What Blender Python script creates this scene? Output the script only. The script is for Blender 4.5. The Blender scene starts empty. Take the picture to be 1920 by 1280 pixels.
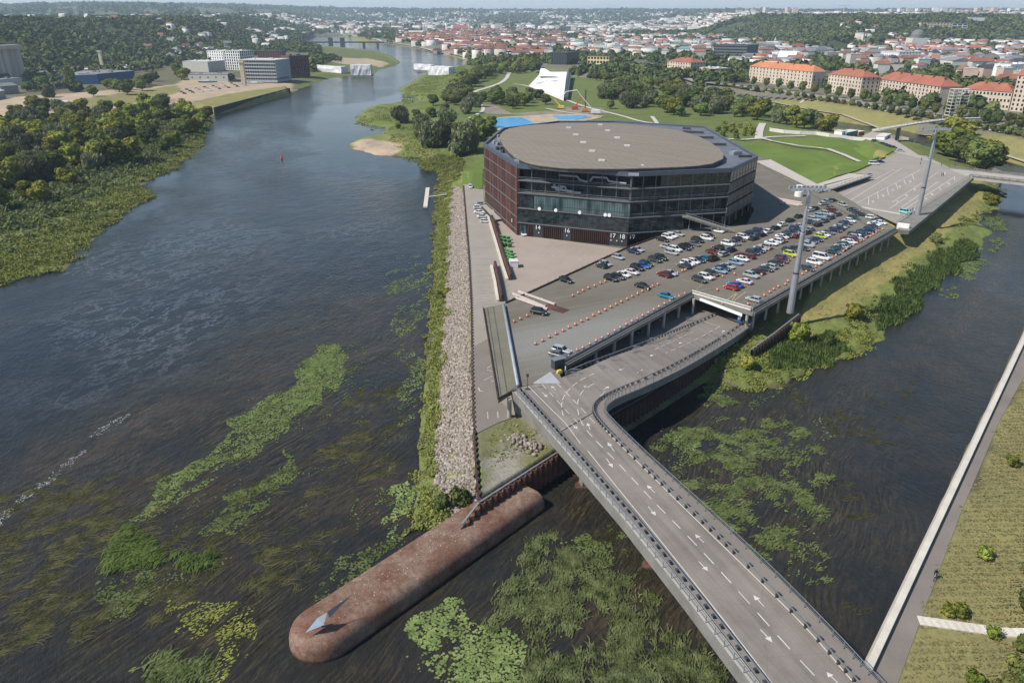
import bpy, math, random
import numpy as np
from mathutils import Vector, Matrix
from mathutils.geometry import delaunay_2d_cdt

random.seed(7); RNG = np.random.default_rng(7)
R = math.radians
C = bpy.context.scene.collection
SC = bpy.context.scene

# ------------------------------------------------------------------ camera, sky, sun, exposure
FPX, CAMZ = 1400.0, 80.0
TH = math.atan(610 / FPX); CT, ST = math.cos(TH), math.sin(TH)
cam = bpy.data.objects.new('camera', bpy.data.cameras.new('camera')); C.objects.link(cam)
cam.location = (0, 0, CAMZ); cam.rotation_euler = (math.pi / 2 - TH, 0, 0)
cam.data.sensor_width = 36; cam.data.lens = FPX / 1920 * 36
cam.data.clip_start = 1; cam.data.clip_end = 60000
SC.camera = cam
SUN_AZ, SUN_EL = R(22), R(48)          # direction the shadows run, height of the sun
sun = bpy.data.objects.new('sun', bpy.data.lights.new('sun', 'SUN')); C.objects.link(sun)
sun.data.energy = 5.0; sun.data.angle = R(0.5); sun.data.color = (1, .925, .82)
ld = Vector((math.cos(SUN_AZ) * math.cos(SUN_EL), math.sin(SUN_AZ) * math.cos(SUN_EL), -math.sin(SUN_EL)))
sun.rotation_euler = ld.to_track_quat('-Z', 'Y').to_euler()
sun.location = (-200, -80, 300)
w = bpy.data.worlds.new('World'); SC.world = w; w.use_nodes = True
nt = w.node_tree; bg = nt.nodes['Background']
sky = nt.nodes.new('ShaderNodeTexSky'); sky.sky_type = 'NISHITA'; sky.sun_disc = False
sky.sun_elevation = SUN_EL
sky.sun_rotation = math.atan2(-ld.x, -ld.y)
sky.altitude = 100; sky.air_density = 1.3; sky.dust_density = .5; sky.ozone_density = 4.0
_tc = nt.nodes.new('ShaderNodeTexCoord'); _sx = nt.nodes.new('ShaderNodeSeparateXYZ'); nt.links.new(_tc.outputs['Generated'], _sx.inputs[0])
_rp = nt.nodes.new('ShaderNodeValToRGB'); nt.links.new(_sx.outputs[2], _rp.inputs[0])       # thin pale veil low over the horizon
_rp.color_ramp.elements[0].position, _rp.color_ramp.elements[1].position = .02, .22
_rp.color_ramp.elements[0].color, _rp.color_ramp.elements[1].color = (.75, .75, .75, 1), (0, 0, 0, 1)
_mx = nt.nodes.new('ShaderNodeMix'); _mx.data_type = 'RGBA'; nt.links.new(_rp.outputs[0], _mx.inputs[0]); nt.links.new(sky.outputs[0], _mx.inputs[6])
_mx.inputs[7].default_value = (5.4, 6.3, 7.6, 1); nt.links.new(_mx.outputs[2], bg.inputs[0]); bg.inputs[1].default_value = 0.10
SC.view_settings.view_transform = 'Standard'; SC.view_settings.look = 'None'
SC.view_settings.exposure = 0.24; SC.view_settings.gamma = 1
SC.cycles.max_bounces = 5; SC.cycles.diffuse_bounces = 2; SC.cycles.glossy_bounces = 3
SC.cycles.transmission_bounces = 2; SC.cycles.volume_bounces = 1; SC.cycles.transparent_max_bounces = 8
SC.cycles.use_denoising = True

# ------------------------------------------------------------------ measuring helpers
def P(u, v, z=0.0):
    q = (640 - v) / FPX
    d = ((u - 960) / FPX, CT + q * ST, -ST + q * CT)
    t = (z - CAMZ) / d[2]
    return Vector((d[0] * t, d[1] * t, z))
def PF(u, v, zf, z0=5):
    z = z0
    for _ in range(25):
        p = P(u, v, z); z = .5 * z + .5 * zf(p.x, p.y)
    p.z = zf(p.x, p.y); return p
def zat(v, Y):
    q = (640 - v) / FPX
    return CAMZ + (-ST + q * CT) / (CT + q * ST) * Y
ORD = 'first second third fourth fifth sixth seventh eighth ninth tenth eleventh twelfth thirteenth fourteenth fifteenth sixteenth seventeenth eighteenth nineteenth twentieth'.split()
TENS = {2: 'twenty', 3: 'thirty', 4: 'forty', 5: 'fifty', 6: 'sixty', 7: 'seventy', 8: 'eighty', 9: 'ninety'}
def ordn(i):
    i += 1
    if i <= 20: return ORD[i - 1]
    if i >= 100: return 'hundred-and-' + ordn(i - 101) if i > 100 else 'hundredth'
    t, r = divmod(i, 10)
    return TENS[t][:-1] + 'ieth' if r == 0 else TENS[t] + '-' + ORD[r - 1]

# ------------------------------------------------------------------ materials
def new_mat(name):
    m = bpy.data.materials.new(name); m.use_nodes = True
    return m, m.node_tree, m.node_tree.nodes, m.node_tree.nodes['Principled BSDF']
def node(n, t, **k):
    x = n.new(t)
    for a, b in k.items(): setattr(x, a, b)
    return x
def noise(nt, vec, scale, detail=3, rough=.55, dist=0):
    t = nt.nodes.new('ShaderNodeTexNoise'); t.inputs['Scale'].default_value = scale
    t.inputs['Detail'].default_value = detail; t.inputs['Roughness'].default_value = rough
    t.inputs['Distortion'].default_value = dist
    nt.links.new(vec, t.inputs['Vector']); return t.outputs['Fac']
def ramp(nt, fac, stops):
    r = nt.nodes.new('ShaderNodeValToRGB'); e = r.color_ramp.elements
    e[0].position, e[1].position = stops[0][0], stops[-1][0]
    for i, (p, c) in enumerate(stops):
        if i == 0: el = e[0]
        elif i == len(stops) - 1: el = e[len(e) - 1]
        else: el = e.new(p)
        c = (c, c, c) if isinstance(c, (int, float)) else c
        el.color = (*c, 1)
    nt.links.new(fac, r.inputs[0]); return r.outputs['Color']
def mixc(nt, f, a, b, mode='MIX'):
    x = nt.nodes.new('ShaderNodeMix'); x.data_type = 'RGBA'; x.blend_type = mode
    for i, s in ((0, f), (6, a), (7, b)):
        if isinstance(s, (int, float)): x.inputs[i].default_value = s
        elif isinstance(s, tuple): x.inputs[i].default_value = (*s, 1)
        else: nt.links.new(s, x.inputs[i])
    return x.outputs[2]
def math_(nt, op, a, b=0.0):
    x = nt.nodes.new('ShaderNodeMath'); x.operation = op
    for i, s in enumerate((a, b)):
        if isinstance(s, (int, float)): x.inputs[i].default_value = s
        else: nt.links.new(s, x.inputs[i])
    return x.outputs[0]
def pos(nt): return nt.nodes.new('ShaderNodeNewGeometry').outputs['Position']
def mapping(nt, vec, rot=(0, 0, 0), scale=(1, 1, 1)):      # turn first, then stretch
    x = nt.nodes.new('ShaderNodeMapping'); x.inputs['Rotation'].default_value = rot; nt.links.new(vec, x.inputs[0])
    y = nt.nodes.new('ShaderNodeMapping'); y.inputs['Scale'].default_value = scale; nt.links.new(x.outputs[0], y.inputs[0]); return y.outputs[0]
def bump(nt, bs, h, strength, dist=.1):
    b = nt.nodes.new('ShaderNodeBump'); b.inputs['Strength'].default_value = strength
    b.inputs['Distance'].default_value = dist
    nt.links.new(h, b.inputs['Height']); nt.links.new(b.outputs[0], bs.inputs['Normal'])
def mat(name, col, rough=.8, var=.14, scale=.6, scale2=6., metal=0, spec=.4, bmp=0, col2=None, rand=0, streak=None):
    m, nt, n, bs = new_mat(name)
    bs.inputs['Roughness'].default_value = rough; bs.inputs['Metallic'].default_value = metal
    bs.inputs['Specular IOR Level'].default_value = spec
    p = pos(nt)
    if streak: p = mapping(nt, p, *streak)
    f = math_(nt, 'ADD', math_(nt, 'MULTIPLY', noise(nt, p, scale), .6), math_(nt, 'MULTIPLY', noise(nt, p, scale2, 4, .65), .4))
    c2 = col2 or tuple(min(1, c * (1 + var)) for c in col)
    c1 = tuple(c * (1 - var) for c in col)
    c = ramp(nt, f, [(.36, c1), (.64, c2)])
    if rand:
        oi = n.new('ShaderNodeObjectInfo').outputs['Random']
        c = mixc(nt, 1.0, c, ramp(nt, oi, [(0, 1 - rand), (1, 1 + 0 * rand)]), 'MULTIPLY')
    nt.links.new(c, bs.inputs['Base Color'])
    if bmp: bump(nt, bs, noise(nt, p, scale2 * 2, 4), bmp, .05)
    return m
def foliage(name, dark, light, hue=.03):
    m, nt, n, bs = new_mat(name)
    p = pos(nt)
    f = noise(nt, p, .45, 3, .6)
    f2 = noise(nt, p, 3.2, 2, .6)
    s = math_(nt, 'ADD', math_(nt, 'MULTIPLY', f, .6), math_(nt, 'MULTIPLY', f2, .4))
    c = ramp(nt, s, [(.36, dark), (.62, light)])
    oi = n.new('ShaderNodeObjectInfo').outputs['Random']
    hs = n.new('ShaderNodeHueSaturation'); nt.links.new(c, hs.inputs['Color'])
    nt.links.new(math_(nt, 'ADD', math_(nt, 'MULTIPLY', oi, 2 * hue), .5 - hue), hs.inputs['Hue'])
    oi2 = math_(nt, 'FRACT', math_(nt, 'MULTIPLY', oi, 7.31))
    nt.links.new(math_(nt, 'ADD', math_(nt, 'MULTIPLY', oi2, .75), .62), hs.inputs['Value'])
    n.remove(bs)
    d = n.new('ShaderNodeBsdfDiffuse'); t = n.new('ShaderNodeBsdfTranslucent'); mx = n.new('ShaderNodeMixShader')
    mx.inputs[0].default_value = .25
    nt.links.new(hs.outputs[0], d.inputs[0]); nt.links.new(hs.outputs[0], t.inputs[0])
    nt.links.new(d.outputs[0], mx.inputs[1]); nt.links.new(t.outputs[0], mx.inputs[2])
    nt.links.new(mx.outputs[0], n['Material Output'].inputs[0])
    return m
M = {}
M['asphalt'] = mat('asphalt', (.175, .155, .138), .9, .13, .12, 3., bmp=.2)
M['asphalt_pale'] = mat('pale_asphalt', (.26, .235, .205), .9, .10, .1, 2.5)
M['concrete'] = mat('concrete', (.34, .32, .285), .85, .14, .25, 4.)
M['concrete_dark'] = mat('weathered_concrete', (.17, .165, .15), .85, .2, .3, 4.)
M['white_paint'] = mat('road_paint', (.50, .48, .45), .7, .18, .5, 8.)
M['worn_paint'] = mat('worn_road_paint', (.40, .36, .31), .8, .25, .5, 8.)
M['yellow_paint'] = mat('yellow_road_paint', (.45, .38, .2), .8, .2)
M['steel'] = mat('galvanised_steel', (.36, .38, .41), .45, .1, metal=.5)
M['steel_dark'] = mat('dark_steel', (.06, .065, .07), .5, .2, metal=.3)
M['rail_steel'] = mat('railing_steel', (.20, .215, .23), .5, .12, metal=.3)
M['black_rubber'] = mat('black_rubber', (.025, .025, .027), .7, .2)
M['rust'] = mat('rusty_sheet_steel', (.10, .043, .028), .8, .35, .8, 7., bmp=.3, col2=(.15, .068, .045))
M['corten'] = mat('corten_panel', (.070, .031, .024), .65, .22, .35, 3., col2=(.11, .05, .038))
M['corten_dark'] = mat('dark_corten', (.05, .028, .023), .65, .3, .5, 5.)
M['parapet'] = mat('roof_parapet_metal', (.085, .10, .13), .45, .12, metal=.2)
M['roof_flat'] = mat('flat_roof_felt', (.115, .125, .15), .7, .22, .2, 2.5)
M['white'] = mat('white_painted', (.72, .72, .71), .6, .08)
M['offwhite'] = mat('offwhite_render', (.55, .53, .49), .8, .1)
M['orange'] = mat('orange_plastic', (.50, .155, .06), .5, .12)
M['gold'] = mat('facade_frame_dark', (.035, .04, .045), .5, .1)
M['bark'] = mat('bark', (.09, .07, .05), .9, .3)
M['trunk_far'] = M['bark']

# ------------------------------------------------------------------ mesh helpers
class MB:
    def __init__(s): s.v = []; s.f = []; s.m = []
    def add(s, vs, fs, mi=0):
        b = len(s.v); s.v += [tuple(a) for a in vs]
        s.f += [tuple(i + b for i in f) for f in fs]; s.m += [mi] * len(fs); return s
    def box(s, c, size, rz=0, mi=0):
        cx, cy, cz = c; a, b, h = (x / 2 for x in size); co, si = math.cos(rz), math.sin(rz)
        vs = [(cx + x * a * co - y * b * si, cy + x * a * si + y * b * co, cz + z * h) for z in (-1, 1) for x, y in ((-1, -1), (1, -1), (1, 1), (-1, 1))]
        return s.add(vs, [(3, 2, 1, 0), (4, 5, 6, 7), (0, 1, 5, 4), (1, 2, 6, 5), (2, 3, 7, 6), (3, 0, 4, 7)], mi)
    def bar(s, p, q, w, h, mi=0, up=(0, 0, 1)):     # w across, h along 'up'
        p, q = Vector(p), Vector(q); d = q - p
        if d.length < 1e-6: return s
        d.normalize(); u = Vector(up)
        if abs(d.dot(u)) > .95: u = Vector((0, 1, 0))
        r = d.cross(u).normalized(); u = r.cross(d).normalized()
        vs = [o + r * (x * w / 2) + u * (z * h / 2) for o in (p, q) for x, z in ((-1, -1), (1, -1), (1, 1), (-1, 1))]
        return s.add(vs, [(0, 1, 2, 3), (7, 6, 5, 4), (0, 4, 5, 1), (1, 5, 6, 2), (2, 6, 7, 3), (3, 7, 4, 0)], mi)
    def tube(s, pts, rad, n=8, mi=0, cap=True):
        pts = [Vector(p) for p in pts]; rad = rad if isinstance(rad, (list, tuple)) else [rad] * len(pts)
        vs = []; fs = []
        for i, p in enumerate(pts):
            d = (pts[min(i + 1, len(pts) - 1)] - pts[max(i - 1, 0)]).normalized()
            u = Vector((0, 0, 1)) if abs(d.z) < .9 else Vector((1, 0, 0))
            a = d.cross(u).normalized(); b = d.cross(a)
            vs += [p + (a * math.cos(2 * math.pi * k / n) + b * math.sin(2 * math.pi * k / n)) * rad[i] for k in range(n)]
        for i in range(len(pts) - 1):
            for k in range(n):
                k2 = (k + 1) % n; fs.append((i * n + k, i * n + k2, (i + 1) * n + k2, (i + 1) * n + k))
        if cap: fs += [tuple(range(n))[::-1], tuple(range((len(pts) - 1) * n, len(pts) * n))]
        return s.add(vs, fs, mi)
    def prism(s, poly, z0, z1, mi=0, mtop=None):    # poly of (x,y); z1 may be a list
        poly = [(p[0], p[1]) for p in poly]; n = len(poly)
        a = sum(poly[i][0] * poly[(i + 1) % n][1] - poly[(i + 1) % n][0] * poly[i][1] for i in range(n))
        if a < 0: poly = poly[::-1]
        vs = [(x, y, z0) for x, y in poly] + [(x, y, z1) for x, y in poly]
        s.add(vs, [(i, (i + 1) % n, (i + 1) % n + n, i + n) for i in range(n)] + [tuple(range(n))[::-1]], mi)
        return s.add([(x, y, z1) for x, y in poly], [tuple(range(n))], mi if mtop is None else mtop)
    def build(s, name, m, parent=None, smooth=False):
        me = bpy.data.meshes.new(name)
        o = parent.location if parent else Vector((0, 0, 0))
        vs = [(v[0] - o[0], v[1] - o[1], v[2] - o[2]) for v in s.v]
        me.from_pydata(vs, [], s.f)
        ms = m if isinstance(m, (list, tuple)) else [m]
        for x in ms: me.materials.append(x)
        if len(ms) > 1: me.polygons.foreach_set('material_index', s.m)
        if smooth: me.polygons.foreach_set('use_smooth', [True] * len(me.polygons))
        me.update()
        ob = bpy.data.objects.new(name, me); C.objects.link(ob)
        if parent: ob.parent = parent
        return ob
def np_obj(name, V, F, mats, parent=None, mi=None, smooth=False, cols=None):
    V = np.asarray(V, dtype=np.float32); F = np.asarray(F, dtype=np.int32); k = F.shape[1]
    me = bpy.data.meshes.new(name)
    me.vertices.add(len(V)); me.vertices.foreach_set('co', V.ravel())
    me.loops.add(F.size); me.loops.foreach_set('vertex_index', F.ravel())
    me.polygons.add(len(F)); me.polygons.foreach_set('loop_start', np.arange(0, F.size, k, dtype=np.int32))
    me.polygons.foreach_set('loop_total', np.full(len(F), k, dtype=np.int32))
    for x in (mats if isinstance(mats, (list, tuple)) else [mats]): me.materials.append(x)
    if mi is not None: me.polygons.foreach_set('material_index', np.asarray(mi, dtype=np.int32))
    if smooth: me.polygons.foreach_set('use_smooth', np.ones(len(F), dtype=bool))
    me.update(calc_edges=True); 
    if cols is not None:
        a = me.color_attributes.new('col', 'FLOAT_COLOR', 'POINT'); a.data.foreach_set('color', cols.astype(np.float32).ravel())
    ob = bpy.data.objects.new(name, me); C.objects.link(ob)
    if parent: ob.parent = parent
    return ob
def tag(o, label=None, cat=None, group=None, kind=None):
    if label: o['label'] = label
    if cat: o['category'] = cat
    if group: o['group'] = group
    if kind: o['kind'] = kind
    return o
def empty(name, loc, label, cat, group=None, rz=0):
    o = bpy.data.objects.new(name, None); C.objects.link(o); o.location = loc; o.rotation_euler = (0, 0, rz)
    o.empty_display_size = .5
    return tag(o, label, cat, group)
CHILDREN = {}
def dup(root, loc, rz=0, sc=1.0, label=None, group=None):
    r = root.copy(); C.objects.link(r); r.location = loc; r.rotation_euler = (0, 0, rz)
    r.scale = (sc, sc, sc) if isinstance(sc, (int, float)) else sc
    if label: r['label'] = label
    if group: r['group'] = group
    if root.name not in CHILDREN: CHILDREN[root.name] = [(c, list(c.children)) for c in root.children]
    for c, gs in CHILDREN[root.name]:
        d = c.copy(); C.objects.link(d); d.parent = r
        for g in gs:
            e = g.copy(); C.objects.link(e); e.parent = d
    return r
def inside(poly, x, y):
    c = np.zeros(np.shape(x), dtype=bool); n = len(poly)
    for i in range(n):
        x1, y1 = poly[i][:2]; x2, y2 = poly[(i + 1) % n][:2]
        if y1 == y2: continue
        k = ((y1 > y) != (y2 > y)) & (x < (x2 - x1) * (y - y1) / (y2 - y1) + x1)
        c ^= k
    return c
def sdist(poly, x, y):          # signed distance, inside positive
    d2 = np.full(np.shape(x), 1e12); n = len(poly)
    for i in range(n):
        x1, y1 = poly[i][:2]; x2, y2 = poly[(i + 1) % n][:2]
        ex, ey = x2 - x1, y2 - y1; L = ex * ex + ey * ey + 1e-9
        t = np.clip(((x - x1) * ex + (y - y1) * ey) / L, 0, 1)
        d2 = np.minimum(d2, (x - x1 - t * ex) ** 2 + (y - y1 - t * ey) ** 2)
    d = np.sqrt(d2); return np.where(inside(poly, x, y), d, -d)
def vnoise(x, y, s, seed=0):    # cheap smooth value noise
    x = x / s + seed * 17.3; y = y / s + seed * 9.1
    xi = np.floor(x); yi = np.floor(y); fx = x - xi; fy = y - yi
    fx = fx * fx * (3 - 2 * fx); fy = fy * fy * (3 - 2 * fy)
    def h(a, b):
        t = np.sin(a * 127.1 + b * 311.7 + seed) * 43758.5453; return t - np.floor(t)
    return (h(xi, yi) * (1 - fx) + h(xi + 1, yi) * fx) * (1 - fy) + (h(xi, yi + 1) * (1 - fx) + h(xi + 1, yi + 1) * fx) * fy
def pxpoly(pts, z=0.0): return [(lambda p: (p.x, p.y))(P(u, v, z)) for u, v in pts]
def densify(poly, step, closed=True):
    out = []; n = len(poly)
    for i in range(n if closed else n - 1):
        a = Vector(poly[i]); b = Vector(poly[(i + 1) % n]); k = max(1, int((b - a).length / step))
        out += [a.lerp(b, j / k) for j in range(k)]
    if not closed: out.append(Vector(poly[-1]))
    return out
def sheet(name, poly, zf, m, step=6., thick=0, parent=None, off=0, kind='structure', mats=None):
    """a paved or grassed sheet following zf; thick > 0 gives it a slab below"""
    poly = [Vector((p[0], p[1])) for p in densify([Vector((p[0], p[1])) for p in poly], step)]
    n = len(poly); xs = [p.x for p in poly]; ys = [p.y for p in poly]
    gx, gy = np.meshgrid(np.arange(min(xs), max(xs), step), np.arange(min(ys), max(ys), step))
    gx = gx.ravel(); gy = gy.ravel(); pt = [(p.x, p.y) for p in poly]
    if len(gx) < 60000 and callable(zf):
        k = sdist(pt, gx, gy) > step * .35; ip = [Vector((a, b)) for a, b in zip(gx[k], gy[k])]
    else: ip = []
    r = delaunay_2d_cdt(poly + ip, [(i, (i + 1) % n) for i in range(n)], [], 1, 1e-4)
    z = zf if callable(zf) else (lambda x, y: zf)
    vs = [(p.x, p.y, z(p.x, p.y) + off) for p in r[0]]; mb = MB()
    mb.add(vs, r[2])
    if thick:
        nb = len(vs); mb.v += [(x, y, zz - thick) for x, y, zz in vs]
        mb.f += [tuple(i + nb for i in f[::-1]) for f in r[2]]; mb.m += [0] * len(r[2])
        # outline edges: those used once
        cnt = {}
        for f in r[2]:
            for i in range(len(f)):
                a, b = f[i], f[(i + 1) % len(f)]; cnt[(a, b)] = 1
        for a, b in list(cnt):
            if (b, a) not in cnt: mb.f.append((b, a, a + nb, b + nb)); mb.m.append(0)
    o = mb.build(name, m, parent)
    if kind and not parent: o['kind'] = kind
    return o
def strip(mb, pts, w, off=.02, dash=None, mi=0):
    """ribbon along 3-D points, dash=(on, off)"""
    pts = [Vector(p) for p in pts]
    seg = []
    if dash:
        d = densify(pts, .5, False); L = 0; cur = []
        for i in range(len(d) - 1):
            if (L % (dash[0] + dash[1])) < dash[0]: cur.append(d[i])
            else:
                if len(cur) > 1: seg.append(cur)
                cur = []
            L += (d[i + 1] - d[i]).length
        if len(cur) > 1: seg.append(cur)
    else: seg = [pts]
    for s in seg:
        vs = []
        for i, p in enumerate(s):
            t = (s[min(i + 1, len(s) - 1)] - s[max(i - 1, 0)]); r = Vector((t.y, -t.x, 0)).normalized() * w / 2
            vs += [(p.x - r.x, p.y - r.y, p.z + off), (p.x + r.x, p.y + r.y, p.z + off)]
        mb.add(vs, [(2 * i, 2 * i + 1, 2 * i + 3, 2 * i + 2) for i in range(len(s) - 1)], mi)
def smooth_line(pts, it=2):
    pts = [Vector(p) for p in pts]
    for _ in range(it):
        q = [pts[0]]
        for a, b in zip(pts, pts[1:]): q += [a.lerp(b, .25), a.lerp(b, .75)]
        q.append(pts[-1]); pts = q
    return pts
# ------------------------------------------------------------------ land outlines (waterline traced, metres)
isl_px = [(872,122),(842,130),(800,138),(778,150),(760,160),(745,168),(772,182),(790,190),(762,192),(722,197),(700,199),(682,208),(664,225),(690,234),(722,240),(712,252),(668,262),(652,271),(664,281),(700,290),(760,294),(788,296),(792,312),(828,322),(824,350),(820,400),(815,480),(811,550),(803,650),(797,720),(790,800),(786,880),(778,940),(768,995),(800,988),(845,1000),(868,992),(1066,862),(1150,806),(1346,694),(1322,716),(1400,728),(1448,722),(1530,692),(1590,668),(1640,645),(1648,625),(1720,580),(1735,545),(1800,495),(1838,462),(1855,440),(1832,402),(1868,392),(1882,372),(1862,345),(1850,322),(1800,300),(1740,275),(1690,258),(1640,250),(1570,243),(1500,225),(1420,200),(1340,182),(1290,170)]
WALL = [P(869,985,3.6), P(901,944,4.8), P(1052,847,4.8), P(1143,782,4.8), P(1210,745,4.8), P(1285,697,4.8), P(1345,655,4.8), P(1404,616,4.8)]
_i = isl_px.index((868,992))
isl = pxpoly(isl_px[:_i]) + [(p.x - .3, p.y + .7) for p in WALL[:6]] + pxpoly(isl_px[_i + 4:])
city_shore = pxpoly([(640,67.5),(655,69),(668,77),(715,81),(760,88),(820,98),(862,110),(880,118),(900,132),(1290,166),(1345,176),(1400,184),(1480,205),(1560,226),(1640,238),(1700,246),(1760,262),(1830,285),(1920,312),(2100,368)])
city = [(-14000, 3300)] + pxpoly([(540,68.5)]) + city_shore + [(900, 380), (3000, 380), (16000, 2000), (16000, 15000), (-16000, 15000)]
left = pxpoly([(-900,900),(-300,610),(0,530),(60,514),(118,506),(135,470),(170,455),(192,432),(222,402),(250,388),(292,366),(262,352),(285,335),(330,315),(372,280),(384,250),(400,218),(408,207),(470,196),(545,176),(560,168),(592,157),(618,147),(650,143),(700,142),(712,130),(740,124),(750,117),(738,106),(705,96),(650,90),(590,86),(568,79),(500,76)]) + [(-14000, 2600), (-14000, 100)]
prom = pxpoly([(1480,1540),(1615,1257),(1920,624),(2010,440)], 0) + [(600, 330), (600, 20), (60, 20)]
quay = pxpoly([(402,203),(543,168),(540,160),(400,160),(345,152),(200,170),(0,196),(-400,230),(-400,260),(0,246),(120,220),(330,186)], 6)
urban = pxpoly([(846,322),(838,430),(832,560),(822,700),(813,800),(808,900),(822,955),(866,985)], 0.5) + pxpoly([(1060,848)], 4.5) + pxpoly([(1390,640),(1420,560),(1400,400),(1000,330)], 5)
urban2 = [(p.x - .5, p.y + .9) for p in WALL] + pxpoly([(1440,560),(1300,450),(930,450),(893,640),(893,940)], 4.5)
emb = pxpoly([(1500,640),(1560,608),(1610,580),(1660,545),(1700,512),(1745,475),(1795,428),(1838,393),(1852,356),(1832,330)], .8) + pxpoly([(1740,300),(1640,285),(1480,300),(1420,400),(1440,520),(1470,590)], 7)
park = pxpoly([(872,122),(842,130),(800,140),(790,152),(790,175),(830,190),(760,200),(720,206),(700,225),(740,240),(760,262),(780,292),(850,318)]) + pxpoly([(905,345),(1000,300),(1420,290),(1500,340),(1740,300),(1700,265),(1640,252),(1570,245),(1500,228),(1420,203),(1340,185),(1290,168)], 2)
lotp = pxpoly([(1556,366),(1536,360),(1592,322),(1636,324),(1600,322),(1655,296),(1640,288),(1610,258),(1636,242),(1676,256),(1728,289),(1786,311),(1826,330),(1684,424)], 8.6)
prom2 = pxpoly([(1600,1420),(1668,1280),(1722,1160),(1800,958),(1870,790),(1925,690),(1990,540)], 3.3) + [(600, 330), (600, 20), (90, 20)]
lhill = pxpoly([(-700,178),(-300,162),(0,150),(150,141),(240,134),(300,118),(380,100),(470,92),(530,84),(560,76),(600,60),(630,52),(640,44)], 8) + [(-500, 9000), (-14000, 9000), (-14000, 700)]
rhill = pxpoly([(1290,72),(1380,70),(1470,78),(1490,92),(1600,94),(1750,86),(1920,82),(2300,90),(2600,100)], 9) + [(6000, 1500), (6000, 6000), (1200, 6000)]
rhill2 = pxpoly([(1180,48),(1290,52),(1400,50),(1480,52)], 9) + [(4000, 4500), (5000, 9000), (900, 9000)]
bump1 = pxpoly([(1490,93),(1560,95),(1700,90),(1740,80),(1700,62),(1600,56),(1520,60)], 9)

LAND = [(left, 3.2, 26, 0), (left, 7, 140, 0), (quay, 6, 2.5, 0), (isl, 2.2, 9, 0), (urban, 5, 9.5, 0), (urban2, 4.6, .6, 0),
        (emb, 8.3, 25, 0), (park, 6.5, 45, 0), (lotp, 8.45, 3, 0), (city, 9, 21, 0), (prom, 3.3, .6, 0), (prom2, 10.5, 34, 0),
        (lhill, 66, 330, 1), (rhill, 66, 260, 1), (rhill2, 60, 500, 1), (bump1, 72, 210, 1)]
def height_raw(x, y):
    h = np.full(np.shape(x), -3.0); d0 = None
    for poly, z, wd, hill in LAND:
        px_ = [p[0] for p in poly]; py_ = [p[1] for p in poly]
        k = (x > min(px_) - 5) & (x < max(px_) + 5) & (y > min(py_) - 5) & (y < max(py_) + 5)
        if not k.any(): continue
        xs, ys = x[k], y[k]
        if poly is left or poly is isl or poly is park:
            jx = (vnoise(xs, ys, 9, 1) - .5) * 5 + (vnoise(xs, ys, 3, 2) - .5) * 2.2
            jy = (vnoise(xs, ys, 9, 3) - .5) * 5 + (vnoise(xs, ys, 3, 4) - .5) * 2.2
            if poly is isl:
                near = 1 - .85 * ((ys < 330) & (xs > -42) & (xs < 60))
                jx = jx * near; jy = jy * near
            d = sdist(poly, xs + jx, ys + jy)
        else: d = sdist(poly, xs, ys)
        t = np.clip(d / wd, 0, 1)
        if hill: t = t * t * (3 - 2 * t); v = np.where(d > 0, 8 + (z - 8) * t, -3)
        else: v = np.where(d > 0, .12 + (z - .12) * t, np.maximum(-3, d * .5))
        h[k] = np.maximum(h[k], v)
    # wavy plateau and the far rim of hills
    ax_ = x / np.maximum(y, 1); y0_ = 6000 - 3000 * np.clip((np.abs(ax_ + .03) - .22) / .12, 0, 1)
    far = np.clip((y - y0_) / 3000, 0, 1); far = far * far * (3 - 2 * far)
    rim = 64 + 44 * np.exp(-((x / np.maximum(y, 1) + .5) / .25) ** 2) + 10 * vnoise(x, y, 900, 5) + 6 * vnoise(x, y, 350, 6) - 3
    rim = rim * (1 + .75 * np.clip((y - 5000) / 5000, 0, 1))
    h = np.where((h > 0) & (y > 3000), np.maximum(h, 9 + (rim - 9) * far), h)
    hl = (h > 12); h = h + hl * (np.clip((h - 12) / 30, 0, 1) * ((vnoise(x, y, 160, 8) - .5) * 16))
    return h
GX0, GY0, GS = -1100, 40, 4.0
gx, gy = np.meshgrid(np.arange(GX0, 1700, GS), np.arange(GY0, 2700, GS))
HG = height_raw(gx, gy)
def gz(x, y):            # quick look-up of the ground height
    i = int((x - GX0) / GS); j = int((y - GY0) / GS)
    if 0 <= j < HG.shape[0] - 1 and 0 <= i < HG.shape[1] - 1:
        fx = (x - GX0) / GS - i; fy = (y - GY0) / GS - j
        return float((HG[j, i] * (1 - fx) + HG[j, i + 1] * fx) * (1 - fy) + (HG[j + 1, i] * (1 - fx) + HG[j + 1, i + 1] * fx) * fy)
    return float(height_raw(np.array([float(x)]), np.array([float(y)]))[0])
def G(u, v): return PF(u, v, gz, 6)

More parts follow.
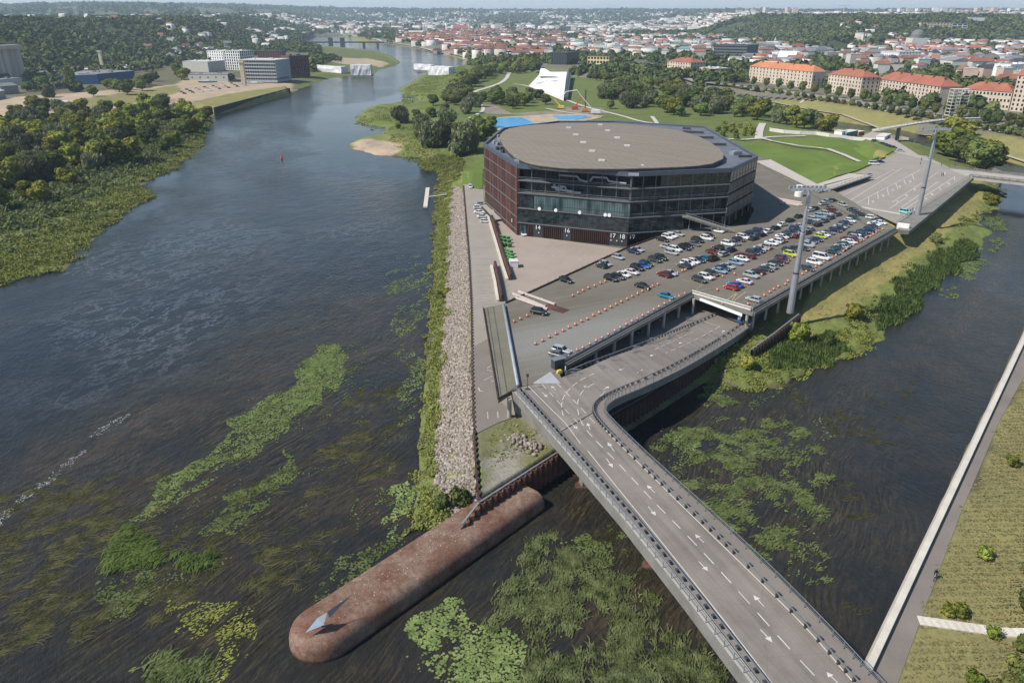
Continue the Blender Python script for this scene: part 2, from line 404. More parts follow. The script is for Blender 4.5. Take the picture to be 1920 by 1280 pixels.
# colours of what grows or lies on the ground
MEAD, LAWN, DRY, SAND, SOIL = (.11, .13, .045), (.115, .145, .042), (.20, .19, .075), (.36, .29, .205), (.19, .16, .125)
FLOOR, TOWN, WETG, PAVE = (.05, .065, .028), (.15, .145, .11), (.14, .17, .05), (.33, .31, .27)
ZONES = [
 (left, None, WETG, 3), (city, None, TOWN, 2), (isl, None, WETG, 3), (park, None, LAWN, 10),
 ([(-700,230),(-100,190),(0,200),(130,190),(330,165),(345,152),(560,160),(600,140),(596,120),(560,95),(520,80),(380,90),(150,130),(-700,170)], 6, (.12, .115, .07), 6), (lhill, None, FLOOR, 8), (rhill, None, FLOOR, 8), (rhill2, None, FLOOR, 8), (bump1, None, FLOOR, 8),
 ([(0,300),(0,440),(60,430),(160,380),(240,330),(330,270),(380,235),(395,205),(300,190),(160,205),(0,260),(-300,300),(-300,500)], 3, FLOOR, 5),
 ([(-400,230),(0,186),(150,176),(330,160),(345,150),(548,152),(548,176),(440,196),(380,206),(330,190),(250,200),(170,215),(80,214),(0,250),(-400,300)], 6, SAND, 3),
 ([(150,188),(330,162),(345,170),(280,190),(200,200),(150,205)], 6, DRY, 3),
 ([(330,198),(430,176),(560,158),(548,178),(400,212),(370,205)], 6, DRY, 1.5),
 ([(600,150),(720,128),(745,118),(700,97),(600,88),(570,100),(560,165)], 2, MEAD, 3),
 ([(610,112),(690,110),(730,118),(715,124),(650,122),(600,118)], 3, SAND, 2),
 ([(640,62),(700,74),(760,82),(830,92),(890,110),(900,120),(870,108),(800,95),(720,84),(650,72)], 8, DRY, 1),
 ([(655,266),(690,262),(730,268),(765,275),(755,284),(715,290),(680,285)], 1.5, SAND, 3),
 ([(760,258),(800,270),(820,300),(790,290),(700,250)], 2, DRY, 5),
 ([(1296,157),(1400,171),(1513,186),(1620,203),(1727,222),(1720,236),(1640,231),(1507,202),(1400,182),(1296,164)], 8, DRY, 2),
 (emb, None, (.235, .215, .08), 2),
 ([(1480,620),(1560,600),(1610,580),(1660,545),(1745,475),(1795,428),(1838,393),(1870,380),(1900,440),(1700,620),(1500,700)], 1, WETG, 3),
 ([(1680,256),(1760,280),(1850,316),(1860,345),(1830,330),(1740,290)], 3, MEAD, 2),
 ([(1600,238),(1760,252),(1920,300),(2100,360),(2100,330),(1920,262),(1760,235),(1680,228)], 8, DRY, 2),
 (urban2, None, (.12, .115, .095), 1),
 ([(892,812),(960,780),(1060,848),(900,945)], 4.6, (.145, .15, .07), 2),
 ([(895,860),(960,830),(1000,850),(905,940)], 4.6, (.25, .235, .20), 3),
 ([(975,790),(1010,800),(1050,845),(1010,830)], 4.6, (.23, .215, .18), 2),
 (urban, None, None, 0),
 (prom2, None, (.195, .185, .08), 1),
]
def zone_cols(x, y):
    c = np.zeros((len(x), 4)); c[:, 3] = 1; c[:, :3] = (.10, .09, .06)
    jx = (vnoise(x, y, 6, 11) - .5) * 5; jy = (vnoise(x, y, 6, 12) - .5) * 5
    for poly, z, col, fe in ZONES:
        if col is None: continue
        if z is not None: poly = pxpoly(poly, z)
        a = np.array(poly); k = (x > a[:, 0].min() - fe) & (x < a[:, 0].max() + fe) & (y > a[:, 1].min() - fe) & (y < a[:, 1].max() + fe)
        if not k.any(): continue
        d = sdist(poly, x[k] + jx[k], y[k] + jy[k]); t = np.clip(d / fe + .5, 0, 1)[:, None]
        c[k, :3] = c[k, :3] * (1 - t) + np.array(col) * t
    f = np.clip((y - 2500) / 2000, 0, 1)[:, None] * .8      # far country: woods and fields
    wood = np.array((.10, .12, .06))
    c[:, :3] = c[:, :3] * (1 - f) + wood * f
    return c
def polar_grid(ny1, ny2, nx, y0, y1, y2, amax):
    ys = np.concatenate([np.geomspace(y0, y1, ny1, endpoint=False), np.geomspace(y1, y2, ny2)])
    t = np.linspace(-1, 1, nx); a = np.sign(t) * (np.abs(t) * .86 + np.maximum(0, np.abs(t) - .8) * (amax - .86) / .2)
    X = ys[:, None] * a[None, :]; Y = np.repeat(ys[:, None], nx, 1)
    i = np.arange((len(ys) - 1) * nx).reshape(len(ys) - 1, nx)[:, :-1].ravel()
    return X.ravel(), Y.ravel(), np.stack([i, i + 1, i + nx + 1, i + nx], 1)
gxx, gyy, F = polar_grid(640, 170, 640, 50, 1500, 15000, 1.25)
Hh = height_raw(gxx, gyy)
lump = (vnoise(gxx, gyy, 2.2, 20) - .5) * .5 + (vnoise(gxx, gyy, .9, 21) - .5) * .3
wild = ((Hh > .15) & (Hh < 3.0) & (gyy < 600)).astype(float)
Hh = Hh + lump * wild
k = (Hh[F] > -2.9).any(1); F = F[k]
m, nt, n, bs = new_mat('ground_cover'); bs.inputs['Roughness'].default_value = .95; bs.inputs['Specular IOR Level'].default_value = .15
at = n.new('ShaderNodeAttribute'); at.attribute_name = 'col'; p = pos(nt)
f1 = noise(nt, p, .07, 4, .6); f2 = noise(nt, p, .9, 4, .7)
f = math_(nt, 'ADD', math_(nt, 'MULTIPLY', f1, .45), math_(nt, 'MULTIPLY', f2, .55))
c = mixc(nt, 1, at.outputs['Color'], ramp(nt, f, [(.32, (.62, .62, .7)), (.5, (1, 1, 1)), (.68, (1.35, 1.25, 1.1))]), 'MULTIPLY')
nt.links.new(c, bs.inputs['Base Color']); bump(nt, bs, noise(nt, p, 2.0, 4, .7), .6, .4)
M['ground'] = m
ground = np_obj('ground', np.stack([gxx, gyy, Hh], 1), F, m, smooth=True, cols=zone_cols(gxx, gyy)); ground['kind'] = 'structure'

# ------------------------------------------------------------------ water
wx, wy, WF = polar_grid(260, 40, 330, 45, 1500, 4200, 1.25)
def mask(x, y, polys, fe):
    r = np.zeros(len(x))
    jx = (vnoise(x, y, 7, 31) - .5) * 8; jy = (vnoise(x, y, 7, 32) - .5) * 8
    for q in polys: r = np.maximum(r, np.clip(sdist(pxpoly(q), x + jx, y + jy) / fe + .5, 0, 1))
    return r
weed = mask(wx, wy, [[(-300,1000),(0,880),(200,770),(380,690),(430,620),(560,560),(640,520),(730,560),(800,600),(800,800),(780,980),(560,1150),(520,1300),(-300,1300)],
                     [(560,1290),(640,1240),(1020,960),(1080,880),(1200,960),(1500,1300)],
                     [(1180,860),(1240,790),(1340,730),(1500,722),(1600,720),(1640,800),(1640,900),(1560,1150),(1500,1130),(1300,960)]], 16)
brown = mask(wx, wy, [[(420,740),(520,690),(650,640),(740,650),(640,720),(520,760)], [(640,560),(700,555),(800,620),(800,700),(700,640)], [(0,860),(160,800),(330,730),(420,760),(250,900),(0,1050)],
                      [(1340,880),(1480,900),(1440,960),(1350,950)], [(1080,1000),(1200,1000),(1350,1200),(1250,1290),(1100,1290)], [(1600,960),(1680,980),(1660,1060),(1590,1010)],
                      [(1880,480),(1900,560),(1800,640),(1700,700),(1720,620)], [(600,900),(760,860),(780,960),(620,1060),(500,1000)]], 14)
murk = mask(wx, wy, [[(1150,860),(1240,780),(1340,720),(1500,715),(1640,640),(1900,480),(1980,560),(1660,1290),(1300,1290),(560,1300),(640,1240),(1020,960),(1080,880)],
                     [(-300,960),(0,850),(240,740),(420,640),(640,560),(800,540),(800,900),(760,1000),(560,1150),(520,1300),(-300,1300)]], 30)
brown = np.maximum(brown, murk * (.30 + .35 * vnoise(wx, wy, 16, 77)))
calm = mask(wx, wy, [[(870,150),(770,168),(700,190),(600,200),(565,235),(590,280),(640,300),(780,330),(830,330),(800,290),(700,240),(760,190)],
                     [(650,270),(560,300),(600,330),(800,340),(830,310)],
                     [(1300,180),(1560,240),(1700,262),(1920,330),(1920,300)], [(1850,340),(1960,340),(1960,430),(1850,400)],
                     [(200,440),(300,390),(290,370),(240,395)], [(290,330),(345,318),(330,350),(280,350)]], 14)
wc = np.stack([weed, brown, calm, np.ones(len(wx))], 1)
m, nt, n, bs = new_mat('river_water')
p = pos(nt); at = n.new('ShaderNodeAttribute'); at.attribute_name = 'col'
sep = n.new('ShaderNodeSeparateColor'); nt.links.new(at.outputs['Color'], sep.inputs[0])
warp = n.new('ShaderNodeTexNoise'); warp.inputs['Scale'].default_value = .025; warp.inputs['Detail'].default_value = 2
nt.links.new(p, warp.inputs['Vector'])
wv = n.new('ShaderNodeVectorMath'); wv.operation = 'MULTIPLY_ADD'
nt.links.new(warp.outputs['Color'], wv.inputs[0]); wv.inputs[1].default_value = (13, 13, 0); nt.links.new(p, wv.inputs[2])
flow = mapping(nt, wv.outputs[0], (0, 0, R(-58)), (.35, 3.4, 1))       # streamers combed along the current
s1 = noise(nt, flow, .55, 6, .68); s2 = noise(nt, flow, 2.2, 4, .6); big = noise(nt, p, .045, 3, .6)
st = math_(nt, 'ADD', math_(nt, 'MULTIPLY', s1, .75), math_(nt, 'MULTIPLY', s2, .25))
weedcol = ramp(nt, st, [(.40, (.008, .008, .006)), (.53, (.026, .023, .013)), (.68, (.105, .092, .045))])
browncol = ramp(nt, st, [(.38, (.016, .013, .009)), (.68, (.088, .066, .042))])
deep = ramp(nt, big, [(.35, (.012, .015, .017)), (.65, (.020, .021, .021))])
wm = math_(nt, 'MULTIPLY', sep.outputs[0], ramp(nt, math_(nt, 'ADD', math_(nt, 'MULTIPLY', big, .5), math_(nt, 'MULTIPLY', noise(nt, mapping(nt, wv.outputs[0], (0, 0, R(-58)), (.45, 1, 1)), .14, 5, .7), .5)), [(.42, .08), (.56, 1)]))
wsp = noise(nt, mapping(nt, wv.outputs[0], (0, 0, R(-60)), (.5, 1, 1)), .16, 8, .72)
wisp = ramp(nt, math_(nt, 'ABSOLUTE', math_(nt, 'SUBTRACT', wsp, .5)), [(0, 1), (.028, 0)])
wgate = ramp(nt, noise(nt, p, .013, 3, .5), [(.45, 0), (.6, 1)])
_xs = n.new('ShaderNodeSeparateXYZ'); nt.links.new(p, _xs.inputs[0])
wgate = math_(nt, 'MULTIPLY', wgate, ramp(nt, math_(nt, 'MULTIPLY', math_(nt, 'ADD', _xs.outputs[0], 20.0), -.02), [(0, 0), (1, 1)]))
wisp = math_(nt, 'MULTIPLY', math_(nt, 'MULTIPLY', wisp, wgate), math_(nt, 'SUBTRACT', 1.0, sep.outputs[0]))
deep = mixc(nt, math_(nt, 'MULTIPLY', wisp, .38), deep, (.20, .23, .26))  # ripple highlights painted as pale wisps into the water colour
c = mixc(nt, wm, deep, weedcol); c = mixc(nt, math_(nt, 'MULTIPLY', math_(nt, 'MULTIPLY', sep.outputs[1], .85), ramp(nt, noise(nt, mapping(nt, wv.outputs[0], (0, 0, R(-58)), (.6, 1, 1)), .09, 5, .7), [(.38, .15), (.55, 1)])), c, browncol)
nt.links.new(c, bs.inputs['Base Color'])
bs.inputs['Roughness'].default_value = .06; bs.inputs['IOR'].default_value = 1.33; bs.inputs['Specular IOR Level'].default_value = .33
r1 = noise(nt, mapping(nt, p, (0, 0, R(-25)), (1, .45, 1)), 1.1, 5, .62)
r2 = noise(nt, mapping(nt, p, (0, 0, R(20)), (1, .6, 1)), .16, 3, .5)
hh = math_(nt, 'ADD', math_(nt, 'MULTIPLY', r1, .8), math_(nt, 'MULTIPLY', r2, 1.2))
gust = ramp(nt, noise(nt, mapping(nt, p, (0, 0, R(-20)), (1, .35, 1)), .02, 5, .65), [(.40, .45), (.62, 1)])
stg = math_(nt, 'MULTIPLY', gust, ramp(nt, sep.outputs[2], [(0, .8), (1, .10)]))
b = n.new('ShaderNodeBump'); b.inputs['Distance'].default_value = .55
nt.links.new(stg, b.inputs['Strength']); nt.links.new(hh, b.inputs['Height']); nt.links.new(b.outputs[0], bs.inputs['Normal'])
M['water'] = m
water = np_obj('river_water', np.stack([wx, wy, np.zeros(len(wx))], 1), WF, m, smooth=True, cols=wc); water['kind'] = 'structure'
# ------------------------------------------------------------------ roads and paved sheets
def sm(t): t = min(1, max(0, t)); return t * t * (3 - 2 * t)
def zroad(x, y):
    s = (x - 18) * .68 + (y - 134) * .73
    return 10 - 5 * sm((s - 6) / 52)
def RD(u, v): return PF(u, v, zroad, 9)
def struct_sheet(name, px, z, m, off=0, step=8, thick=0): return sheet(name, pxpoly(px, z), z, m, step, thick, None, off)
struct_sheet('service_road', [(868,346),(906,346),(908,395),(950,470),(985,560),(985,700),(965,782),(936,792),(896,812),(889,800),(886,700),(884,560),(880,480)], 5, M['asphalt_pale'], .06)
struct_sheet('service_yard', [(906,346),(925,380),(972,440),(1172,467),(1160,500),(985,575),(965,560),(935,480),(915,420)], 5, mat('yard_concrete', (.29, .245, .21), .9, .10, .1, 2.5), .09)
struct_sheet('road_patch', [(884,652),(918,634),(932,745),(965,782),(936,792),(896,812),(889,800)], 5, M['asphalt'], .12)
lm = MB()
sheet('lower_parking_floor', pxpoly([(1010,720),(1100,700),(1400,606),(1470,560),(1380,520),(1100,600)], 5), 5.0, M['asphalt'], 8, 0, None, .03)
# road markings of the service road and yard
mk = MB()
for i in range(14): strip(mk, [P(889 + i * .35, 423 + i * 10.5, 5.13), P(921 + i * 1.9, 421 + i * 10.5, 5.13)], .16, 0)
for i in range(14): strip(mk, [P(896 + i * .1, 511 + i * 4.9, 5.13), P(927 + i * .75, 509 + i * 4.9, 5.13)], .16, 0)
for a, b in [((903,585),(915,583)), ((903,600),(918,598)), ((903,616),(920,613)), ((913,690),(923,684)), ((913,693),(926,697)), ((908,713),(923,704)), ((922,715),(928,712)), ((914,772),(915,784)), ((933,771),(934,783))]:
    strip(mk, [P(*a, 5.16), P(*b, 5.16)], .22, 0)
strip(mk, [P(897,727,5.16), P(900,733,5.16), P(906,733,5.16)], .35, 0)
for i in range(7): strip(mk, [P(1112 - i * 17, 466 - i * 2, 5.13), P(1085 - i * 17, 488 - i * 2, 5.13)], .15, 0)
for dv in (0, 5, 10): strip(mk, [P(985, 448 + dv, 5.13), P(1155, 469 + dv * .6, 5.13)], .12, 0)
for i in range(6): strip(mk, [P(941 + i * 2, 520 + i * 9, 5.13), P(955 + i * 4, 505 + i * 9, 5.13)], .15, 0)
o = mk.build('road_markings', M['worn_paint']); o['kind'] = 'structure'

# ------------------------------------------------------------------ sheet pile walls
def sheetpile(name, tops, z0, label, m, parent=None, per=1.5, dep=.45, cap=True):
    pts = densify([Vector(p) for p in tops], per / 4, False); n = len(pts)
    mb = MB(); prof = [0, 0, 1, 1]; vs = []
    for i, p in enumerate(pts):
        a = pts[max(i - 1, 0)]; b = pts[min(i + 1, n - 1)]; t = (b - a); t.z = 0; t.normalize(); r = Vector((t.y, -t.x, 0))
        q = p + r * (dep * prof[i % 4])
        zz = z0(p.x, p.y) if callable(z0) else z0
        vs += [(q.x, q.y, zz), (q.x, q.y, q.z), (q.x - r.x * .3, q.y - r.y * .3, q.z), (q.x - r.x * .3, q.y - r.y * .3, zz)]
    fs = []
    for i in range(n - 1):
        a = i * 4; b = a + 4
        fs += [(a, b, b + 1, a + 1), (a + 1, b + 1, b + 2, a + 2), (a + 2, b + 2, b + 3, a + 3)]
    mb.add(vs, fs)
    o = mb.build(name, m, parent)
    if label: tag(o, label, 'retaining wall')
    if cap:
        cb = MB()
        for a, b in zip(tops, tops[1:]):
            a = Vector(a); b = Vector(b); t = b - a; t.z = 0; t.normalize(); r = Vector((t.y, -t.x, 0)) * -.35
            cb.bar(a + r + Vector((0, 0, .12)), b + r + Vector((0, 0, .12)), .35, .14)
            k = int((b - a).length / 3)
            for j in range(k + 1):
                q = a.lerp(b, j / max(k, 1)) + r; cb.bar(q, q + Vector((0, 0, .55)), .05, .05)
        cb.build('handrail', M['rail_steel'], o)
    return o
wtop = [P(850,1003,1.2), P(869,985,3.6), P(901,944,4.8), P(1052,847,4.8), P(1143,782,4.8)]
sheetpile('sheet_pile_wall', [wtop[0], wtop[1]][::1] + wtop[2:], -1.5, 'rusty corrugated steel pile wall holding the gravel corner beside the rusty breakwater', M['rust'])
sheetpile('sheet_pile_wall', [P(1143,782,4.8), P(1210,745,4.8), P(1285,697,4.8), P(1345,655,4.8), P(1404,616,4.8)], -1.5, 'dark brown corrugated steel pile wall below the curved branch of the road', M['corten_dark'])
sheetpile('sheet_pile_wall', [P(1410,657,4.2), P(1455,625,5.4), P(1500,590,6.6)], 0.2, 'short brown steel pile wall standing in green bank plants by the lamp mast', M['corten_dark'])
rt = [P(869,347,5.25), P(880,480,5.25), P(884,560,5.25), P(886.5,700,5.25), P(889.5,800,5.25), P(894,880,5.1), P(900,944,4.9)]
sheetpile('sheet_pile_kerb', rt[::-1], 3.4, 'long toothed steel edge between the stone slope and the riverside road', M['corten_dark'], per=2.0, dep=.35, cap=False)

# ------------------------------------------------------------------ raised parking deck
deck_px = [(906,578),(948,568.5),(1000,545),(1172,466.5),(1232,443.5),(1260,440)]
deck_poly = pxpoly(deck_px, 10) + [(56, 262), (86, 268), (96, 292), (95, 345)] + pxpoly([(1392,278),(1440,300),(1571,361),(1683,430),(1413,584),(1300,551),(1046,689.5),(1031,712),(974,725),(934,750)], 10)
dk = empty('parking_deck', (60, 220, 10), 'wide raised grey parking deck in front of the dark arena', 'parking deck')
m, nt, n, bs = new_mat('worn_gravel_deck'); p = pos(nt)
bs.inputs['Roughness'].default_value = .95; bs.inputs['Specular IOR Level'].default_value = .2
tr = mapping(nt, p, (0, 0, R(-27)), (.07, 1, 1))
f1 = noise(nt, tr, .55, 5, .7); f2 = noise(nt, p, .05, 3, .5); f3 = noise(nt, p, 2.4, 5, .75)
base = ramp(nt, f2, [(.38, (.13, .116, .092)), (.62, (.165, .15, .125))])
ctr_ = n.new('ShaderNodeVectorMath'); ctr_.operation = 'DISTANCE'; nt.links.new(mapping(nt, p, (0, 0, R(-27)), (.38, 1, 1)), ctr_.inputs[0])
_g = P(1090,630,10); ctr_.inputs[1].default_value = tuple(Matrix.Diagonal((.38, 1, 1)) @ (Matrix.Rotation(R(-27), 3, 'Z') @ _g))
swath = ramp(nt, math_(nt, 'ADD', math_(nt, 'DIVIDE', ctr_.outputs['Value'], 40.0), math_(nt, 'MULTIPLY', noise(nt, tr, .5, 4, .7), .35)), [(.30, .8), (.62, 0)])
c = mixc(nt, ramp(nt, f1, [(.5, 0), (.66, .55)]), base, (.20, .19, .17)); c = mixc(nt, swath, c, (.21, .212, .20))
c = mixc(nt, 1, c, ramp(nt, f3, [(.3, .78), (.7, 1.15)]), 'MULTIPLY')
nt.links.new(c, bs.inputs['Base Color']); bump(nt, bs, f3, .4, .08); M['deck'] = m
sheet('deck_slab', deck_poly, 10.0, M['deck'], 9, .7, dk)
# walkway strips: left edge and far edge
def poly_part(name, px, z, m, parent, thick=.12, off=.02): return sheet(name, pxpoly(px, z), z, m, 12, thick, parent, off, None)
M['deck_strip'] = mat('brownish_concrete_strip', (.15, .14, .105), .95, .16, .2, 3.)
poly_part('concrete_strip', [(907,578),(942,570.5),(969,723),(935,748)], 10, M['deck_strip'], dk, .02, .05)
poly_part('concrete_strip', [(1438,303),(1571,362),(1681,430.5),(1652,437),(1560,388),(1420,312)], 10, M['deck_strip'], dk, .02, .05)
dr = MB()
for a, b in [((925,574),(951,736)), ((914,577),(940,744))]: strip(dr, [P(*a, 10.07), P(*b, 10.07)], .16, 0)
dr.build('drain_slot', M['steel_dark'], dk)
def rail_fence(parent, pts, h, name='railing', m=None, spacing=3., w=.07, rails=(1, .55), kick=None):
    mb = MB(); d = [Vector(p) for p in pts]
    for a, b in zip(d, d[1:]):
        for r in rails: mb.bar(a + Vector((0, 0, h * r)), b + Vector((0, 0, h * r)), w, w)
        k = max(1, int((b - a).length / spacing))
        for j in range(k + (b is d[-1])): q = a.lerp(b, j / k); mb.bar(q, q + Vector((0, 0, h)), w, w)
        if kick: mb.bar(a + Vector((0, 0, kick / 2)), b + Vector((0, 0, kick / 2)), .25, kick)
    return mb.build(name, m or M['rail_steel'], parent)
e1 = [P(1046,689.5,10), P(1300,551,10)]; e2 = [P(1300,551,10), P(1413,584,10)]; e3 = [P(1413,584,10), P(1683,430,10)]
e4 = [P(1683,430,10), P(1571,361,10), P(1440,300,10)]
inn = lambda pts, dx, dy: [p + Vector((dx, dy, 0)) for p in pts]
rail_fence(dk, inn(e1, -.4, .6), 1.0, 'railing', M['rail_steel'], 2.5, .12, (1, .5), .35)
rail_fence(dk, inn(e2, -.3, .5), .9, 'railing', M['offwhite'], 2.5, .22, (1,), .4)
rail_fence(dk, inn(e3, -.7, .3), 1.0, 'railing', M['rail_steel'], 2.5, .12, (1, .5), .35)
rail_fence(dk, inn([P(1425,311,10), P(1560,387,10), P(1650,437,10)], 0, 0), 1.0, 'railing', M['rail_steel'], 4)
rail_fence(dk, [P(948,569,10), P(1000,546,10), P(1170,468,10), P(1232,445,10)], .9, 'edge_fence', M['corten'], 3.5, .1, (.3,), .5)
rail_fence(dk, [P(906,579,10), P(934,749,10), P(966,732,10)], .9, 'edge_fence', M['corten_dark'], 4.5, .08, (.35,), .4)
fb = MB()
for a, b in (e1, e2, e3): fb.bar(a + Vector((0, 0, -.75)), b + Vector((0, 0, -.75)), .7, .9)
fb.build('edge_beam', M['concrete_dark'], dk)
pp = MB(); pp.tube([P(944,571,10.6), P(971,722,10.6)], .38, 12); 
pp.build('steel_pipe', mat('dull_pipe', (.27, .30, .34), .6, .15, metal=.2), dk, True)
def column(p, z0, z1, r=.38, m=None, parent=dk):
    mb = MB(); mb.tube([(p.x, p.y, z0), (p.x, p.y, z1)], r, 12); return mb.build('column', m or M['concrete'], parent, False)
for u, v in [(1402,588),(1301,563),(1274,571),(1246,589),(1217,604),(1185.5,622),(1152.7,638),(1117.7,657)]:
    p = P(u, v - 3, 9.3); column(p, min(4.9, zroad(p.x, p.y) - .5), 9.3)
for i in range(15):
    p = e3[0].lerp(e3[1], (i + .4) / 15) + Vector((-.9, .5, 0)); column(p, 4.5, 9.3, .34)
for i in range(9):
    for j in range(3):
        p = e1[0].lerp(e1[1], (i + .5) / 9) + Vector((-3.5 - j * 6, 5 + j * 8, 0)); column(p, 4.9, 9.3, .34)
column(P(955,747,9.3), 4.5, 9.3, .45); column(P(925,640,9.3), 4.5, 9.3, .4); column(P(918,600,9.3), 4.5, 9.3, .4)
wl = MB(); a = P(967,741,9.3); b = P(1000,765,9.3); wl.bar((a.x, a.y + .5, 6.9), (b.x + 2, b.y + .5, 6.9), .5, 4.8)
wl.bar((a.x, a.y + .5, 6.9), (a.x + 2, a.y + 14, 6.9), .5, 4.8)
wl.build('abutment_wall', M['concrete_dark'], dk)
sb = MB()   # white sign beam over the lower entrance
a, b = e2; sb.bar(a + Vector((.4, -.45, -.8)), b + Vector((-3, -.45, -.8)), .12, .8); sb.build('height_beam', M['white'], dk)
# painted rows and hatched yellow box on the deck
mk = MB()
for px in ([(1373,563),(1383,547),(1398,547),(1367,571)], [(1352,570),(1383,548)], [(1374,546),(1386,549)]):
    strip(mk, [P(u, v, 10) for u, v in px], .15, .03)
strip(mk, [P(1278,525,10), P(1312,530,10)], .12, .03); strip(mk, [P(1305,542,10), P(1318,533,10)], .12, .03)
mk.build('painted_lines', M['yellow_paint'], dk)
ct = MB(); pa = P(1015,575,10); ct.bar(P(1022,572,10.02), P(1062,584,10.02), 3.2, .05); ct.build('rusty_floor_plate', M['corten'], dk)
# pink-white barrier ramps
def beams(name, lines, label, cat, m, z=10, h=.5):
    a = P(*lines[0][0], z); o = empty(name, (a.x, a.y, z), label, cat)
    for p, q in lines:
        mb = MB(); mb.bar(P(*p, z + h), P(*q, z + h), .35, .5)
        for t in (0, .33, .66, 1): c_ = P(*p, z).lerp(P(*q, z), t); mb.bar(c_, c_ + Vector((0, 0, h)), .25, .25)
        mb.build('beam', m, o)
    return o
M['pinkwhite'] = mat('pale_pink_concrete', (.52, .45, .42), .8, .1)
beams('ramp_barrier', [((961,550),(1022,575)), ((972,546),(1040,570)), ((965,557),(1026,579))], 'pale pinkish parallel ramp beams at the near left corner of the deck', 'ramp', M['pinkwhite'])
beams('ramp_barrier', [((1460,372),(1503,380)), ((1461,375),(1505,384)), ((1463,379),(1498,385))], 'pale pinkish parallel beams on the deck beside the arena shadow', 'ramp', M['pinkwhite'])
o = MB(); a = P(1497,368,10)
o.tube([(a.x, a.y, 10), (a.x, a.y, 12.2), (a.x, a.y, 12.4), (a.x, a.y, 14.6)], [1.7, 1.7, 1.5, 1.5], 20)
tag(o.build('vent_drum', M['white'], None, False), 'fat white round ventilation drum on the deck by the far lamp mast top', 'vent')

# ------------------------------------------------------------------ road bridge with its branch
br = empty('road_bridge', (20, 110, 10), 'long grey concrete road bridge crossing the canal to the deck', 'bridge')
right_px = [(1800,1432),(1716,1350),(1634,1275),(1580,1215),(1470,1100),(1360,994),(1230,876),(1178,826),(1150,798),(1137,783),(1132,771),(1136,761),(1150,751),(1176,739),(1214,724),(1284,690),(1347,652),(1385,628),(1412,607)]
left_px = [(963,736),(1052,838),(1172,978),(1290,1128),(1412,1290),(1520,1440)]
right_l = smooth_line([RD(*q) for q in right_px], 2); left_l = [RD(*q) for q in left_px]
inner = [RD(*q) for q in [(1408,588),(1340,592),(1300,611),(1200,651),(1100,690),(1052,708)]]
rp = [(p.x, p.y) for p in left_l + right_l + inner] + pxpoly([(1046,692),(1030,713),(974,726)], 10)
m, nt, n, bs = new_mat('road_asphalt'); p = pos(nt); bs.inputs['Roughness'].default_value = .9; bs.inputs['Specular IOR Level'].default_value = .3
al = mapping(nt, p, (0, 0, R(69.5)), (.035, 1, 1)); w1 = noise(nt, al, .9, 4, .6); w2 = noise(nt, p, .12, 4, .7); w3 = noise(nt, p, 7, 3, .8)
c = ramp(nt, math_(nt, 'ADD', math_(nt, 'MULTIPLY', w1, .5), math_(nt, 'MULTIPLY', w2, .5)), [(.38, (.148, .131, .116)), (.5, (.19, .169, .150)), (.62, (.225, .202, .180))])
vr = n.new('ShaderNodeTexVoronoi'); vr.feature = 'DISTANCE_TO_EDGE'; vr.inputs['Scale'].default_value = .11; nt.links.new(p, vr.inputs['Vector'])
c = mixc(nt, 1, c, ramp(nt, vr.outputs['Distance'], [(0, .72), (.004, 1)]), 'MULTIPLY')
c = mixc(nt, 1, c, ramp(nt, w3, [(.3, .88), (.7, 1.1)]), 'MULTIPLY'); nt.links.new(c, bs.inputs['Base Color']); M['road'] = m
sheet('road_slab', rp, lambda x, y: zroad(x, y), M['road'], 5, .9, br, .02)
def poly_strip(name, line, w0, w1, z0, z1, m, parent, side=1):
    """a solid strip between offsets w0..w1 to one side of a line, z0..z1 above it"""
    mb = MB(); vs = []; n = len(line)
    for i, p in enumerate(line):
        t = line[min(i + 1, n - 1)] - line[max(i - 1, 0)]; t.z = 0; t.normalize(); r = Vector((t.y, -t.x, 0)) * side
        for ww, zz in ((w0, z0), (w1, z0), (w1, z1), (w0, z1)): vs.append(p + r * ww + Vector((0, 0, zz)))
    fs = []
    for i in range(n - 1):
        a = i * 4; b = a + 4
        for k in range(4): fs.append((a + k, a + (k + 1) % 4, b + (k + 1) % 4, b + k))
    fs += [(0, 1, 2, 3), tuple(range((n - 1) * 4, n * 4))[::-1]]
    mb.add(vs, fs); return mb.build(name, m, parent)
poly_strip('footway', right_l, -.1, 1.9, -.1, .24, M['asphalt'], br, -1)
poly_strip('edge_fascia', right_l, -.35, -.1, -1.3, .34, M['concrete_dark'], br, -1)
poly_strip('footway', left_l, -.1, 1.3, -.1, .24, M['concrete'], br, -1)
poly_strip('edge_fascia', left_l, -.35, -.1, -1.3, .34, M['concrete_dark'], br, -1)
for k_, ln in (('r', right_l), ('l', left_l)):
    mb = MB(); d = densify(ln, 2.0, False)
    off = -.05
    q = []
    for i, p in enumerate(d):
        t = d[min(i + 1, len(d) - 1)] - d[max(i - 1, 0)]; t.z = 0; t.normalize(); r = Vector((t.y, -t.x, 0)) * -.1
        q.append(p + r + Vector((0, 0, .24)))
    for i, p in enumerate(q): mb.bar(p, p + Vector((0, 0, 1.15)), .09, .09)
    for h in (1.15, .8, .45): 
        for a, b in zip(q, q[1:]): mb.bar(a + Vector((0, 0, h)), b + Vector((0, 0, h)), .09 if h > 1 else .04, .09 if h > 1 else .04)
    mb.build('railing', M['rail_steel'], br)
